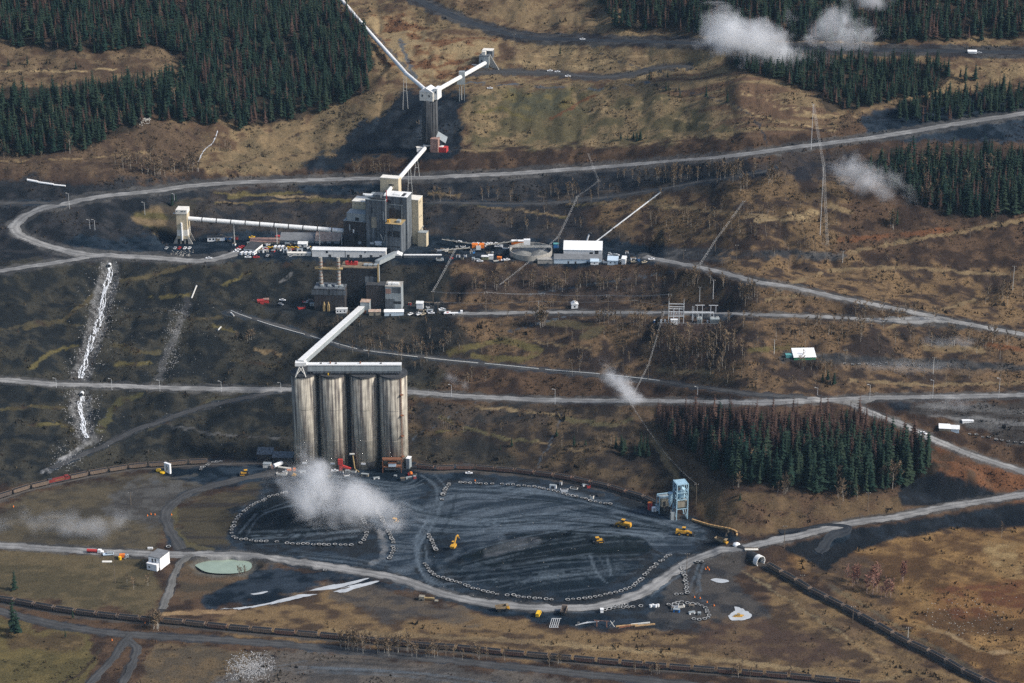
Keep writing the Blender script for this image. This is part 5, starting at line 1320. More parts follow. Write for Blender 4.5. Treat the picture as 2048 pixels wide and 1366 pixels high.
for z0, z1 in ((.02, .30), (.30, .56), (.56, .76), (.76, .99)):
    mb.beam((0, 0, HT * z0), (0, Dp, HT * z1), .28).beam((0, Dp, HT * z0), (0, 0, HT * z1), .28).beam((Wd, 0, HT * z0), (Wd, Dp, HT * z1), .28)
mb.beam((0, 0, HT * .56), (Wd / 2, 0, HT * .64), .3).beam((Wd, 0, HT * .56), (Wd / 2, 0, HT * .64), .3).beam((Wd, 0, 0), (Wd * .5, 0, HT * .3), .3)
mb.build('cross_brace', BLUEF, t)
one(t, 'cyclone', BLUEF, lambda q: q.cyl((Wd * .55, Dp * .5, HT * .60), 3.1, HT * .20, 16).cyl((Wd * .55, Dp * .5, HT * .42), .9, HT * .18, 16, r2=3.1).cyl((Wd * .55, Dp * .5, HT * .80), 3.1, 2, 16, r2=1.2))
one(t, 'top_platform', BLUEF, lambda q: q.b0(.5, Wd - .5, .5, Dp - .5, HT * .985, HT * 1.0))
one(t, 'fan_duct', BLUEF, lambda q: q.beam((1.2, 1.5, HT * .85), (4.5, 4, HT * .93), 1.6, n=10).b0(1, 3, 5, 7.5, HT * .78, HT * .9))
one(t, 'dark_fan', DSTEEL, lambda q: q.beam((1.5, -.1, HT * .88), (1.5, 1.2, HT * .88), 2.6, n=14))
one(t, 'hopper', TANK, lambda q: q.b0(1.0, Wd - .2, .6, Dp - .6, HT * .34, HT * .50).add([(1, .6, HT * .34), (Wd - .2, .6, HT * .34), (Wd - .2, Dp - .6, HT * .34), (1, Dp - .6, HT * .34), (3, 3, HT * .22), (Wd - 2.4, 3, HT * .22), (Wd - 2.4, Dp - 3, HT * .22), (3, Dp - 3, HT * .22)], [(0, 1, 5, 4), (1, 2, 6, 5), (2, 3, 7, 6), (3, 0, 4, 7), (4, 5, 6, 7)]))
one(t, 'side_cyclone', BLUEF, lambda q: q.cyl((-3.6, Dp * .55, HT * .46), 1.6, HT * .24, 12).cyl((-3.6, Dp * .55, HT * .32), .4, HT * .14, 12, r2=1.6).cyl((-3.6, Dp * .55, HT * .70), 2.2, .5, 12))
one(t, 'stair_tower', STEELL, lambda q: q.b0(-4.6, -1.6, .4, 2.4, -.3, HT * .22).b0(-4.6, -4.2, .4, .8, -.3, HT * .30))
f = Fr(1333, 1026, math.degrees(rz))
t = f.thing('bag_filter', 'tan bin housing with pale blue duct frames attached to the blue tower', 'machine')
b = f.blk(1322, 1338, 0, 7, 997, 1013)
one(t, 'bin_wall', TANK, lambda q: q.b0(*b)); one(t, 'bin_roof', STEELL, lambda q: q.b0(b[0] - .3, b[1] + .3, -.3, 7.3, b[5] + .01, b[5] + .5))
one(t, 'lower_bin', TANK, lambda q: q.b0(b[0] + 2.5, b[1] + .6, .3, 6.2, b[4] - 4.2, b[4] - .02)); one(t, 'dark_opening', SOOT, lambda q: q.b0(b[0] + 1.6, b[0] + 3.6, -.12, .2, b[4] + .6, b[4] + 4.4))
for x in (b[0] - 1.6, b[1] - .4):
    for y in (0, 6): one(t, 'leg', BLUEF, lambda q: q.b0(x - .25, x + .25, y - .25, y + .25, -.3, b[5] + 1.4 if x < b[0] else b[4]))
one(t, 'duct_frame', BLUEF, lambda q: q.beam((b[0] - 1.6, 0, b[5] + 1.6), (b[1] + 1, 0, b[5] + 1.6), .6).beam((b[0] - 1.6, 6, b[5] + 1.6), (b[1] + 1, 6, b[5] + 1.6), .6).beam((b[0] - 1.6, 0, b[5] + 1.6), (b[0] - 1.6, 6, b[5] + 1.6), .6))
def tank(name, label, px, py, r, h, m, cap, cat='tank'):
    p = P(px, py); t = thing(name, label, cat, (p[0], p[1] + r, p[2]))
    one(t, 'shell', m, lambda q: q.cyl((0, 0, -.2), r, h, 18)); one(t, 'cap', cap, lambda q: q.cyl((0, 0, h - .19), r * 1.03, .5, 18, r2=r * .5))
    one(t, 'ladder', DSTEEL, lambda q: q.b0(-.3, .3, -r - .15, -r - .02, 0, h))
tank('red_tank', 'upright dark red tank beside the blue loadout tower', 1300, 1021, 1.9, 6.4, REDM, ORANGE)
tank('white_tank', 'short white tank beside the upright red tank', 1308, 1024, 1.9, 3.4, WHITE_C, WHITE_C)
shed('control_cabin', 'pale grey control cabin between white tank and blue tower', 1312, 1319, 1022, 1013, 4, 10, LBLUE, STEELL, cat='cabin')

# ------------------------------------------------------------------ substation
SF = Fr(1352, 648, -2, z=SUB_Z)
t = SF.thing('substation', 'steel lattice electrical substation with busbars and transformers', 'substation')
def X(px, y=0): return SF.x(px, y)
def post(px, y, h, w=.28): one(t, 'lattice_post', STEEL, lambda q: q.b0(X(px, y) - w, X(px, y) + w, y - w, y + w, -.3, h))
for px in (1337, 1347, 1358, 1367):
    for y in (2, 9): post(px, y, 11 if px in (1347, 1358) else 15)
for z in (6.2, 7.4, 10.5, 15):
    for y in (2, 9): one(t, 'busbar_beam', STEEL, lambda q: q.beam((X(1336.5, y), y, z), (X(1368, y), y, z), .5))
for px in range(1340, 1368, 5): one(t, 'insulator', mat('brown_porcelain', (.16, .10, .08), .4, .1, 1), lambda q: q.cyl((X(px, 2), 2, 7.6), .3, 2.8, 8))
for px in (1337, 1367): one(t, 'lightning_mast', STEEL, lambda q: q.cyl((X(px, 9), 9, 15), .25, 5, 6, r2=.06))
one(t, 'long_busbar', STEEL, lambda q: q.beam((X(1368, 6), 6, 8.4), (X(1427, 6), 6, 8.4), .7).beam((X(1368, 8), 8, 8.4), (X(1427, 8), 8, 8.4), .5))
for px in (1385, 1397, 1404, 1420, 1427): post(px, 6, 8.4, .25)
for px in (1384, 1387): post(px, 9, 13, .2)
for px in (1399, 1426):
    for s in (-2.2, 2.2): one(t, 'terminal_post', STEEL, lambda q: q.b0(X(px, 12) + s - .25, X(px, 12) + s + .25, 11.8, 12.2, -.3, 13))
    one(t, 'cross_arm', STEEL, lambda q: q.beam((X(px, 12) - 4, 12, 13), (X(px, 12) + 4, 12, 13), .5))
for px, m_ in ((1399, TEALM), (1425, STEELL), (1434, STEELL)):
    tr = one(t, 'transformer', mat('transformer_grey', (.36, .40, .40), .6, .1, .5), lambda q: q.b0(X(px, 3) - 2, X(px, 3) + 2, 2, 5.5, -.2, 4.4))
    one(tr, 'cooling_fins', STEELL, lambda q: [q.b0(X(px, 3) - 2 + i * .8, X(px, 3) - 1.7 + i * .8, 1.1, 1.98, .4, 3.8) for i in range(5)])
    for s in (-1, 0, 1): one(tr, 'bushing', WHITE, lambda q: q.cyl((X(px, 3) + s, 3.6, 4.4), .22, 1.8, 8))
for px in (1322, 1330, 1415): one(t, 'switch_cabinet', WHITE, lambda q: q.b0(X(px, 4) - .7, X(px, 4) + .7, 4, 5.2, -.2, 2))
one(t, 'control_house_wall', WHITE_C, lambda q: q.b0(X(1341.5, -.5), X(1355, -.5), -.8, 3.2, -.3, 3.6)); one(t, 'control_house_roof', WHITE, lambda q: q.b0(X(1341, -.5), X(1355.6, -.5), -1, 3.4, 3.61, 4.0))
for px in range(1316, 1444, 8): one(t, 'fence_post', STEEL, lambda q: q.b0(X(px, -3) - .08, X(px, -3) + .08, -3.1, -2.94, -.3, 2.2))
one(t, 'fence_rail', STEEL, lambda q: q.beam((X(1316, -3), -3, 2.1), (X(1443, -3), -3, 2.1), .1))
machine(1309, 645, 'small bright blue drum at the substation fence', 'blue_drum', 'drum', [('drum', BLUEM, lambda q: q.cyl((0, 0, -.1), .9, 2.2, 12)), ('lid', WHITE, lambda q: q.cyl((0, 0, 2.11), .95, .15, 12))])
machine(1452, 633, 'yellow excavator parked beside the substation', 'small_excavator', 'excavator', [('body', YELLOW, lambda q: q.b0(-1.8, 1.2, -1.2, 1.2, 1, 2.6)), ('cab', GLASS, lambda q: q.b0(-.2, 1, -1.1, .1, 2.6, 3.8)), ('track', BLACK, lambda q: q.b0(-1.9, 1.9, -1.5, -.8, 0, 1).b0(-1.9, 1.9, .8, 1.5, 0, 1)), ('boom', YELLOW, lambda q: q.beam((1, 0, 2), (3.6, 0, 4.6), .5).beam((3.6, 0, 4.6), (5, 0, 1.6), .4))])

# ------------------------------------------------------------------ utility poles and wires
POLES = []
def pole(px, py, row_top, label, group=None, lamp=False, arms=1, m=None, w=.28):
    p = P(px, py); f = Fr(px, py)
    h = max(6, f.z(row_top, 0, 0))
    t = thing('street_lamp' if lamp else 'utility_pole', label, 'lamp' if lamp else 'pole', tuple(p), 0, group)
    one(t, 'shaft', m or WOOD, lambda q: q.cyl((0, 0, -.5), w, h + .5, 7, r2=w * .6))
    if lamp:
        one(t, 'arm', STEEL, lambda q: q.beam((0, 0, h - .1), (-1.8, 0, h + .4), .16)); one(t, 'lamp_head', PALEW, lambda q: q.b0(-2.7, -1.5, -.3, .3, h + .3, h + .6))
    else:
        for a in range(arms):
            arm = one(t, 'cross_arm', WOOD, lambda q: q.beam((-1.6, 0, h - .5 - 1.4 * a), (1.6, 0, h - .5 - 1.4 * a), .22))
            for s in (-1.4, 0, 1.4): one(arm, 'insulator', WHITE, lambda q: q.cyl((s, 0, h - .4 - 1.4 * a), .12, .5, 6))
    return np.array([p[0], p[1], p[2] + h])
WIRE = mat('bare_wire', (.55, .55, .54), .5, .1, 1.0)
def wires(name, label, pts, n=3, gap=1.4, sag=.03, r=.07, cross=(1, 0)):
    t = thing(name, label, 'wires', tuple(pts[0]))
    for k in range(n):
        off = (k - (n - 1) / 2) * gap * .6
        mb = MB()
        for a, b in zip(pts[:-1], pts[1:]):
            a = Vector(tuple(a)) + Vector((cross[0] * off, cross[1] * off, 0)); b = Vector(tuple(b)) + Vector((cross[0] * off, cross[1] * off, 0))
            d = (b - a).length; o = Vector(tuple(pts[0])); q = []
            for i in range(17):
                s = i / 16; v = a.lerp(b, s); v.z -= sag * d * 4 * s * (1 - s); q.append(v - o)
            mb.tube(q, r * .62, 3)
        mb.build('wire', WIRE, t)
top1 = [pole(866, 606, 583, 'tall pole beside the dryer parking where the lines turn', 'power line poles'), pole(972, 624, 584, 'wooden power pole east of the white cars', 'power line poles', arms=2),
        pole(1085, 619, 587, 'wooden power pole above the bare birches', 'power line poles', arms=2), pole(1216, 622, 590, 'wooden power pole past the white pump shed', 'power line poles', arms=2), pole(1339, 626, 588, 'wooden power pole behind the substation frame', 'power line poles', arms=2)]
wires('power_line', 'sagging power wires from the dryer to the substation', top1, 3, 1.5, .022, .08, cross=(0, 1))
lowp = [pole(876, 626, 604, 'short pole next to the dryer parked cars', 'power line poles'), pole(1077, 640, 602, 'pale pole among the bare birches', 'power line poles', m=PALEW), pole(1268, 636, 600, 'slim pole above the pump shed road', 'power line poles'), pole(1340, 640, 612, 'short pole at the substation corner', 'power line poles')]
wires('low_power_line', 'lower pair of power wires beside the substation road', lowp, 2, 1.0, .018, .06, cross=(0, 1))
pA = pole(1426, 598, 560, 'tall slender mast above the substation', 'power line poles', m=STEEL, arms=1); pB = pole(1399, 604, 574, 'second slender mast above the substation', 'power line poles', m=STEEL)
far = [np.array([*P(1110, 480)[:2], P(1110, 480)[2] + 12]), pole(1117, 492, 476, 'cross-armed pole beside the bright blue cabin', 'power line poles')]
upl = [pole(1622, 300, 208, 'very tall pale mast beside the haul road', 'tall masts', m=STEEL, w=.24), pole(1640, 470, 330, 'very tall pale mast on the brown slope below the haul road', 'tall masts', m=STEEL, w=.24), pole(1653, 522, 488, 'wooden pole near the dark bend of the settling strip', 'power line poles')]
wires('steep_power_line', 'nearly vertical power wires running down the eastern slope', upl, 3, 1.6, .006, .09)
up2 = [P(1176, 330) + np.array([0, 0, 12]), pole(1197, 398, 362, 'wooden pole on the slope below the haul road', 'power line poles'), pole(1155, 415, 392, 'wooden pole above the white hall slope', 'power line poles'), pole(1116, 502, 474, 'double pole beside the thickener tank', 'power line poles'), np.array([*P(1000, 590)[:2], P(1000, 590)[2] + 10])]
wires('slope_power_line', 'power wires dropping from the haul road to the thickener', up2, 3, 1.3, .01, .06)
wires('dryer_power_line', 'power wires falling from the bench edge to the dryer parking pole', [P(912, 515) + np.array([0, 0, 9]), top1[0]], 3, 1.3, .01, .07)
up3 = [pole(1487, 425, 402, 'wooden pole on the tan patch of the eastern slope', 'power line poles'), pole(1430, 503, 480, 'wooden pole at the east end of the bench', 'power line poles'), pole(1398, 555, 530, 'wooden pole below the east road', 'power line poles'), pA]
wires('east_power_line', 'power wires crossing the east road to the substation mast', up3, 3, 1.3, .008, .06)
wires('south_power_line', 'power wires falling from the substation to the valley road', [P(1328, 640) + np.array([0, 0, 8]), pole(1296, 760, 730, 'wooden pole by the pipeline track', 'power line poles'), pole(1268, 800, 785, 'wooden pole beside the valley road steam', 'power line poles')], 2, 1.4, .008, .07)
wires('tower_power_line', 'power wires sweeping down the brown slope to the pole behind the blue tower', [P(1255, 812) + np.array([0, 0, 7]), P(1330, 915) + np.array([0, 0, 4]), pole(1392, 1010, 968, 'dark wooden pole behind the blue loadout tower', 'power line poles')], 2, 1.2, .02, .08)
for px, py, rt, lab in ((1367, 518, 500, 'pole on the bench east of the white hall'), (1473, 520, 490, 'pole beside the grey settling strip'), (1685, 525, 502, 'pole with a pale box past the settling strip'), (2025, 580, 532, 'pale pole at the east edge of the slope'),
                        (1548, 708, 679, 'pale pole beside the teal container'), (1690, 725, 700, 'lamp-topped pole at the green shed yard'), (1866, 748, 715, 'pale pole below the eastern yard strip'), (1568, 1097, 1052, 'wooden pole with a cross arm where the road bends by the tunnel'),
                        (1373, 1150, 1107, 'wooden pole at the bend of the yard road'), (1604, 1172, 1150, 'wooden pole beside the tunnel train'), (1705, 1246, 1213, 'wooden pole between the tunnel train and the grass track'), (1815, 1285, 1255, 'pale pole where the tunnel train leaves the field'),
                        (1028, 130, 68, 'tall dark pole on the upper coal road bend'), (1735, 1022, 985, 'wooden pole on the tan slope below the wood'), (230, 1165, 1105, 'thin pole in the olive field near the white pump house'), (262, 1010, 985, 'thin pole on the grey flat west of the ramp')):
    pole(px, py, rt, lab, 'scattered wooden poles', m=PALEW if 'pale' in lab else None)
for px, py, rt, lab in ((139, 418, 387, 'near the haul road loop'), (349, 402, 388, 'under the haul road'), (290, 430, 405, 'above the grey stream'), (190, 460, 440, 'on the dark bank'), (180, 458, 440, 'beside the twin lamp on the dark bank'), (113, 775, 757, 'on the valley road west end'), (224, 780, 758, 'at the stream crossing'), (320, 783, 761, 'past the rocky gully'),
                        (443, 784, 763, 'before the silos'), (562, 786, 766, 'behind the first silo'), (903, 793, 770, 'east of the silos'), (1110, 808, 779, 'above the brown gully'), (1395, 790, 774, 'beside the wood'), (1635, 790, 776, 'before the road junction'), (1739, 802, 770, 'at the road junction'), (1865, 797, 761, 'east of the junction'), (1997, 796, 757, 'at the far end of the valley road')):
    pole(px, py, rt, 'thin street lamp ' + lab, 'street lamps along the roads', lamp=True, m=STEEL, w=.18)

# ------------------------------------------------------------------ coal train
CARM = [mat('rust_brown_wagon', (.17, .085, .062), .8, .22, .5, streak=.5, dirt=(.05, .04, .038)), mat('grey_brown_wagon', (.20, .145, .105), .8, .22, .5, streak=.5, dirt=(.055, .048, .044)), mat('dark_wagon', (.105, .085, .078), .8, .22, .5, streak=.5, dirt=(.028, .027, .028))]
COALM = mat('coal_load', (.016, .018, .021), .9, .5, 1.2, bump=.8)
RIM = mat('worn_wagon_rim', (.20, .145, .11), .8, .3, .8)
def make_wagon(m):
    root = bpy.data.objects.new('coal_wagon', None); COL.objects.link(root)
    h0, h1, L_, W_ = 1.05, 3.8, 14.4, 3.2
    mb = MB()
    prof = [(-L_ / 2, h1), (-L_ / 2, 2.0), (-L_ / 2 + 1.8, h0 + .1), (L_ / 2 - 1.8, h0 + .1), (L_ / 2, 2.0), (L_ / 2, h1)]
    vs = [(x, -W_ / 2, z) for x, z in prof] + [(x, W_ / 2, z) for x, z in prof]
    n = len(prof)
    mb.add(vs, [tuple(range(n - 1, -1, -1)), tuple(range(n, 2 * n))] + [(i, i + 1, n + i + 1, n + i) for i in range(n - 1)])
    mb.build('hopper_body', m, root)
    mb = MB()
    for s in (-1, 1):
        for i in range(11): mb.b0(-L_ / 2 + .1 + i * 1.4, -L_ / 2 + .28 + i * 1.4, s * W_ / 2 - .08, s * W_ / 2 + .10, h0 + .4, h1)
        mb.b0(-L_ / 2, L_ / 2, s * W_ / 2 - .10, s * W_ / 2 + .13, h1 - .02, h1 + .16)
    for s in (-1, 1): mb.b0(s * L_ / 2 - .1, s * L_ / 2 + .1, -W_ / 2, W_ / 2, h1 - .02, h1 + .16)
    mb.build('side_ribs', RIM, root)
    mb = MB(); nx, ny = 12, 5
    vs = []; fs = []
    for i in range(nx):
        for j in range(ny):
            u, v = i / (nx - 1), j / (ny - 1)
            vs.append((-L_ / 2 + .15 + u * (L_ - .3), -W_ / 2 + .12 + v * (W_ - .24), h1 - .1 + .55 * math.sin(math.pi * v) * (math.sin(math.pi * u) ** .4) + random.uniform(-.08, .08)))
    for i in range(nx - 1):
        for j in range(ny - 1): fs.append((i * ny + j, (i + 1) * ny + j, (i + 1) * ny + j + 1, i * ny + j + 1))
    mb.add(vs, fs); mb.build('coal_heap', COALM, root)
    for s in (-1, 1):
        mb = MB(); mb.b0(s * 5.6 - 1.3, s * 5.6 + 1.3, -1.05, 1.05, .45, 1.0)
        bg = mb.build('bogie', DSTEEL, root)
        for a in (-.9, .9): one(bg, 'wheelset', DSTEEL, lambda q: [q.beam((s * 5.6 + a, y - .1, .48), (s * 5.6 + a, y + .1, .48), .94, n=10) for y in (-.72, .72)])
    mb = MB(); mb.b0(-8.0, 8.0, -.2, .2, .75, 1.04); mb.build('coupler', DSTEEL, root)
    return root
protos = [make_wagon(m) for m in CARM]
used = [False] * 3
def along(path, s):
    d = np.concatenate([[0], np.cumsum(np.linalg.norm(np.diff(path[:, :2], axis=0), axis=1))])
    return np.array([np.interp(s, d, path[:, k]) for k in range(3)]), d[-1]
def train(path, s0, s1, lab, grp, seq):
    s = s0; k = 0
    while s < s1:
        a, tot = along(path, s - 5.9); b, _ = along(path, s + 5.9)
        if s + 8 > tot: break
        m = seq(k)
        if m is not None:
            c = (a + b) / 2
            o = protos[m] if not used[m] else copy_tree(protos[m]); used[m] = True
            o.location = (c[0], c[1], c[2] + .62)
            o.rotation_euler = (0, -math.atan2(b[2] - a[2], 11.8), math.atan2(b[1] - a[1], b[0] - a[0]))
            tag(o, ['rust brown ', 'grey brown ', 'dark dusty '][m] + lab, 'wagon', grp)
        s += 16.3; k += 1
rr_ = random.Random(3)
train(track_paths['lower'], 9, 1e9, 'coal wagon in the long train along the lower road', 'wagons of the lower train', lambda k: (2 if k < 9 else rr_.choice([0, 0, 2, 0, 1])) )
lp = track_paths['loop']
d_all = np.concatenate([[0], np.cumsum(np.linalg.norm(np.diff(lp[:, :2], axis=0), axis=1))])
lpx = project(lp[:, 0], lp[:, 1], lp[:, 2])[0]
sW = d_all[np.argmin(abs(lpx - 425))]; sL = d_all[np.argmin(abs(lpx - 118))]; sE = d_all[np.argmin(abs(lpx - 842))]
train(lp, sL % 16.3, sW, 'coal wagon on the rail loop west of the silos', 'wagons west of the silos', lambda k: None if abs(sL % 16.3 + 16.3 * k - sL) < 5 or abs(sL % 16.3 + 16.3 * k - sL - 16.3 * 13) < 1 else (1 if 16.3 * k > sL - 60 else 2) if k % 3 else 1)
train(lp, sE + 4, d_all[-1] - 20, 'coal wagon on the rail loop east of the silos', 'wagons east of the silos', lambda k: 0 if k < 9 else rr_.choice([0, 2]))
train(track_paths['tunnel'], 22, 1e9, 'coal wagon in the train leaving the tunnel', 'wagons of the tunnel train', lambda k: 1 if k < 3 else rr_.choice([1, 2, 1, 2]))
# locomotive in the loop
c, _ = along(lp, sL); b, _ = along(lp, sL + 4)
t = thing('locomotive', 'red and orange diesel locomotive between the dark wagons', 'locomotive', (c[0], c[1], c[2] + .62), math.atan2(b[1] - c[1], b[0] - c[0]))
LOCO = mat('locomotive_red', (.20, .035, .03), .5, .15, .5)
one(t, 'hood', LOCO, lambda q: q.b0(-9.5, 4.5, -1.1, 1.1, 1.5, 4.2)); one(t, 'cab', LOCO, lambda q: q.b0(4.52, 7.6, -1.5, 1.5, 1.5, 4.7)); one(t, 'nose', LOCO, lambda q: q.b0(7.62, 9.8, -1.1, 1.1, 1.5, 3.3))
one(t, 'frame', DSTEEL, lambda q: q.b0(-10.6, 10.6, -1.5, 1.5, 1.0, 1.49)); one(t, 'side_stripe', RUSTM, lambda q: q.b0(-4, 4.4, -1.16, -1.11, 2.2, 3.4)); one(t, 'radiator', DSTEEL, lambda q: q.b0(-9.2, -6, -1.3, 1.3, 4.21, 4.7)); one(t, 'cab_window', GLASS, lambda q: q.b0(5, 7.2, -1.56, -1.5, 3.4, 4.3))
for s in (-6.2, 6.2): one(t, 'bogie', DSTEEL, lambda q: q.b0(s - 2.2, s + 2.2, -1.1, 1.1, .3, .99))

# tunnel portal with its white rim
tp = track_paths['tunnel']; c0 = tp[4]; dv = Vector(tuple(tp[14] - tp[4])); dv.z = 0; dv.normalize()
t = thing('tunnel_portal', 'round white-rimmed corrugated tunnel mouth under the yard road', 'tunnel', tuple(c0), math.atan2(dv.y, dv.x))
mb = MB(); n = 28; ro, ri = 4.4, 3.9
for i in range(n):
    a0, a1 = 2 * math.pi * i / n, 2 * math.pi * (i + 1) / n
    q0 = [(x, r_ * math.cos(a), 2.7 + r_ * math.sin(a)) for a in (a0, a1) for x, r_ in ((0, ri), (0, ro), (-4, ro), (-4, ri))]
    mb.add(q0, [(0, 1, 5, 4), (1, 2, 6, 5), (3, 0, 4, 7)])
mb.build('rim', WHITE, t)
mb = MB()
for i in range(n):
    a0, a1 = 2 * math.pi * i / n, 2 * math.pi * (i + 1) / n
    q0 = [(x, r_ * math.cos(a), 2.7 + r_ * math.sin(a)) for a in (a0, a1) for x, r_ in ((-3.9, ri), (-24, ri), (-3.9, ro - .05), (-24, ro - .05))]
    mb.add(q0, [(0, 4, 5, 1), (2, 3, 7, 6)])
mb.add([(-24, ri * math.cos(2 * math.pi * i / n), 2.7 + ri * math.sin(2 * math.pi * i / n)) for i in range(n)], [tuple(range(n))])
mb.build('pipe_lining', SOOT, t)
one(t, 'track_bed', BALLAST, lambda q: q.b0(-23, 0, -3, 3, -.8, .25))

# ------------------------------------------------------------------ tyre barriers
def lathe(prof, n):
    vs = []; fs = []
    k = len(prof)
    for i in range(n):
        a = 2 * math.pi * i / n
        vs += [(r_ * math.cos(a), r_ * math.sin(a), z_) for r_, z_ in prof]
    for i in range(n):
        j = (i + 1) % n
        for q in range(k): fs.append((i * k + q, j * k + q, j * k + (q + 1) % k, i * k + (q + 1) % k))
    return vs, fs
TYRE_D = mat('dusty_tyre_sidewall', (.40, .40, .39), .9, .3, 1.2)
def tyre_mesh(s):
    mb = MB(); vs, fs = lathe([(1.05 * s, .45 * s), (1.2 * s, 1.0 * s), (1.62 * s, 1.06 * s), (1.78 * s, .85 * s), (1.8 * s, .2 * s), (1.6 * s, 0), (1.15 * s, .05 * s)], 14)
    mb.v = vs; mb.f = fs; mb.mi = [1 if (i % 7) in (1,) else 0 for i in range(len(fs))]
    o = mb.build('tyre', [BLACK, TYRE_D]); return o
tyre0 = tyre_mesh(1.0); first = [True]
def tyre(x, y, z, lab, grp, s=1.0):
    o = tyre0 if first[0] else tyre0.copy()
    if not first[0]: COL.objects.link(o)
    first[0] = False
    o.location = (x, y, z); o.scale = (s, s, s); o.rotation_euler = (random.uniform(-.10, .10), random.uniform(-.10, .10), random.uniform(0, 6))
    tag(o, lab, 'tyre', grp)
TL = [
 ([(572,986),(540,994),(505,1011),(483,1029),(470,1046),(464,1065),(473,1077),(500,1081),(560,1085),(620,1088),(680,1090),(714,1090),(729,1079),(733,1062)], 'giant dusty tyre in the barrier round the western coal pile', 4.7, 1.0),
 ([(777,1062),(784,1078),(787,1094),(783,1112),(776,1120)], 'giant tyre in the short row beside the pale ramp', 4.2, 1.0),
 ([(735,985),(750,1010),(762,1035),(772,1052)], 'giant tyre in the row standing in the steam east side', 4.6, 1.0),
 ([(695,985),(712,1012),(724,1036),(730,1052)], 'giant tyre in the row standing in the steam west side', 4.6, 1.0),
 ([(858,1070),(866,1086),(872,1104)], 'giant tyre in the short row left of the yellow excavator', 4.4, 1.0),
 ([(850,1128),(866,1148),(900,1161),(950,1178),(1010,1191),(1060,1196),(1112,1201)], 'giant tyre in the barrier along the lower edge of the black pile', 4.6, 1.0),
 ([(1135,1200),(1180,1197),(1235,1185),(1262,1176)], 'giant tyre in the barrier at the south-east edge of the black pile', 4.8, 1.0),
 ([(1266,1172),(1290,1151),(1312,1132),(1342,1110)], 'giant tyre in the barrier climbing towards the yellow loader', 4.2, 1.0),
 ([(884,1000),(889,984),(899,968)], 'giant tyre in the short row at the top left of the yard', 4.0, 1.0),
 ([(920,966),(960,968),(1000,969),(1050,973),(1100,981),(1150,993),(1190,1004),(1232,1011)], 'giant tyre in the barrier below the silo train', 5.0, .95),
 ([(1362,1130),(1368,1150),(1372,1170),(1375,1188)], 'giant tyre in the row beside the bent pole', 3.8, 1.0),
 ([(1210,1222),(1225,1218),(1240,1216),(1262,1216),(1288,1213)], 'giant tyre in the heap south of the yard road', 4.0, 1.0),
 ([(1232,1213),(1246,1211),(1260,1212)], 'giant tyre in the back row of the heap south of the yard road', 4.4, 1.0),
 ([(1338,1210),(1352,1209),(1360,1205),(1390,1209),(1402,1212),(1412,1218),(1416,1228),(1418,1236),(1400,1240),(1382,1238)], 'giant tyre in the ring beside the pale pond', 4.4, 1.0),
 ([(402,940),(410,934),(425,926),(452,923)], 'tyre in the small curve by the rail loop', 4.2, .9),
 ([(1352,1190),(1362,1189)], 'giant tyre at the foot of the row beside the bent pole', 4.2, 1.0),
 ([(1393,1126),(1406,1125)], 'giant tyre of the pair by the yard road bend', 4.4, 1.0),
 ([(1940,868),(1965,874),(1995,880),(2048,885)], 'tyre in the line below the eastern yard', 6.0, .8),
 ([(1690,727),(1740,729),(1800,731),(1850,731)], 'tyre in the row along the green shed yard', 7.0, .75),
]
for pts, lab, sp, s in TL:
    path = resample([P(*q) for q in pts], sp * .86)
    for p in path:
        x, y = p[0] + random.uniform(-.5, .5), p[1] + random.uniform(-.6, .6)
        if random.random() < .03: continue
        tyre(x, y, float(ground_z(x, y)) - random.uniform(.0, .35), lab, lab.replace('giant ', '').replace('tyre in', 'tyres in'), s * random.uniform(.82, 1.12))

# ------------------------------------------------------------------ vehicles
def wheel(parent, x, y, r, w, m=BLACK):
    return one(parent, 'wheel', m, lambda q: q.beam((x, y - w / 2, r), (x, y + w / 2, r), 2 * r, n=10))
def make_pickup(m, kind='pickup'):
    t = bpy.data.objects.new('pickup_truck' if kind == 'pickup' else 'van', None); COL.objects.link(t)
    if kind == 'pickup':
        mb = MB(); mb.b0(-2.9, 2.9, -.95, .95, .55, 1.15); mb.b0(1.2, 2.8, -.93, .93, 1.16, 1.3); mb.b0(-2.9, -.85, -.95, -.85, 1.16, 1.45).b0(-2.9, -.85, .85, .95, 1.16, 1.45).b0(-2.9, -2.8, -.84, .84, 1.16, 1.45)
        mb.build('body', m, t)
        one(t, 'cab_roof', m, lambda q: q.box((.1, 0, 1.93), (1.7, 1.6, .12))); one(t, 'cab_glass', GLASS, lambda q: q.box((.15, 0, 1.52), (2.2, 1.8, .7), taper=.78))
    else:
        one(t, 'body', m, lambda q: q.b0(-3.2, 3.2, -1.1, 1.1, .5, 1.5).b0(-3.2, 2.0, -1.08, 1.08, 1.51, 2.7)); one(t, 'windscreen', GLASS, lambda q: q.b0(2.01, 2.4, -1.0, 1.0, 1.52, 2.4)); one(t, 'side_window', GLASS, lambda q: q.b0(-2.6, 1.8, -1.12, -1.08, 1.8, 2.4))
    for x in (-1.9, 1.9):
        for y in (-.85, .85): wheel(t, x, y, .42, .3)
    return t
PAINT = {'white': mat('white_car_paint', (.80, .80, .80), .35, .03, 1), 'silver': mat('silver_car_paint', (.42, .43, .44), .35, .04, 1), 'red': mat('red_car_paint', (.42, .03, .03), .35, .05, 1), 'yellow': YELLOWB, 'blue': mat('blue_car_paint', (.05, .12, .30), .35, .05, 1), 'dark': mat('dark_car_paint', (.03, .03, .035), .35, .05, 1), 'tan': mat('tan_car_paint', (.40, .34, .24), .5, .05, 1)}
veh = {}
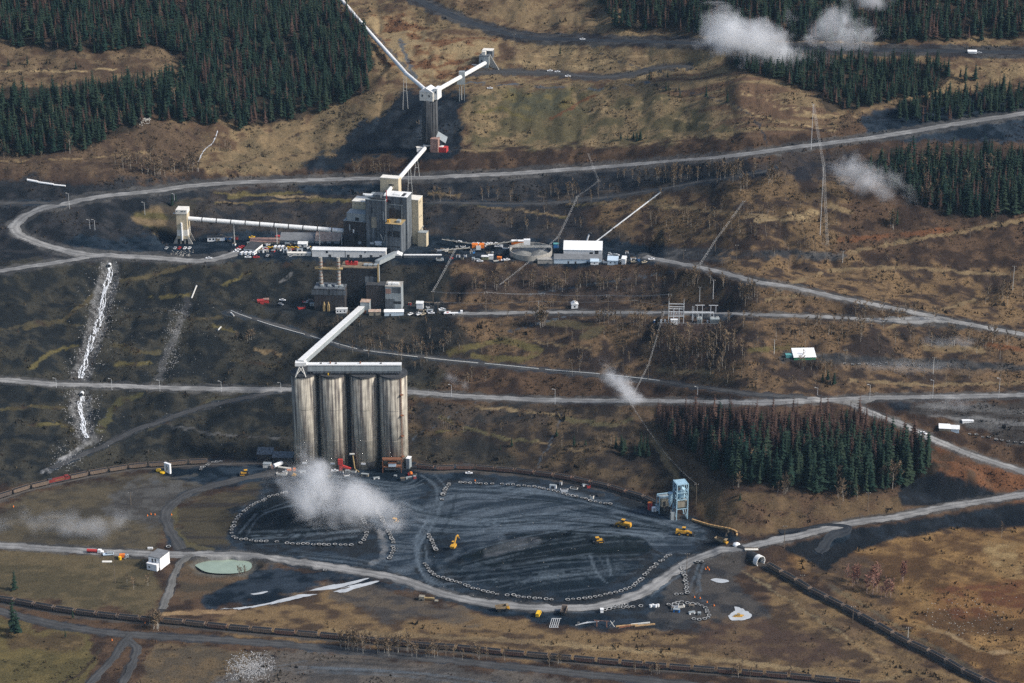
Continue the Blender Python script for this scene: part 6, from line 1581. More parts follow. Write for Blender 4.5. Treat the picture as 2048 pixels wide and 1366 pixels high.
def car(px, py, col, rz, lab, grp, kind='pickup'):
    key = (col, kind)
    if key not in veh: veh[key] = make_pickup(PAINT[col], kind); o = veh[key]
    else: o = copy_tree(veh[key])
    p = P(px, py); o.location = (p[0], p[1], p[2] + .02); o.rotation_euler = (0, 0, math.radians(rz))
    tag(o, lab, 'pickup' if kind == 'pickup' else 'van', grp)
g = 'vehicles parked on the plant bench'
for px, c, nmb in ((333, 'silver', 'first'), (350, 'silver', 'second'), (359, 'red', ''), (370, 'white', ''), (379, 'white', '')):
    car(px, 498, c, 80, '%s pickup parked at the foot of the beige tower' % c, g)
for i in range(4): car(484.5 + 8.2 * i, 509, 'white', 70, 'white pickup in the row of four before the office', g, 'van')
for px, py, c, rz in ((472, 505, 'white', 10), (476, 501, 'white', 15), (479, 498, 'red', 20), (484, 495, 'red', 20)): car(px, py, c, rz, '%s pickup parked west of the office%s' % (c, ' wall' if py < 500 else ' corner'), g)
for px, py, c in ((521, 503, 'white'), (526, 502, 'white'), (531, 500, 'red'), (529, 498, 'silver')): car(px, py, c, -10, '%s pickup parked against the east side of the office' % c, g)
for px in (551, 559, 566): car(px, 497, 'white', 80, 'white van among the yellow trucks', g, 'van')
for px in (537, 545, 576, 584, 592, 620): car(px, 497, 'yellow', 0, 'small yellow truck parked in front of the workshop', g)
for px, py, c, rz, l in ((496, 516, 'white', 0, 'bench edge by the gravel loop'), (513, 516, 'red', 10, 'bench edge beside the white car'), (535, 513, 'silver', 80, 'bench edge south of the office'), (543, 513, 'dark', 80, 'bench edge next to the silver car'), (463, 502, 'dark', 60, 'ramp west of the office'), (418, 518, 'white', 0, 'haul road end'), (504, 476, 'yellow', 20, 'road under the banded tube'), (583, 501, 'red', 5, 'middle of the bench yard'), (590, 500, 'dark', 80, 'middle of the bench yard by the red one')):
    car(px, py, c, rz, '%s pickup on the %s' % (c, l), g)
g = 'vehicles parked near the thickener'
for i, px in enumerate((947, 955, 966, 975, 982, 991, 999)): car(px, 489 + (i > 5) * 2, 'silver' if i in (0, 2) else 'white', 65, '%s pickup in the row behind the orange screening unit' % ('silver' if i in (0, 2) else 'white'), g)
for px, py, c, rz, l in ((918, 485, 'white', 10, 'behind the lattice conveyor'), (995, 494, 'white', 5, 'under the lattice conveyor end'), (960, 524, 'white', -5, 'on the bench edge by the olive shed'), (1008, 522, 'white', 5, 'on the bench edge by the orange bin'), (1014, 521, 'white', 20, 'next to the thickener wall'), (1222, 512, 'white', -10, 'at the white hall east end'), (1233, 512, 'white', -10, 'at the corner of the white hall'), (1268, 525, 'tan', 10, 'east of the white bin tank'), (1289, 526, 'tan', 30, 'at the bench end'), (1303, 520, 'white', 10, 'at the start of the east road'), (1257, 523, 'dark', 60, 'beside the white bin tank')):
    car(px, py, c, rz, '%s pickup %s' % (c, l), g)
g = 'vehicles parked by the dryer'
for px, c in ((821, 'white'), (830, 'dark'), (838, 'white'), (846, 'tan')): car(px, 630, c, 50, '%s car in the slanted row beside the light blue trailer' % c, g)
for px, py, c, rz, l in ((863, 628, 'white', 0, 'beside the short pole'), (883, 620, 'white', 30, 'past the short pole'), (895, 629, 'red', 0, 'behind the white plane-like trailer'), (565, 602, 'white', -10, 'on the dark spur west of the dryer'), (562, 610, 'silver', -40, 'at the edge of the spur west of the dryer'), (621, 604, 'red', 10, 'beside the dryer dust house'), (614, 606, 'white', 10, 'west of the dryer dust house'), (842, 624, 'tan', 0, 'among the drums by the dryer annex'), (856, 622, 'tan', 10, 'by the dryer annex fence')):
    car(px, py, c, rz, '%s pickup %s' % (c, l), g)
g = 'scattered vehicles on the roads'
for px, py, c, rz, l in ((1847, 868, 'white', -45, 'driving down the road beside the wood'), (1100, 143, 'white', 5, 'on the breaker road by the poles'), (1115, 145, 'white', 0, 'following on the breaker road'), (1136, 154, 'white', 5, 'parked below the breaker road'), (980, 178, 'white', 0, 'on the thin track below the breaker station'), (1165, 80, 'white', 0, 'beside the upper coal road'), (938, 948, 'white', 0, 'beside the silo train'), (670, 943, 'white', 5, 'at the foot of the second silo'), (690, 944, 'dark', 5, 'between the silos'), (1958, 107, 'silver', 0, 'behind the upper white trailer'), (572, 945, 'silver', 30, 'by the shelter')):
    car(px, py, c, rz, '%s pickup %s' % (c, l), g)
# white aircraft-like trailer cluster by the dryer
machine(906, 629, 'long white flatbed trailer by the dryer parking', 'flatbed_trailer', 'trailer', [('deck', WHITE_C, lambda q: q.b0(-8, 7, -1.3, 1.3, 1.2, 1.8)), ('front_board', WHITE_C, lambda q: q.b0(6.6, 8.6, -1.3, 1.3, 1.0, 3.6)), ('side_rack', WHITE, lambda q: q.b0(-7, -2, 1.31, 1.6, 1.2, 2.8)), ('axle', BLACK, lambda q: q.b0(-6, -3, -1.2, 1.2, .1, 1.1)), ('leg', DSTEEL, lambda q: q.b0(4, 4.4, -1, 1, 0, 1.2))], rz=4)
shed('white_tank_house', 'white rounded tank with a cream box by the dryer parking', 833, 846, 618, 607, 4, -5, WHITE_C, WHITE, 'gable', cat='tank')
for i, (px, py) in enumerate(((522, 608), (533, 606))): shed('red_skip', ['red skip bin on the dark spur west of the dryer', 'paler red skip bin behind its darker twin'][i], px - 7 + i, px + 6 - i, py, py - 6, 4, 8, REDM, REDM if i == 0 else PINKB, cat='skip')
def loader(px, py, rz, lab, s=1.0):
    p = P(px, py); t = thing('wheel_loader', lab, 'loader', tuple(p), math.radians(rz)); t.scale = (s, s, s)
    one(t, 'rear_body', YELLOW, lambda q: q.b0(-6.2, -.6, -1.6, 1.6, 1.9, 4.2).b0(-6.6, -5.4, -1.7, 1.7, 1.4, 3.4))
    one(t, 'front_frame', YELLOW, lambda q: q.b0(-.58, 3.4, -1.1, 1.1, 1.6, 3.4)); one(t, 'cab', GLASS, lambda q: q.b0(-1.6, .6, -1.1, 1.1, 4.22, 6.0)); one(t, 'cab_roof', YELLOW, lambda q: q.b0(-1.8, .8, -1.25, 1.25, 6.01, 6.3))
    for s_ in (-.8, .8): one(t, 'lift_arm', YELLOW, lambda q: q.beam((1.5, s_, 3.4), (5.6, s_, 1.6), .5, .9))
    one(t, 'bucket', DSTEEL, lambda q: q.add([(5.4, -2.6, .2), (7.8, -2.6, .1), (6.4, -2.6, 2.4), (5.4, -2.6, 2.2), (5.4, 2.6, .2), (7.8, 2.6, .1), (6.4, 2.6, 2.4), (5.4, 2.6, 2.2)], [(0, 1, 2, 3), (7, 6, 5, 4), (0, 4, 5, 1), (0, 3, 7, 4), (3, 2, 6, 7)]))
    for x in (-3.8, 2.4):
        for y in (-1.75, 1.75): wh = wheel(t, x, y, 1.45, 1.1); one(wh, 'hub', YELLOW, lambda q: q.beam((x, y + math.copysign(.56, y), 1.45), (x, y + math.copysign(.62, y), 1.45), 1.3, n=10))
loader(1369, 1070, -6, 'large yellow wheel loader driving below the blue tower', 1.05)
loader(1245, 1054, 158, 'large yellow wheel loader with raised black bucket on the grey coal flat', 1.05)
def excavator(px, py, rz, lab, s=1.0, m=YELLOW):
    p = P(px, py); t = thing('excavator', lab, 'excavator', tuple(p), math.radians(rz)); t.scale = (s, s, s)
    for y in (-1.5, 1.5): one(t, 'track', BLACK, lambda q: q.b0(-2.6, 2.6, y - .4, y + .4, 0, 1.1))
    one(t, 'house', m, lambda q: q.b0(-3.0, 1.2, -1.6, 1.6, 1.3, 3.0)); one(t, 'counterweight', m, lambda q: q.b0(-3.9, -3.02, -1.6, 1.6, 1.4, 2.9)); one(t, 'cab', GLASS, lambda q: q.b0(-.2, 1.6, .5, 1.6, 3.01, 4.4)); one(t, 'cab_roof', m, lambda q: q.b0(-.3, 1.7, .45, 1.65, 4.41, 4.6))
    one(t, 'boom', m, lambda q: q.beam((1, 0, 2.4), (5, 0, 6.4), .7, .9).beam((5, 0, 6.4), (8.2, 0, 6.0), .6, .8)); one(t, 'stick', m, lambda q: q.beam((8.2, 0, 6.0), (10.2, 0, 2.6), .5, .6)); one(t, 'bucket', DSTEEL, lambda q: q.b0(9.6, 10.9, -.8, .8, 1.4, 2.7))
excavator(908, 1096, 72, 'yellow excavator with its boom reaching over the coal flat', 1.1)
def dozer(px, py, rz, lab):
    p = P(px, py); t = thing('bulldozer', lab, 'bulldozer', tuple(p), math.radians(rz)); t.scale = (1.15,) * 3
    for y in (-1.3, 1.3): one(t, 'track', BLACK, lambda q: q.b0(-2.6, 2.4, y - .4, y + .4, 0, 1.5))
    one(t, 'body', YELLOW, lambda q: q.b0(-1.4, 2.4, -.85, .85, .9, 2.5)); one(t, 'cab', GLASS, lambda q: q.b0(-1.9, .1, -.9, .9, 2.51, 3.7)); one(t, 'cab_roof', YELLOW, lambda q: q.b0(-2.1, .3, -1.1, 1.1, 3.71, 3.95)); one(t, 'blade', DSTEEL, lambda q: q.b0(3.1, 3.5, -2.2, 2.2, .1, 1.7)); one(t, 'push_arm', YELLOW, lambda q: q.b0(0, 3.1, -1.9, -1.7, .6, .9).b0(0, 3.1, 1.7, 1.9, .6, .9)); one(t, 'ripper', DSTEEL, lambda q: q.b0(-3.8, -2.6, -.6, .6, .5, 1.4))
dozer(1197, 1085, 12, 'yellow bulldozer pushing the black coal slope')
dozer(790, 1046, 75, 'yellow bulldozer beside the steam')
dozer(489, 950, 190, 'small yellow bulldozer on the dark bank near the silos')
def dump(px, py, rz, lab, m):
    p = P(px, py); t = thing('dump_truck', lab, 'dump truck', tuple(p), math.radians(rz))
    one(t, 'chassis', DSTEEL, lambda q: q.b0(-4.2, 4.2, -1.2, 1.2, 1.0, 1.8)); one(t, 'tipper_body', m, lambda q: q.add([(-5, -1.9, 2.6), (2, -1.9, 2.2), (2.6, -1.9, 4.4), (-5.4, -1.9, 4.0), (-5, 1.9, 2.6), (2, 1.9, 2.2), (2.6, 1.9, 4.4), (-5.4, 1.9, 4.0)], [(0, 1, 2, 3), (7, 6, 5, 4), (0, 4, 5, 1), (1, 5, 6, 2), (0, 3, 7, 4), (0, 1, 5, 4)])); one(t, 'canopy', m, lambda q: q.b0(2.5, 4.4, -1.9, 1.9, 4.3, 4.55)); one(t, 'cab', YELLOW, lambda q: q.b0(2.7, 4.3, -1.7, .3, 1.81, 4.2)); one(t, 'cab_window', GLASS, lambda q: q.b0(4.31, 4.36, -1.5, .1, 3.0, 3.9)); one(t, 'engine_hood', YELLOW, lambda q: q.b0(4.37, 5.0, -1.5, 1.5, 1.4, 2.7))
    for x in (-2.8, 3.0):
        for y in (-1.6, 1.6): wheel(t, x, y, 1.15, .8)
DTAN = mat('dusty_tan_steel', (.25, .19, .12), .8, .2, .6); DGREY = mat('dusty_brown_steel', (.15, .12, .10), .8, .2, .6)
dump(1005, 1221, 10, 'dusty tan dump truck parked south of the yard road', DTAN); dump(1128, 1226, 80, 'dusty brown dump truck facing the yard road', DGREY); dump(1443, 1087, -35, 'long tan dump truck parked in the hollow by the orange logs', DTAN)
car(1077, 1231, 'yellow', 75, 'bright yellow van parked between the two dump trucks', 'scattered vehicles on the roads', 'van'); veh[('yellow', 'van')].scale = (1.15,) * 3
machine(852, 1200, 'old tan machine wreck on the bank below the yard road', 'machine_wreck', 'wreck', [('tank', TANK, lambda q: q.b0(-5, -1, -1.6, 1.6, .2, 3.2)), ('boom', OCHRE, lambda q: q.b0(-.98, 6, -.6, .6, 1.2, 2.2)), ('scrap', TANK, lambda q: q.b0(6.5, 9, -2, 0, 0, .9)), ('wheel', BLACK, lambda q: q.beam((-3, -1.9, .7), (-3, -1.5, .7), 1.5, n=10))], rz=-8)
# crane truck, red loader and other gear at the silo feet
machine(682, 942, 'red loading machine at the foot of the second silo', 'loading_machine', 'machine', [('column', REDM, lambda q: q.b0(-1.2, 1.2, -1, 1, 0, 6)), ('head', REDM, lambda q: q.b0(-2.2, 1.6, -1.2, 1.2, 6.01, 10.5)), ('chute', REDM, lambda q: q.beam((1.2, 0, 4.5), (8, 0, 2.0), 1.6)), ('base', DSTEEL, lambda q: q.b0(-3, 9, -1.3, 1.3, -.1, .6))])
machine(785, 944, 'rusty loading frame with a blue cabin under the fourth silo', 'loading_rig', 'machine', [('frame', RUSTM, lambda q: [q.b0(x, x + .5, y, y + .5, -.2, 12) for x in (-8, 7) for y in (-2, 2)] and q.b0(-8, 7.5, -2, 2.5, 11, 12).b0(-8, 7.5, -2, 2.5, 5, 5.6)), ('cabin', LBLUE, lambda q: q.b0(-3, 3, -2.2, 1.5, 5.61, 8.6)), ('cabin_roof', RUSTM, lambda q: q.b0(-3.4, 3.4, -2.5, 1.8, 8.61, 9)), ('chute', DSTEEL, lambda q: q.b0(-6, 6, -1.5, 1.5, 2.6, 4.98))])
machine(710, 940, 'yellow stair pipe at the foot of the third silo', 'stair_pipe', 'pipe', [('riser', OCHRE, lambda q: q.beam((0, 0, -.2), (-1.6, 0, 14), 1.1, n=8)), ('platform', PALEW, lambda q: q.b0(-4, 0, -1, 1, 14.01, 14.6)), ('foot_chute', OCHRE, lambda q: q.beam((0, 0, 1.0), (3.5, -4, .2), 1.0, n=8))])
machine(822, 950, 'orange and red mixer drum by the grey kiosk', 'mixer_drum', 'machine', [('drum', ORANGE, lambda q: q.cyl((0, 0, 1.2), 1.4, 1.6, 12, r2=1.0)), ('frame', REDM, lambda q: q.b0(-2.4, 1.2, -1, 1, 0, 1.19)), ('motor', REDM, lambda q: q.b0(-2.4, -1.5, -.6, .6, 1.2, 1.9))])
machine(579, 944, 'orange crane truck with a white boom left of the first silo', 'crane_truck', 'crane', [('chassis', DSTEEL, lambda q: q.b0(-5, 5, -1.2, 1.2, .5, 1.3)), ('cab', ORANGE, lambda q: q.b0(3, 5, -1.2, 1.2, 1.31, 3.3)), ('turret', ORANGE, lambda q: q.b0(-2, 1.6, -1.1, 1.1, 1.31, 2.8)), ('boom', CREAM_R, lambda q: q.beam((1, 0, 3.2), (-9, 0, 4.6), .9)), ('wheel', BLACK, lambda q: [q.beam((x, y - .2, .5), (x, y + .2, .5), 1.0, n=8) for x in (-3.6, -2.2, 3.6) for y in (-1, 1)])])
machine(564, 950, 'cream boat-shaped tipper skid beside the crane truck', 'tipper_skid', 'skid', [('tub', CREAM_R, lambda q: q.box((0, 0, 1.0), (8, 2.6, 1.6), taper=1.1)), ('inside', SOOT, lambda q: q.b0(-3.6, 3.6, -1.0, 1.0, 1.81, 1.9))], rz=-6)
machine(589, 953, 'small yellow compactor in front of the crane truck', 'compactor', 'machine', [('body', YELLOW, lambda q: q.b0(-2, 1.4, -.9, .9, .8, 2.0)), ('drum', DSTEEL, lambda q: q.beam((2.2, -.9, .8), (2.2, .9, .8), 1.6, n=12)), ('canopy', YELLOW, lambda q: q.b0(-1.2, .6, -.8, .8, 2.7, 2.85).b0(-1.2, -1.1, -.8, -.7, 2, 2.7).b0(.5, .6, .7, .8, 2, 2.7))])
machine(556, 934, 'white cylindrical tank trailer beside the open shelter', 'tank_trailer', 'trailer', [('barrel', WHITE_C, lambda q: q.beam((-3, -3, 2.4), (3, 3, 2.4), 3.4, n=14)), ('skid', DSTEEL, lambda q: q.b0(-2.4, 2.4, -2.4, 2.4, 0, .8)), ('pump', PINKB, lambda q: q.b0(-5.5, -3, -3.6, -1.6, 0, 2.6))])
# tanker and trucks by the pond field
machine(190, 1106, 'white lorry with a dark red tank by the field road', 'tank_lorry', 'lorry', [('tank', REDM, lambda q: q.beam((-6, 0, 2.0), (2, 0, 2.0), 2.4, n=12)), ('cab', WHITE_C, lambda q: q.b0(2.4, 5, -1.2, 1.2, .8, 3.2)), ('hood', WHITE_C, lambda q: q.b0(5.01, 6.6, -1.1, 1.1, .8, 2.0)), ('wheel', BLACK, lambda q: [q.beam((x, y - .2, .5), (x, y + .2, .5), 1.0, n=8) for x in (-5, -3.8, 3.6) for y in (-1, 1)])], rz=-8)
machine(217, 1110, 'pale blue flat trailer beside the white lorry', 'flat_trailer', 'trailer', [('deck', LBLUE, lambda q: q.b0(-4, 4, -1.6, 1.6, .6, 1.2)), ('load', STEELL, lambda q: q.b0(-1, 3.4, -1.2, 1.2, 1.21, 2.4)), ('wheel', BLACK, lambda q: q.b0(-3, -1, -1.4, 1.4, 0, .6))], rz=10)
machine(214, 1124, 'flat cream slab lying in the field below the pale blue trailer', 'slab', 'slab', [('slab_top', CREAM_R, lambda q: q.b0(-3.6, 3.6, -1.2, 1.2, .1, .6)), ('skid', WOOD, lambda q: q.b0(-3.4, 3.4, -.9, -.6, -.1, .1).b0(-3.4, 3.4, .6, .9, -.1, .1))])
machine(246, 1116, 'orange drill rig with yellow drum near the white pump house', 'drill_rig', 'rig', [('body', ORANGE, lambda q: q.b0(-2.5, 1.5, -1.2, 1.2, .9, 3.4)), ('drum', YELLOWB, lambda q: q.cyl((-2, -2.4, 0), 1.2, 2.4, 12)), ('engine', STEELL, lambda q: q.b0(1.6, 4.2, -1.4, 1.2, .6, 2.8)), ('pipe_rack', STEEL, lambda q: q.beam((2, -2.6, .5), (4, -3.4, 4.5), .6).beam((1, -2.6, .5), (3, -3.4, 3.5), .6)), ('track', BLACK, lambda q: q.b0(-2.6, 4, -1.2, -.7, 0, .85).b0(-2.6, 4, .7, 1.2, 0, .85))], rz=5)
for i in range(3): machine(297 + i * 3.6, 1098, 'small white crate in the row behind the white pump house', 'crate', 'crate', [('box', WHITE_C, lambda q: q.b0(-.6, .6, -.6, .6, -.1, 1.3)), ('lid', WHITE, lambda q: q.b0(-.65, .65, -.65, .65, 1.31, 1.42))], group='three white crates')
p = P(337, 1095); tyre(p[0], p[1], p[2], 'lone giant tyre on the road behind the white pump house', 'lone tyres', 1.1)
p = P(650, 1142); tyre(p[0], p[1], p[2], 'lone giant tyre beside the grey road above the puddle', 'lone tyres', .9)
# scrap south of the yard road
machine(1107, 1251, 'tangled grey steel frame on the bank edge', 'steel_scrap', 'scrap', [('frame', STEEL, lambda q: [q.beam((-3 + i * 1.4, -3, 0), (-1 + i * 1.4, 3, 4), .3) for i in range(5)] and q.beam((-3, -3, .2), (3.6, -3, .2), .3).beam((-1, 3, 4), (5.6, 3, 4), .3)), ('plate', DSTEEL, lambda q: q.b0(-2, 2, -2, 2, .1, .4))])
machine(1165, 1249, 'grey pile of bent steel beams on the bank', 'scrap_heap', 'scrap', [('beams', STEEL, lambda q: [q.beam((-5 + i, -1.5 + .4 * i, .2 + .1 * i), (4 + i * 1.5, 1.5 - .5 * i, 1.2 + .35 * i), .45) for i in range(6)]), ('sheet', DSTEEL, lambda q: q.box((-3, 0, 1.2), (3, 2, 1.8), .4, .5))])
machine(1205, 1252, 'rusty slatted deck tilted on the bank edge', 'slatted_deck', 'scrap', [('slat', PINKB, lambda q: q.beam((-6, -2 + .8 * i, 1.2 + .45 * i), (5, -2.6 + .8 * i, .6 + .45 * i), .62, .3)) for i in range(6)] + [('bearer', RUSTM, lambda q: q.beam((-4, -2.2, .5), (-4, 2.4, 3.4), .4).beam((3, -2.6, .2), (3, 2.2, 3.0), .4)), ('strut', PALEW, lambda q: q.beam((5, 0, .2), (8.5, .5, 4), .3).beam((8.5, -2, .1), (5.4, 1, 3.6), .3))])
for i, (a, b, m) in enumerate([((1232, 1254), (1275, 1250), WOODL), ((1238, 1256), (1262, 1252), RUSTM), ((1262, 1250), (1300, 1246), PALEW), ((1270, 1253), (1310, 1249), WOODL)]):
    p, q_ = P(*a), P(*b); d = q_ - p
    t = thing('timber_baulk', ['long cut timber lying on the bank edge', 'rusty beam lying under the long cut timber', 'pale grey beam at the end of the timber row', 'second cut timber beside the pale grey beam'][i], 'timber', tuple(p))
    one(t, 'baulk', m, lambda z: z.beam((0, 0, .4), (d[0], d[1], d[2] + .4), .9)); one(t, 'packer', WOOD, lambda z: z.b0(-.4, .4, -.8, .8, -.2, .1))
shed('white_crate', 'white cube tote at the end of the tyre heap', 1201, 1207, 1226, 1220, 2.4, 5, WHITE_C, WHITE_C, cat='tote')
for i in range(4): machine(1301 + i * 5, 1214 - (i % 2), 'white plastic drum in the cluster beside the tyre heap', 'plastic_drum', 'drum', [('drum', WHITE_C, lambda q: q.cyl((0, 0, -.1), 1.0, 1.9, 12)), ('cap', STEEL, lambda q: q.cyl((0, 0, 1.81), .5, .2, 8))], group='white drums by the tyre heap')
# orange cut logs lining the hollow by the blue tower
lg = resample([P(*q) for q in [(1384, 1041), (1400, 1046), (1420, 1052), (1440, 1056), (1460, 1060), (1474, 1066), (1474, 1074)]], 4.4)
for i in range(len(lg) - 1):
    p = lg[i]; d = lg[i + 1] - p
    t = thing('log_bale', 'orange timber bale in the row lining the hollow by the blue tower', 'timber', tuple(p), 0, 'timber bales by the blue tower')
    one(t, 'bale', mat('fresh_orange_timber', (.46, .28, .12), .85, .25, .7), lambda z: z.beam((0, 0, .7), (d[0] * .9, d[1] * .9, d[2] + .7), 1.3, 1.5)); one(t, 'strap', DSTEEL, lambda z: z.beam((d[0] * .4, d[1] * .4, .7), (d[0] * .46, d[1] * .46, .72), 1.38, 1.58))
machine(1473, 1090, 'white dome tank beside the yard road bridge', 'dome_tank', 'tank', [('dome', WHITE_C, lambda q: q.cyl((0, 0, 0), 3.0, 1.2, 16, r2=2.4).cyl((0, 0, 1.21), 2.4, .9, 16, r2=.6)), ('pipe', STEEL, lambda q: q.beam((3, 0, .3), (9, 2.4, .4), .4, n=6))])
for px, py in ((1415, 1136), (1411, 1139), (1418, 1140), (1389, 1195), (1400, 1197), (1414, 1205), (1428, 1212), (295, 1032), (302, 1029), (310, 1030), (343, 1030), (27, 1014), (224, 1281), (290, 1247), (950, 962)):
    machine(px, py, 'small orange traffic cone on the dark ground', 'traffic_cone', 'cone', [('cone', ORANGE, lambda q: q.cyl((0, 0, .1), .6, 1.4, 8, r2=.1)), ('foot', BLACK, lambda q: q.b0(-.7, .7, -.7, .7, 0, .1))], group='orange traffic cones')
machine(1477, 1233, 'small yellow dredge boat floating on the pale pond', 'dredge_boat', 'boat', [('hull', YELLOW, lambda q: q.box((0, 0, .5), (5, 2.4, .9), taper=1.1)), ('cabin', OCHRE, lambda q: q.b0(-1, 1, -.8, .8, .96, 2.4)), ('outrigger', YELLOW, lambda q: q.beam((-4, -1, .6), (4, 1, .6), .5))])
machine(1503, 1100, 'cream plank platform at the edge of the yard road by the tunnel', 'plank_platform', 'platform', [('deck', CREAM_R, lambda q: q.b0(-5, 5, -1, 1, .2, .8)), ('rail', WOOD, lambda q: q.b0(-5, 5, 1.02, 1.2, .2, 1.6))])

# ------------------------------------------------------------------ water
def pool(name, label, pts, m, z=None, lift=.12):
    w = [P(*q) for q in pts]
    w = resample(w + [w[0]], 1.2)
    cc = w.mean(0); w[:, :2] += (w[:, :2] - cc[:2]) * ((fbm(w[:, 0] / 4, w[:, 1] / 3, 1, 3) - .5) * .5)[:, None]
    zz = (np.mean(w[:, 2]) + lift) if z is None else z
    mb = MB(); mb.add([(p[0], p[1], zz) for p in w], [tuple(range(len(w)))])
    o = mb.build(name, m); tag(o, label, 'water', kind='structure'); return o
for nm, label, pts, m, dz in (('pond', 'oval pond of pale green water with a grey rim', [(390,1131),(400,1121),(425,1118),(470,1118),(495,1122),(504,1130),(498,1140),(475,1146),(440,1147),(410,1143)], WATER, None),
                          ('settling_channel', 'long sliver of sky-pale water below the yard road', [(437,1218),(520,1210),(560,1200),(600,1188),(640,1176),(690,1166),(735,1157),(728,1163),(690,1173),(640,1186),(600,1197),(545,1209),(480,1218)], WATERG, None),
                          ('puddle', 'pale puddle above the long pale channel', [(500,1188),(515,1184),(537,1183),(525,1189),(508,1191)], WATERG, None),
                          ('channel_pool', 'second pale sliver of water beside the yard road', [(665,1184),(700,1172),(752,1163),(745,1169),(710,1178),(690,1185)], WATERG, None),
                          ('pale_pond', 'sky-pale pond holding the yellow boat', [(1455,1232),(1468,1222),(1470,1214),(1480,1216),(1495,1223),(1503,1230),(1495,1238),(1470,1241)], WATERG, None),
                          ('small_pool', 'small pale pool beside the tyre row', [(1420,1160),(1435,1157),(1458,1162),(1450,1166),(1432,1165)], WATERG, None)):
    if nm == 'pond':
        f = [at_z(px, py, POND_Z + .45) for px, py in pts]; w = resample(f + [f[0]], 2.0)
        mb = MB(); mb.add([(p[0], p[1], POND_Z + .45) for p in w], [tuple(range(len(w)))]); o = mb.build(nm, m); tag(o, label, 'water', kind='structure')
    else:
        o = pool(nm, label, pts, m, lift=.25)
for nm, pts, w, lab in (('stream', STREAM, 5.0, 'white rushing stream falling down the dark spoil slope'), ('lower_stream', STREAM2, 4.0, 'white stream below the valley road culvert'), ('hill_stream', GULLY, 1.6, 'thin white stream at the edge of the upper left forest')):
    path = resample([P(*q) for q in pts], 1.6)
    # braided strands of foam over a dark bed
    n = len(path); tt = np.gradient(path[:, :2], axis=0); tt /= np.linalg.norm(tt, axis=1)[:, None] + 1e-9
    mb = MB(); s_ = np.arange(n)
    for k in range(5 if w > 2 else 2):
        ph = random.uniform(0, 9); pw = []
        for i in range(n):
            off = (w / 2) * (.75 * math.sin(i * .33 + ph) * .6 + .6 * (random.random() - .5) + (k - 2) * .28)
            x, y = path[i, 0] + tt[i, 1] * off, path[i, 1] - tt[i, 0] * off
            pw.append((x, y, float(ground_z(x, y)) + .30))
        for i in range(n - 1):
            hw = (.30 if w > 2 else .22) * random.uniform(.5, 1.5)
            a, b = pw[i], pw[i + 1]
            dx, dy = b[0] - a[0], b[1] - a[1]; L_ = math.hypot(dx, dy) + 1e-6; nx, ny = dy / L_ * hw, -dx / L_ * hw
            mb.add([(a[0] - nx, a[1] - ny, a[2]), (a[0] + nx, a[1] + ny, a[2]), (b[0] + nx, b[1] + ny, b[2]), (b[0] - nx, b[1] - ny, b[2])], [(0, 1, 2, 3)])
    o = mb.build(nm, FOAM); tag(o, lab, 'stream', kind='structure')
for px, py, lab in ((219, 531, 'round culvert mouth at the top of the white stream'), (164, 788, 'round culvert mouth under the valley road')):
    p = P(px, py); t = thing('culvert', lab, 'culvert', tuple(p))
    one(t, 'ring', STEEL, lambda q: q.beam((0, 1, .8), (0, -2.5, .6), 3.4, n=14)); one(t, 'mouth', SOOT, lambda q: q.beam((0, -2.45, .6), (0, -2.58, .6), 2.9, n=14))
# rock lining of the streams, scree and rubble
def rocks(name, label, where, n, smin, smax, m, cat='rocks'):
    mb = MB()
    for _ in range(n):
        x, y = where(); s = random.uniform(smin, smax); z = float(ground_z(x, y))
        vs = [(x + s * random.uniform(.5, 1) * a, y + s * random.uniform(.5, 1) * b, z + s * random.uniform(.35, .8) * c) for a, b, c in ((1, 0, 0), (0, 1, 0), (-1, 0, 0), (0, -1, 0), (0, 0, 1))]
        mb.add(vs, [(0, 1, 4), (1, 2, 4), (2, 3, 4), (3, 0, 4)])
    o = mb.build(name, m); tag(o, label, cat, kind='stuff')
sp = [resample([P(*q) for q in s], 2.0) for s in (STREAM, STREAM2)]
def near_stream(k):
    def f():
        p = sp[k][random.randrange(len(sp[k]))]; a = random.gauss(0, 6.5); return p[0] + a, p[1] + random.gauss(0, 2.5)
    return f
rocks('stream_rocks', 'grey rocks lining the white stream', near_stream(0), 1100, .3, 1.0, STONEM)
rocks('lower_stream_rocks', 'grey rocks lining the lower white stream', near_stream(1), 600, .3, 1.0, STONEM)
def in_px(x0, x1, y0, y1):
    a, b = P(x0, y1), P(x1, y0)
    return lambda: (random.triangular(a[0], b[0]), random.triangular(a[1], b[1]))
rocks('rubble_heap', 'heap of grey broken rubble in the near field', in_px(440, 560, 1300, 1366), 1400, .25, .9, STONEM)
rocks('gully_rocks', 'scatter of grey rocks down the dry gully', in_px(310, 385, 600, 760), 500, .25, .7, STONEM)
rocks('roadside_boulders', 'pale boulders along the bench edge below the beige tower', in_px(335, 395, 500, 508), 60, .5, 1.2, CONC_P)
rocks('ditch_rocks', 'pale rocks in the ditch beside the spoil track', in_px(90, 178, 885, 945), 260, .25, .8, STONEM)
rocks('cliff_blocks', 'pale limestone blocks on the bluff below the left forest', in_px(272, 306, 236, 250), 60, .8, 1.8, CONC_P)
rocks('field_stones', 'pale stones scattered over the orange field', in_px(1830, 2040, 1180, 1280), 160, .25, .8, CONC_P)
rocks('yard_stones', 'scattered pale stones on the coal yard', in_px(700, 1400, 960, 1240), 120, .2, .5, CONC_P)
rocks('pile_stones', 'pale stones along the ledges of the dark spoil', in_px(100, 560, 560, 900), 260, .25, .6, STONEM)
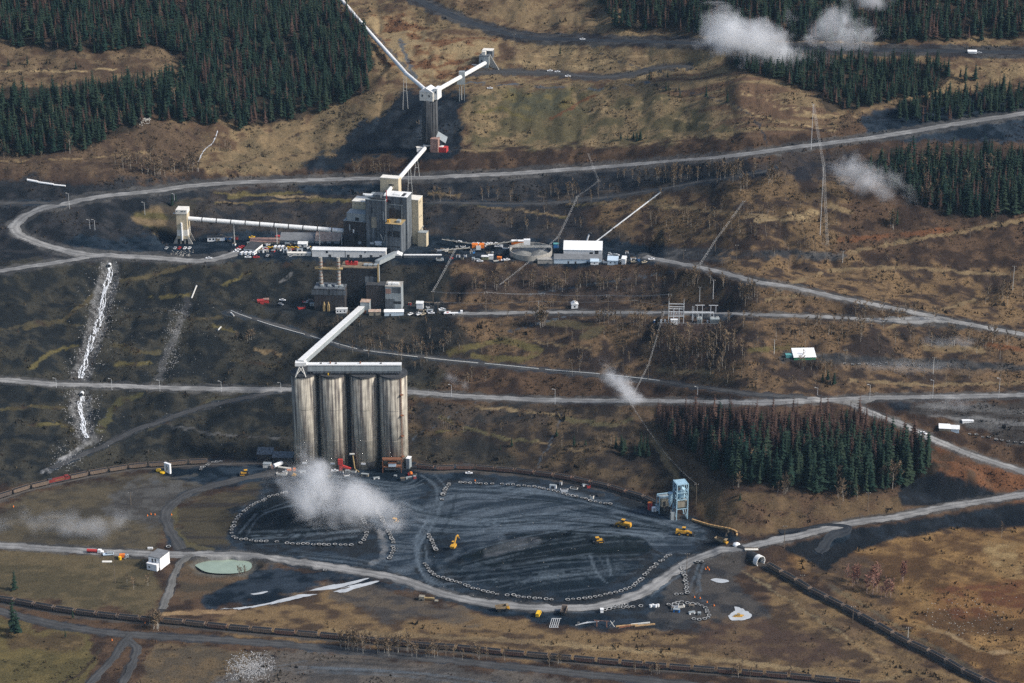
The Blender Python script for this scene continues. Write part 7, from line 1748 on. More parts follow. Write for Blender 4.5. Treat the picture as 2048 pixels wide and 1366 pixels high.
# pipeline beside the track, silver pipe up the slope by the white hall
pp = resample([P(*q) + np.array([0, 0, .6]) for q in [(462, 622), (480, 630), (545, 652), (610, 670), (655, 683), (720, 700), (800, 711), (900, 722), (1000, 731), (1100, 741), (1200, 749), (1300, 760), (1340, 765)]], 6.0)
t = thing('ground_pipeline', 'pale pipe lying along the dark pipeline track', 'pipeline', tuple(pp[0]))
for i in range(len(pp) - 1):
    if i % 9 in (4,) : continue
    one(t, 'pipe_length', PALEW, lambda q: q.beam(tuple(pp[i] - pp[0]), tuple(pp[i + 1] - pp[0]), .8, n=6))
a, b = P(1186, 490), P(1322, 386)
t = thing('slope_pipe', 'straight silver pipe climbing the brown slope behind the white hall', 'pipe', tuple(a)); d = b - a
pl = [P(1186 + (1322 - 1186) * s, 490 + (386 - 490) * s) - a + np.array([0, 0, 1.2]) for s in np.linspace(0, 1, 12)]
for u, v in zip(pl[:-1], pl[1:]): one(t, 'pipe_length', STEEL, lambda q: q.beam(tuple(u), tuple(v), 1.3, n=8))
for v in pl[::2]: one(t, 'saddle', CONC_P, lambda q: q.b0(v[0] - .7, v[0] + .7, v[1] - .3, v[1] + .3, v[2] - 2, v[2] - .5))
for i, (a, b) in enumerate([((393, 573), (383, 598)), ((462, 627), (468, 633)), ((436, 662), (442, 655))]):
    p, q_ = P(*a), P(*b); d = q_ - p; t = thing('loose_pipe', ['pale pipe lying down the dry gully', 'short pale pipe by the pipeline bend', 'short pale pipe on the dark slope above the silos'][i], 'pipe', tuple(p))
    one(t, 'pipe_shell', PALEW, lambda z: z.beam((0, 0, .7), (d[0], d[1], d[2] + .7), 1.3, n=8)); one(t, 'flange', STEEL, lambda z: z.beam((0, 0, .7), (d[0] * .04, d[1] * .04, .7), 1.7, n=8))

# ------------------------------------------------------------------ loose gear on the benches
gear = random.Random(9)
GM = [('white', WHITE_C), ('grey', STEELL), ('tan', TANK), ('red', REDM), ('yellow', YELLOW), ('blue', BLUEM), ('dark', DSTEEL), ('cream', CREAM_R)]
def gearbox(px, py, where, grp):
    cn, m = gear.choices(GM, weights=(6, 4, 3, 1.2, 2, 1, 3, 3))[0]
    L_, W_, H_ = gear.uniform(1.6, 6), gear.uniform(1.6, 2.6), gear.uniform(1.0, 2.8)
    kind = gear.choice(('container', 'skip', 'crate'))
    p = P(px, py); t = thing('storage_' + kind, '%s %s %s' % (cn, kind, where), kind, (p[0], p[1], p[2]), gear.uniform(-.4, .4), grp)
    if kind == 'skip':
        one(t, 'tub', m, lambda q: q.box((0, 0, H_ / 2), (L_, W_, H_), taper=1.18)); one(t, 'scrap_load', BLACK, lambda q: q.box((0, 0, H_ + .12), (L_ * 1.05, W_ * 1.05, .22), taper=.6))
    else:
        one(t, 'box', m, lambda q: q.b0(-L_ / 2, L_ / 2, -W_ / 2, W_ / 2, -.1, H_)); one(t, 'lid', STEELL if kind == 'container' else WOOD, lambda q: q.b0(-L_ / 2 - .1, L_ / 2 + .1, -W_ / 2 - .1, W_ / 2 + .1, H_ + .01, H_ + .18)); one(t, 'door', DSTEEL, lambda q: q.b0(-L_ / 4, L_ / 4, -W_ / 2 - .06, -W_ / 2 + .02, .1, H_ * .8))
for x0, x1, y0, y1, n, where, grp in ((515, 630, 488, 514, 26, 'among the trucks in front of the workshop', 'gear in the workshop yard'), (865, 1015, 492, 522, 26, 'between the plant and the thickener tank', 'gear by the thickener'), (800, 912, 606, 630, 16, 'beside the dryer annex', 'gear by the dryer'), (596, 640, 604, 618, 7, 'west of the dryer dust house', 'gear west of the dryer'), (430, 500, 474, 494, 9, 'under the banded tube conveyor', 'gear under the tube'), (1205, 1300, 505, 528, 9, 'at the east end of the bench', 'gear at the bench end'), (600, 830, 944, 962, 14, 'on the black apron in front of the silos', 'gear before the silos'), (1100, 1230, 965, 1000, 9, 'between the silo train and the tyre barrier', 'gear by the silo train'), (1340, 1400, 1212, 1232, 8, 'inside the tyre ring', 'gear in the tyre ring')):
    for _ in range(n): gearbox(gear.uniform(x0, x1), gear.uniform(y0, y1), where, grp)

# ------------------------------------------------------------------ trees
def conifer(seed, r=.15, layers=12, br=6, base=.10, droop=.35, thin=1.0):
    R = random.Random(seed); V = []; F = []
    if thin > .6:
        n = 6                                                    # inner cone added to block light through the crown
        for i in range(n): V.append((r * .42 * math.cos(6.283 * i / n), r * .42 * math.sin(6.283 * i / n), base + .04))
        V.append((0, 0, .93)); F += [(i, (i + 1) % n, n) for i in range(n)]
    for l in range(layers):
        f = base + (1 - base) * (l / layers) ** 1.05
        rad = r * (1 - (f - base) / (1.02 - base)) ** .68 * R.uniform(.7, 1.15)
        nb = max(4, int(br * (1.15 - .4 * f)))
        a0 = R.uniform(0, 6.28)
        for b in range(nb):
            a = a0 + 6.283 * b / nb + R.uniform(-.35, .35)
            q = rad * R.uniform(.6, 1.15); w = q * .38 * thin
            z = f + R.uniform(-.02, .02) + .05
            ca, sa = math.cos(a), math.sin(a); k = len(V)
            V += [(0, 0, z + .015), (q * .55 * ca - w * sa, q * .55 * sa + w * ca, z - droop * q * .5), (q * ca, q * sa, z - droop * q * 1.25), (q * .55 * ca + w * sa, q * .55 * sa - w * ca, z - droop * q * .5)]
            F += [(k, k + 1, k + 2), (k, k + 2, k + 3)]
    return np.array(V), np.array(F)

def trunk_mesh(h=.96, r=.011, n=5):
    V = [(r * math.cos(6.283 * i / n), r * math.sin(6.283 * i / n), -.03) for i in range(n)] + [(0, 0, h)]
    return np.array(V), np.array([(i, (i + 1) % n, n) for i in range(n)])

def broadleaf(seed, spread=.20, nl=14, tw=10):
    """bare limbs and twigs of a leafless birch or aspen, all tapering slivers"""
    R = random.Random(seed); V = []; F = []
    def sliver(a, b, w):
        d = np.array(b) - np.array(a); e = np.cross(d, [R.uniform(-1, 1), R.uniform(-1, 1), .2]); e = e / (np.linalg.norm(e) + 1e-9) * w
        k = len(V); V.extend([np.array(a) - e, np.array(a) + e, np.array(b)]); F.append((k, k + 1, k + 2))
    for i in range(nl):
        z = .28 + .62 * i / nl; a = R.uniform(0, 6.28); L = spread * R.uniform(.6, 1.1) * (1.15 - .6 * z)
        p = np.array([0, 0, z]); tip = p + np.array([L * math.cos(a), L * math.sin(a), R.uniform(.12, .26)])
        sliver(p, tip, .010)
        for _ in range(tw):
            s = R.uniform(.25, 1.0); b = p + (tip - p) * s; aa = a + R.uniform(-1.3, 1.3); l2 = R.uniform(.05, .13)
            sliver(b, b + np.array([l2 * math.cos(aa), l2 * math.sin(aa), R.uniform(.02, .11)]), .015)
    return np.array(V), np.array(F)

def tint_mat(name, c1, c2, rough=.9):
    m, nt, b = nodes_mat(name)
    oi = nt.nodes.new('ShaderNodeObjectInfo'); mx = nt.nodes.new('ShaderNodeMix'); mx.data_type = 'RGBA'
    mx.inputs[6].default_value = (*c1, 1); mx.inputs[7].default_value = (*c2, 1)
    nt.links.new(oi.outputs['Random'], mx.inputs[0])
    geo = nt.nodes.new('ShaderNodeNewGeometry'); n1 = nt.nodes.new('ShaderNodeTexNoise'); n1.inputs['Scale'].default_value = .9; n1.inputs['Detail'].default_value = 3
    nt.links.new(geo.outputs['Position'], n1.inputs['Vector'])
    mr = nt.nodes.new('ShaderNodeMapRange'); mr.inputs[1].default_value = .3; mr.inputs[2].default_value = .7; mr.inputs[3].default_value = .6; mr.inputs[4].default_value = 1.45
    nt.links.new(n1.outputs[0], mr.inputs[0])
    sc = nt.nodes.new('ShaderNodeVectorMath'); sc.operation = 'SCALE'
    nt.links.new(mx.outputs[2], sc.inputs[0]); nt.links.new(mr.outputs[0], sc.inputs['Scale']); nt.links.new(sc.outputs[0], b.inputs['Base Color'])
    b.inputs['Roughness'].default_value = rough; b.inputs['Specular IOR Level'].default_value = .1
    return m
K = {
 'spruce': dict(var=[conifer(s, (.15, .19, .13, .21, .17, .24)[s], (12, 11, 13, 10, 12, 9)[s], (7, 8, 6, 8, 7, 8)[s], (.08, .10, .16, .06, .2, .08)[s], (.35, .25, .45, .3, .3, .2)[s]) for s in range(6)], c=((.010, .027, .020), (.026, .040, .024)), tr=(.06, .045, .035), name='spruce_tree'),
 'larch': dict(var=[conifer(20 + s, .14, 12, 8, .14, .12, .75) for s in range(4)], c=((.050, .031, .026), (.092, .055, .042)), tr=(.10, .085, .07), name='larch_tree'),
 'red_birch': dict(var=[broadleaf(60 + s, .16, 14, 10) for s in range(3)], c=((.20, .095, .070), (.34, .19, .14)), tr=(.42, .30, .25), name='bare_birch'),
 'birch': dict(var=[broadleaf(40 + s) for s in range(5)], c=((.115, .085, .060), (.235, .170, .105)), tr=(.40, .37, .32), name='bare_birch'),
}
TRUNKM = {}
for k, d in K.items():
    d['mat'] = tint_mat(k + '_foliage' if 'birch' not in k else k + '_twigs', *d['c'])
    d['tm'] = mat(k + '_bark', d['tr'], .9, .25, 2.0)
    d['cm'] = []
    for i, (V_, F_) in enumerate(d['var']):
        o = mesh_np('crown', V_, F_, d['mat']); d['cm'].append(o.data); bpy.data.objects.remove(o)
    tv, tf = trunk_mesh(.92 if k != 'larch' else .97, .010 if 'birch' not in k else .0095)
    o = mesh_np('trunk', tv, tf, d['tm']); d['tmesh'] = o.data; bpy.data.objects.remove(o)
    d['trunk'] = (tv, tf)

trees = []   # (kind, x, y, z, height, label)
taken = {}
okground = np.ones((NX, NY), bool)
for nm, path in list(road_paths.items()) + list(track_paths.items()):
    w = (ROADS[nm][0] / 2 + 1.5) if nm in ROADS else 5
    R_ = int(w / GXS) + 1
    for p in path:
        i = int((p[0] - GX0) / GXS); j = int((p[1] - GY0) / GXS)
        okground[max(i - R_, 0):i + R_ + 1, max(j - R_, 0):j + R_ + 1] = False
PXf, PYf = PXX.ravel(), PYY.ravel()
def forest(pts, per_m2, mix, hmin, hmax, lab, soft=2):
    m = samp(poly_mask(pts, soft), PXf, PYf)
    ids = np.nonzero((m > .35 + .3 * (nB.ravel() - .5)) & okground.ravel() & (PXf > -130) & (PXf < 2180) & (PYf > -75))[0]
    n = int(len(ids) * GXS * GXS * per_m2)
    if n == 0: return
    for k in rng.choice(ids, min(n, len(ids)), replace=False):
        kind = random.choices(list(mix), weights=list(mix.values()))[0] if isinstance(mix, dict) else mix(PXf[k], PYf[k])
        x = GXX.ravel()[k] + random.uniform(-.6, .6); y = GYY.ravel()[k] + random.uniform(-.6, .6)
        h = random.triangular(hmin * .6, hmax * 1.05, hmax * .85) * (1 if kind == 'spruce' else .92 if kind == 'larch' else .72) * random.choice((1, 1, .8, 1.1))
        trees.append((kind, x, y, float(ground_z(x, y)), h, lab))
def clump(px, py, n, sx, sy, kind, hmin, hmax, lab):
    for _ in range(n):
        p = P(px + random.gauss(0, sx * .5), py + random.gauss(0, sy * .5))
        trees.append((kind, p[0], p[1], p[2], random.uniform(hmin, hmax), lab))
TLF = 'in the dense forest on the upper left hillside'
forest([(-200,-330),(760,-330),(690,-60),(650,-10),(720,60),(742,100),(735,185),(640,222),(480,262),(425,205),(370,132),(330,92),(150,106),(60,92),(-200,92)], .028, {'spruce': .70, 'larch': .30}, 17, 27, TLF)
forest([(-200,205),(60,203),(150,200),(250,186),(370,150),(445,250),(300,236),(240,268),(170,300),(60,312),(-200,310)], .031, {'spruce': .84, 'larch': .12, 'birch': .04}, 17, 28, TLF)
TRF = 'in the forest along the upper right skyline'
forest([(1150,-330),(2400,-330),(2250,80),(2120,76),(1700,84),(1600,80),(1420,68),(1240,58),(1180,-20)], .026, {'spruce': .62, 'larch': .34, 'birch': .04}, 16, 26, TRF)
forest([(1458,118),(1700,126),(1880,134),(1900,146),(1870,182),(1690,222),(1625,184),(1460,132)], .042, {'spruce': .84, 'larch': .16}, 13, 20, 'in the triangular wood above the haul road')
forest([(1795,212),(1900,196),(2000,182),(2120,155),(2200,150),(2120,212),(1980,234),(1800,248)], .034, {'spruce': .85, 'larch': .15}, 13, 20, 'in the strip of trees above the haul road bank')
forest([(1730,335),(1800,325),(1900,325),(2200,325),(2200,425),(1900,432),(1850,412),(1770,360)], .036, {'spruce': .74, 'larch': .2, 'birch': .06}, 18, 28, 'in the dark wood below the haul road')
def wood(px, py):
    f = (py - 872) / 90 + (px < 1360) * -.2 + random.gauss(0, .28)
    if f > 1.15 and random.random() < .30: return 'birch'
    return 'spruce' if f > .38 else 'larch'
forest([(1310,850),(1420,848),(1700,848),(1765,872),(1850,908),(1862,938),(1795,978),(1700,992),(1560,978),(1445,962),(1410,920),(1345,890)], .050, wood, 20, 29, 'in the mixed wood between the valley road and the blue tower', 1)
clump(1245, 905, 7, 14, 16, 'spruce', 11, 17, 'in the small clump on the brown slope above the blue tower'); clump(1285, 918, 10, 14, 22, 'spruce', 10, 16, 'in the small clump on the brown slope above the blue tower')
for px, py, h, kind, lab in ((1023, 893, 9, 'spruce', 'alone on the slope right of the silos'), (1001, 900, 6, 'spruce', 'small on the dark slope above the silo train'), (1113, 873, 8, 'spruce', 'by the dark gully on the slope'), (1148, 893, 11, 'spruce', 'on the grassy slope above the silo train'), (1171, 893, 7, 'spruce', 'smaller beside the taller one on the grassy slope'),
                             (30, 1180, 17, 'spruce', 'standing in the olive field by the lower train'), (28, 1262, 26, 'spruce', 'tall by the lower road in the bottom field'), (36, 1275, 21, 'spruce', 'next to the tall one by the lower road'), (146, 1238, 9, 'spruce', 'small in front of the lower train'), (131, 1276, 7, 'spruce', 'small in the olive corner field'),
                             (1412, 198, 15, 'spruce', 'alone on the upper tan slope'), (1455, 205, 13, 'spruce', 'leaning on the upper track'), (1298, 160, 11, 'spruce', 'by the upper track junction'), (1120, 112, 11, 'spruce', 'below the upper coal road'), (1930, 165, 20, 'spruce', 'tall above the scree'), (1950, 160, 18, 'spruce', 'beside the tall one above the scree'), (1920, 160, 13, 'spruce', 'short above the scree'), (1335, 158, 9, 'spruce', 'at the end of the breaker road'),
                             (345, 412, 14, 'spruce', 'dark by the haul road'), (352, 408, 12, 'spruce', 'second dark one by the haul road'), (1655, 765, 13, 'spruce', 'on the brown knoll above the valley road'), (1668, 768, 11, 'spruce', 'second on the brown knoll above the valley road'), (1645, 764, 9, 'spruce', 'third on the brown knoll above the valley road'), (55, 130, 12, 'spruce', 'alone in the upper left clearing'), (152, 138, 9, 'spruce', 'small in the upper left clearing'), (17, 132, 9, 'spruce', 'at the edge of the upper left clearing'), (1480, 1000, 6, 'spruce', 'bush in the clearing below the wood'),
                             (2003, 1075, 12, 'birch', 'alone at the edge of the coal bank')):
    p = P(px, py); trees.append((kind, p[0], p[1], p[2], h, lab))
clump(1275, 280, 12, 30, 6, 'spruce', 6, 10, 'in the low clump below the upper meadow'); clump(1380, 185, 5, 60, 14, 'spruce', 7, 12, 'scattered on the upper tan slope'); clump(380, 108, 4, 10, 6, 'spruce', 14, 20, 'by the mound in the upper left clearing'); clump(1787, 455, 5, 14, 8, 'birch', 12, 17, 'at the edge of the eastern steam'); clump(1790, 450, 4, 12, 8, 'spruce', 12, 17, 'at the edge of the eastern steam')
BL = [(1360,362,22,60,10,10,15,'in the birch belt below the haul road'),(1450,352,20,60,10,10,15,'in the birch belt below the haul road'),(1545,362,8,14,8,13,18,'in the small birch group right of the birch belt'),(1488,378,7,16,6,11,15,'in the small birch group right of the birch belt'),
      (1080,652,9,14,6,14,19,'in the pale birch group below the pump shed road'),(1085,575,14,60,12,10,15,'on the dark slope below the thickener'),(1200,572,20,90,14,10,16,'on the dark slope below the thickener'),(980,575,6,40,10,12,17,'on the dark slope below the thickener'),
      (1400,705,34,90,24,12,18,'on the brown slope below the substation'),(1330,690,12,50,20,12,17,'on the brown slope below the substation'),(1200,650,10,50,16,10,14,'on the slope by the pump shed'),(1260,655,8,40,16,10,14,'on the slope by the pump shed'),(1500,600,10,24,10,11,16,'by the east road bend'),(1380,570,10,50,14,10,15,'above the substation'),
      (820,700,16,60,22,9,13,'behind the inclined conveyor'),(700,650,6,30,14,8,11,'behind the inclined conveyor'),(870,690,8,30,14,8,12,'behind the inclined conveyor'),(740,700,8,40,10,8,11,'behind the inclined conveyor'),(490,680,5,20,10,8,11,'on the dark slope left of the conveyor'),
      (1800,640,20,120,22,10,15,'along the substation road east end'),(1650,670,16,90,20,10,15,'along the substation road east end'),(1900,690,14,90,16,11,16,'along the east road'),(2000,600,10,50,20,11,15,'on the far eastern slope'),(1970,690,8,50,16,12,16,'along the east road'),
      (320,345,18,40,14,12,17,'in the brown hollow above the haul road'),(380,340,14,30,10,12,17,'in the brown hollow above the haul road'),(270,330,10,40,14,10,15,'in the brown hollow above the haul road'),(740,345,12,40,8,8,12,'by the black slope above the haul road'),(450,300,4,20,8,8,12,'by the little hill stream'),
      (1000,395,5,40,8,10,14,'on the dark bank below the haul road'),(1120,390,8,50,8,10,14,'on the dark bank below the haul road'),(1250,360,5,40,6,9,13,'on the dark bank below the haul road'),(900,400,5,50,6,9,12,'on the dark bank below the haul road'),
      (1740,1020,0,1,1,1,1,''),(1690,995,9,24,8,10,16,'at the lower edge of the mixed wood'),(1785,968,12,16,10,14,20,'in the white-stemmed group at the corner of the mixed wood'),(1480,975,4,16,6,9,13,'at the lower edge of the mixed wood'),(1570,985,6,30,6,10,15,'at the lower edge of the mixed wood'),
      (700,1300,14,50,6,11,16,'golden and bare beside the lower train'),(780,1306,12,40,6,11,16,'golden and bare beside the lower train'),(860,1312,10,60,6,8,12,'golden and bare beside the lower train'),(960,1318,8,60,6,8,11,'golden and bare beside the lower train'),(1110,1330,5,60,5,7,10,'golden and bare beside the lower train'),(1300,1345,5,60,5,7,10,'golden and bare beside the lower train'),(1480,1355,6,60,5,7,10,'golden and bare beside the lower train'),
      (315,1258,12,14,8,10,15,'in the thicket by the lower crossing'),(270,1170,4,40,16,7,10,'in the field below the white pump house'),(490,1150,5,30,10,5,8,'on the rim of the green pond'),
      (1950,370,5,60,20,12,18,'on the edge of the dark eastern wood'),(1860,410,6,30,8,14,19,'on the edge of the dark eastern wood'),(1520,430,8,60,12,8,11,'on the tan eastern slope'),(1350,450,14,70,20,8,12,'on the slope above the white hall'),(1050,450,8,80,14,8,12,'on the slope above the white hall'),(1450,460,14,80,20,8,11,'on the slope above the white hall'),(1600,500,8,60,14,8,11,'on the tan eastern slope'),
      (1620,740,8,40,8,9,12,'by the green shed yard'),(1420,740,8,60,10,10,14,'by the pipeline track'),(1150,745,3,20,6,12,15,'by the pipeline track'),(930,760,5,60,8,8,11,'by the pipeline track'),(950,860,5,70,18,7,10,'on the slope behind the silo train'),(1200,890,5,60,18,8,11,'on the slope behind the silo train')]
for px, py, n, sx, sy, a, b, lab in BL: clump(px, py, n, sx, sy, 'birch', a, b, lab)
REDC = [(1706, 1165, 6, 12, 8), (1738, 1165, 7, 14, 8), (1808, 1160, 4, 10, 6), (1745, 1185, 4, 16, 6), (1780, 1195, 4, 14, 6)]
for px, py, n, sx, sy in REDC: clump(px, py, n + 2, sx, sy, 'red_birch', 10, 16, 'reddish and bare in the orange field right of the tunnel train')

SCR = 'in the scrub forest on the brown slopes'
forest([(905,538),(1500,568),(2100,690),(2100,760),(1500,778),(1010,716),(920,660)], .0055, {'birch': 1}, 7, 13, SCR)
forest([(1060,395),(1480,352),(1700,360),(1660,500),(1330,490),(1120,480)], .0045, {'birch': 1}, 6, 12, SCR)
forest([(1500,430),(2100,440),(2100,640),(1700,560),(1500,520)], .0022, {'birch': 1}, 6, 11, SCR)
forest([(640,640),(900,640),(1000,705),(900,760),(720,690)], .005, {'birch': 1}, 5, 10, SCR)
forest([(830,815),(1300,820),(1320,900),(1000,930),(830,915)], .0018, {'birch': 1}, 4, 9, SCR)
forest([(-60,240),(420,262),(400,345),(-60,340)], .005, {'birch': 1}, 6, 11, SCR)
forest([(400,372),(1000,370),(1000,400),(600,400)], .002, {'birch': 1}, 5, 9, SCR)
forest([(640,1262),(1500,1310),(1680,1350),(1400,1335),(640,1285)], .004, {'birch': 1}, 3, 8, SCR)
forest([(1380,960),(1800,1000),(1700,1030),(1450,1040)], .002, {'birch': 1}, 3, 7, SCR)
def px_h(t): return t[4] * px_per_m(t[1:4])
stuffs = {k: [] for k in K}
for kind in K:
    tk = sorted([t for t in trees if t[0] == kind], key=px_h, reverse=True)
    single = [t for t in tk if 'forest' not in t[5]]
    rest = [t for t in tk if 'forest' in t[5]]
    pick = (single + rest)[:300] if len(single) <= 300 else single[:300]
    ps = set(id(t) for t in pick)
    stuffs[kind] = [t for t in tk if id(t) not in ps]
    d = K[kind]
    WORD = {'spruce': 'dark green spruce', 'larch': 'brown leafless larch', 'birch': 'bare pale-stemmed birch', 'red_birch': 'pinkish leafless birch'}[kind]
    for t in pick:
        e = bpy.data.objects.new(d['name'], None); COL.objects.link(e)
        e.location = t[1:4]; e.rotation_euler = (random.uniform(-.03, .03), random.uniform(-.03, .03), random.uniform(0, 6.28))
        wv = random.uniform(.85, 1.25); e.scale = (t[4] * wv, t[4] * wv, t[4])
        tag(e, WORD + ' ' + t[5], 'tree', 'trees ' + t[5])
        c = bpy.data.objects.new('crown', random.choice(d['cm'])); COL.objects.link(c); c.parent = e
        r = bpy.data.objects.new('trunk', d['tmesh']); COL.objects.link(r); r.parent = e
FOL = attr_mat('far_foliage', rough=.9, var=.35, scale=.9, bump=0, spec=.1)
for kind, lst in stuffs.items():
    if not lst: continue
    d = K[kind]; Vs, Fs, Cs, off = [], [], [], 0
    for t in lst:
        for (V_, F_), isT in ((random.choice(d['var']), False), (d['trunk'], True)):
            a = random.uniform(0, 6.28); wv = random.uniform(.85, 1.25)
            x = (V_[:, 0] * math.cos(a) - V_[:, 1] * math.sin(a)) * t[4] * wv; y = (V_[:, 0] * math.sin(a) + V_[:, 1] * math.cos(a)) * t[4] * wv
            Vs.append(np.stack([x + t[1], y + t[2], V_[:, 2] * t[4] + t[3]], 1)); Fs.append(F_ + off); off += len(V_)
            u = random.random(); c = np.array(d['tr']) if isT else np.array(d['c'][0]) * (1 - u) + np.array(d['c'][1]) * u
            Cs.append(np.tile(c, (len(V_), 1)))
    o = mesh_np({'spruce': 'spruce_forest', 'larch': 'larch_forest', 'birch': 'birch_thicket', 'red_birch': 'red_birch_thicket'}[kind], np.concatenate(Vs), np.concatenate(Fs), FOL, col=np.concatenate(Cs))
    tag(o, {'spruce': 'dark green spruce forest covering the upper hillsides', 'larch': 'brown leafless larches mixed through the upper forests', 'birch': 'bare pale birch scrub scattered over the brown slopes', 'red_birch': 'pinkish bare birch scrub in the orange field'}[kind], 'forest', kind='stuff')

# ------------------------------------------------------------------ brush and tussocks on the unworked ground
lum = COLR.sum(1)
dens = np.clip(nat.ravel() * 1.0 + (near + field).ravel() * .35, 0, 1) * (lum > .085) * okground.ravel()
vis = (PXf > -120) & (PXf < 2170) & (PYf > -60) & (PYf < 1420)
cl = sstep(.46, .66, (nA * .5 + nB * .5).ravel())
wgt = dens * vis * (.05 + cl ** 2)
NB_ = 38000
ids = rng.choice(len(wgt), NB_, replace=False, p=wgt / wgt.sum())
Vs = []; Cs = []
bx, by, bz = GXX.ravel()[ids], GYY.ravel()[ids], Z.ravel()[ids]
PAL = np.array([(.040, .028, .022), (.075, .042, .028), (.060, .050, .034), (.10, .070, .042), (.034, .030, .027), (.14, .105, .06), (.045, .030, .028)])
nK = 4
bs = rng.gamma(1.5, .48, NB_) + .3
pc = PAL[rng.integers(0, len(PAL), NB_)] * rng.uniform(.7, 1.25, (NB_, 1)) * .35 + COLR[ids] * rng.uniform(.35, 1.05, (NB_, 1)) * .65
for k in range(nK):
    a = rng.uniform(0, 6.28, NB_); w = bs * rng.uniform(.25, .5, NB_); h = bs * rng.uniform(.5, 1.0, NB_); lean = bs * rng.uniform(.0, .6, NB_); a2 = rng.uniform(0, 6.28, NB_)
    ox, oy = rng.normal(0, .5, NB_) * bs, rng.normal(0, .5, NB_) * bs
    b0 = np.stack([bx + ox - w * np.cos(a), by + oy - w * np.sin(a), bz - .25], 1); b1 = np.stack([bx + ox + w * np.cos(a), by + oy + w * np.sin(a), bz - .25], 1)
    tp_ = np.stack([bx + ox + lean * np.cos(a2), by + oy + lean * np.sin(a2), bz + h], 1)
    Vs.append(np.stack([b0, b1, tp_], 1).reshape(-1, 3)); Cs.append(np.repeat(pc * rng.uniform(.8, 1.2, (NB_, 1)), 3, 0))
Vb = np.concatenate(Vs); Fb = np.arange(len(Vb)).reshape(-1, 3)
o = mesh_np('brush', Vb, Fb, FOL, col=np.concatenate(Cs)); tag(o, 'brown leafless brush and tussocks covering the slopes', 'brush', kind='stuff')

# ------------------------------------------------------------------ drifting steam
def plume(name, label, px, py, rx, ry, h, lift, dens, scale=.05, seed=0, tilt=0.0, detail=5, thr=.47, Yoff=0.0):
    """a closed puff of vapour: density falls off towards its hull and is torn by noise"""
    g = P(px, py)
    c = Vector((g[0], g[1] + Yoff, float(ground_z(g[0], g[1] + Yoff)) + lift))
    mb = MB()
    n, m_ = 16, 8
    vs = [(0, 0, -1)] + [(math.sin(math.pi * j / m_) * math.cos(2 * math.pi * i / n), math.sin(math.pi * j / m_) * math.sin(2 * math.pi * i / n), -math.cos(math.pi * j / m_)) for j in range(1, m_) for i in range(n)] + [(0, 0, 1)]
    fs = [(0, 1 + (i + 1) % n, 1 + i) for i in range(n)]
    for j in range(m_ - 2):
        for i in range(n): fs.append((1 + j * n + i, 1 + j * n + (i + 1) % n, 1 + (j + 1) * n + (i + 1) % n, 1 + (j + 1) * n + i))
    k = 1 + (m_ - 2) * n
    fs += [(k + i, k + (i + 1) % n, len(vs) - 1) for i in range(n)]
    mb.add(vs, fs)
    mt = bpy.data.materials.new(name + '_vapour'); mt.use_nodes = True
    nt = mt.node_tree; nt.nodes.clear()
    out = nt.nodes.new('ShaderNodeOutputMaterial'); pv = nt.nodes.new('ShaderNodeVolumePrincipled')
    pv.inputs['Color'].default_value = (.97, .98, 1, 1); pv.inputs['Anisotropy'].default_value = .1
    tc = nt.nodes.new('ShaderNodeTexCoord')
    ln = nt.nodes.new('ShaderNodeVectorMath'); ln.operation = 'LENGTH'; nt.links.new(tc.outputs['Object'], ln.inputs[0])
    fall = nt.nodes.new('ShaderNodeMapRange'); fall.interpolation_type = 'SMOOTHSTEP'
    fall.inputs[1].default_value = 1.0; fall.inputs[2].default_value = .05; fall.inputs[3].default_value = 0; fall.inputs[4].default_value = 1
    nt.links.new(ln.outputs['Value'], fall.inputs[0])
    geo = nt.nodes.new('ShaderNodeNewGeometry')
    no = nt.nodes.new('ShaderNodeTexNoise'); no.noise_dimensions = '4D'; no.inputs['W'].default_value = seed * 3.7
    no.inputs['Scale'].default_value = scale; no.inputs['Detail'].default_value = detail; no.inputs['Roughness'].default_value = .6; no.inputs['Distortion'].default_value = .6
    nt.links.new(geo.outputs['Position'], no.inputs['Vector'])
    m1 = nt.nodes.new('ShaderNodeMath'); m1.operation = 'MULTIPLY_ADD'; m1.inputs[1].default_value = .62; m1.inputs[2].default_value = -.20 - (thr - .42) * 1.5
    nt.links.new(fall.outputs[0], m1.inputs[0])
    m2 = nt.nodes.new('ShaderNodeMath'); m2.operation = 'MULTIPLY_ADD'; m2.inputs[1].default_value = 1.9; m2.inputs[2].default_value = -.95
    nt.links.new(no.outputs[0], m2.inputs[0])
    m3 = nt.nodes.new('ShaderNodeMath'); m3.operation = 'ADD'; nt.links.new(m1.outputs[0], m3.inputs[0]); nt.links.new(m2.outputs[0], m3.inputs[1])
    a = nt.nodes.new('ShaderNodeMapRange'); a.interpolation_type = 'SMOOTHSTEP'; a.inputs[1].default_value = .0; a.inputs[2].default_value = .8
    nt.links.new(m3.outputs[0], a.inputs[0])
    b = nt.nodes.new('ShaderNodeMath'); b.operation = 'MULTIPLY'; nt.links.new(a.outputs[0], b.inputs[0]); b.inputs[1].default_value = dens
    nt.links.new(b.outputs[0], pv.inputs['Density']); nt.links.new(pv.outputs[0], out.inputs['Volume'])
    o = mb.build(name, mt)
    o.location = c; o.scale = (rx, ry, h); o.rotation_euler = (0, math.radians(tilt), 0)
    tag(o, label, 'steam', kind='stuff')
plume('steam_plume', 'white steam drifting over the western coal pile below the silos', 672, 1052, 96, 44, 40, 20, .24, .030, 1, 26, detail=8)
plume('steam_wisp', 'thin steam trailing from the coal pile towards the silo feet', 640, 975, 50, 18, 16, 12, .10, .05, 12, 10, detail=8)
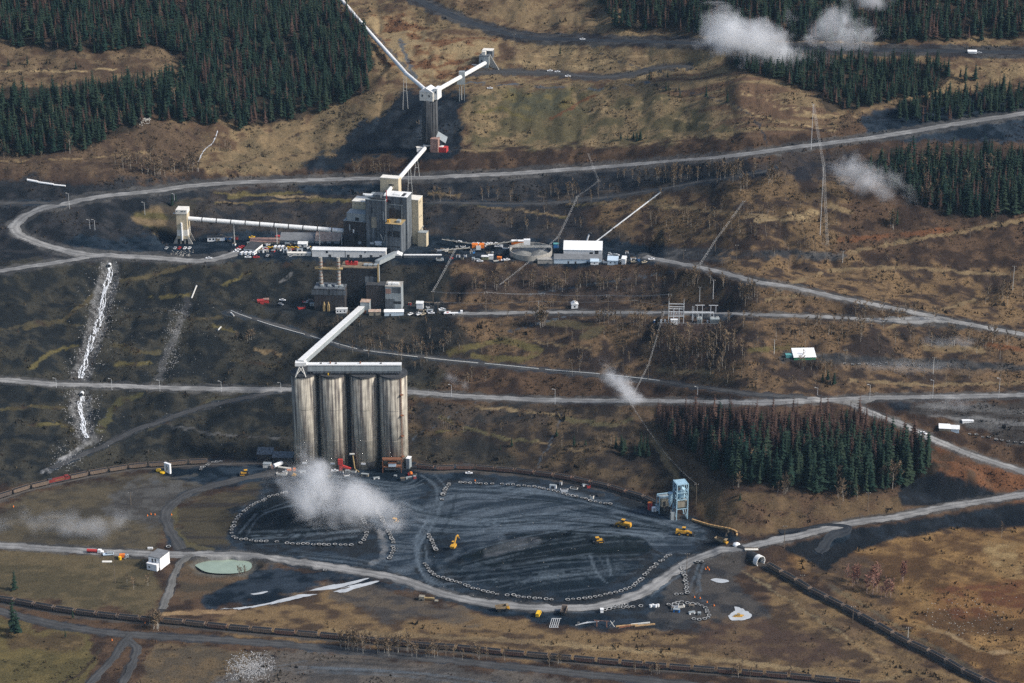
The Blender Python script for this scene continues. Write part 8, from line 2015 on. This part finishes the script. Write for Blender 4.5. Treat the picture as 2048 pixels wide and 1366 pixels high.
plume('trailing_steam', 'thin steam trailing east of the coal pile past the bulldozer', 740, 1020, 46, 18, 16, 12, .08, .05, 13, 30, detail=8)
plume('mist_puff', 'thick white cloud puff in front of the upper right forest', 1500, 102, 100, 30, 56, 26, .34, .022, 2, 0, detail=8, Yoff=-26)
plume('mist_wisp', 'pale mist wisp rising among the upper right trees', 1672, 90, 62, 20, 54, 24, .13, .036, 3, -10, detail=8, Yoff=-20)
plume('forest_mist', 'thin mist at the top edge of the right forest', 1740, 20, 44, 16, 22, 22, .12, .045, 4, 0, detail=8, Yoff=-18)
plume('eastern_steam', 'thin grey steam drifting across the eastern birches', 1745, 400, 84, 20, 34, 18, .085, .04, 5, 25, detail=8)
plume('slope_steam', 'slanting streak of steam crossing the valley road', 1258, 806, 64, 14, 12, 10, .16, .05, 6, 47, thr=.36, detail=8)
plume('field_mist', 'thin mist lying over the western yard field', 150, 1072, 100, 26, 20, 10, .055, .04, 7, 0, detail=8)
plume('roadside_mist', 'faint mist above the road junction on the east', 1810, 752, 100, 18, 13, 8, .045, .04, 8, 0, detail=8)
plume('junction_mist', 'faint mist over the eastern yard', 1890, 835, 60, 20, 18, 11, .055, .04, 9, 0, detail=8)
plume('grass_mist', 'faint mist over the tan patch below the east road', 1895, 702, 44, 12, 11, 8, .05, .05, 10, 0, detail=8)
plume('pole_steam', 'small wisp of steam beside the valley road east of the silos', 912, 782, 20, 7, 12, 9, .08, .07, 11, 30, detail=8)

# ------------------------------------------------------------------ haze
hz = MB(); hz.b0(-1180, 1180, -60, 2960, -40, 800)
hm = bpy.data.materials.new('haze_air'); hm.use_nodes = True
hn = hm.node_tree; hn.nodes.clear()
ho = hn.nodes.new('ShaderNodeOutputMaterial'); hv = hn.nodes.new('ShaderNodeVolumePrincipled')
hv.inputs['Color'].default_value = (0.42, 0.70, 1.0, 1)
hv.inputs['Density'].default_value = 0.000014
hn.links.new(hv.outputs[0], ho.inputs['Volume'])
haze = hz.build('haze', hm)
tag(haze, 'pale blue haze filling the whole valley', 'haze', kind='stuff')
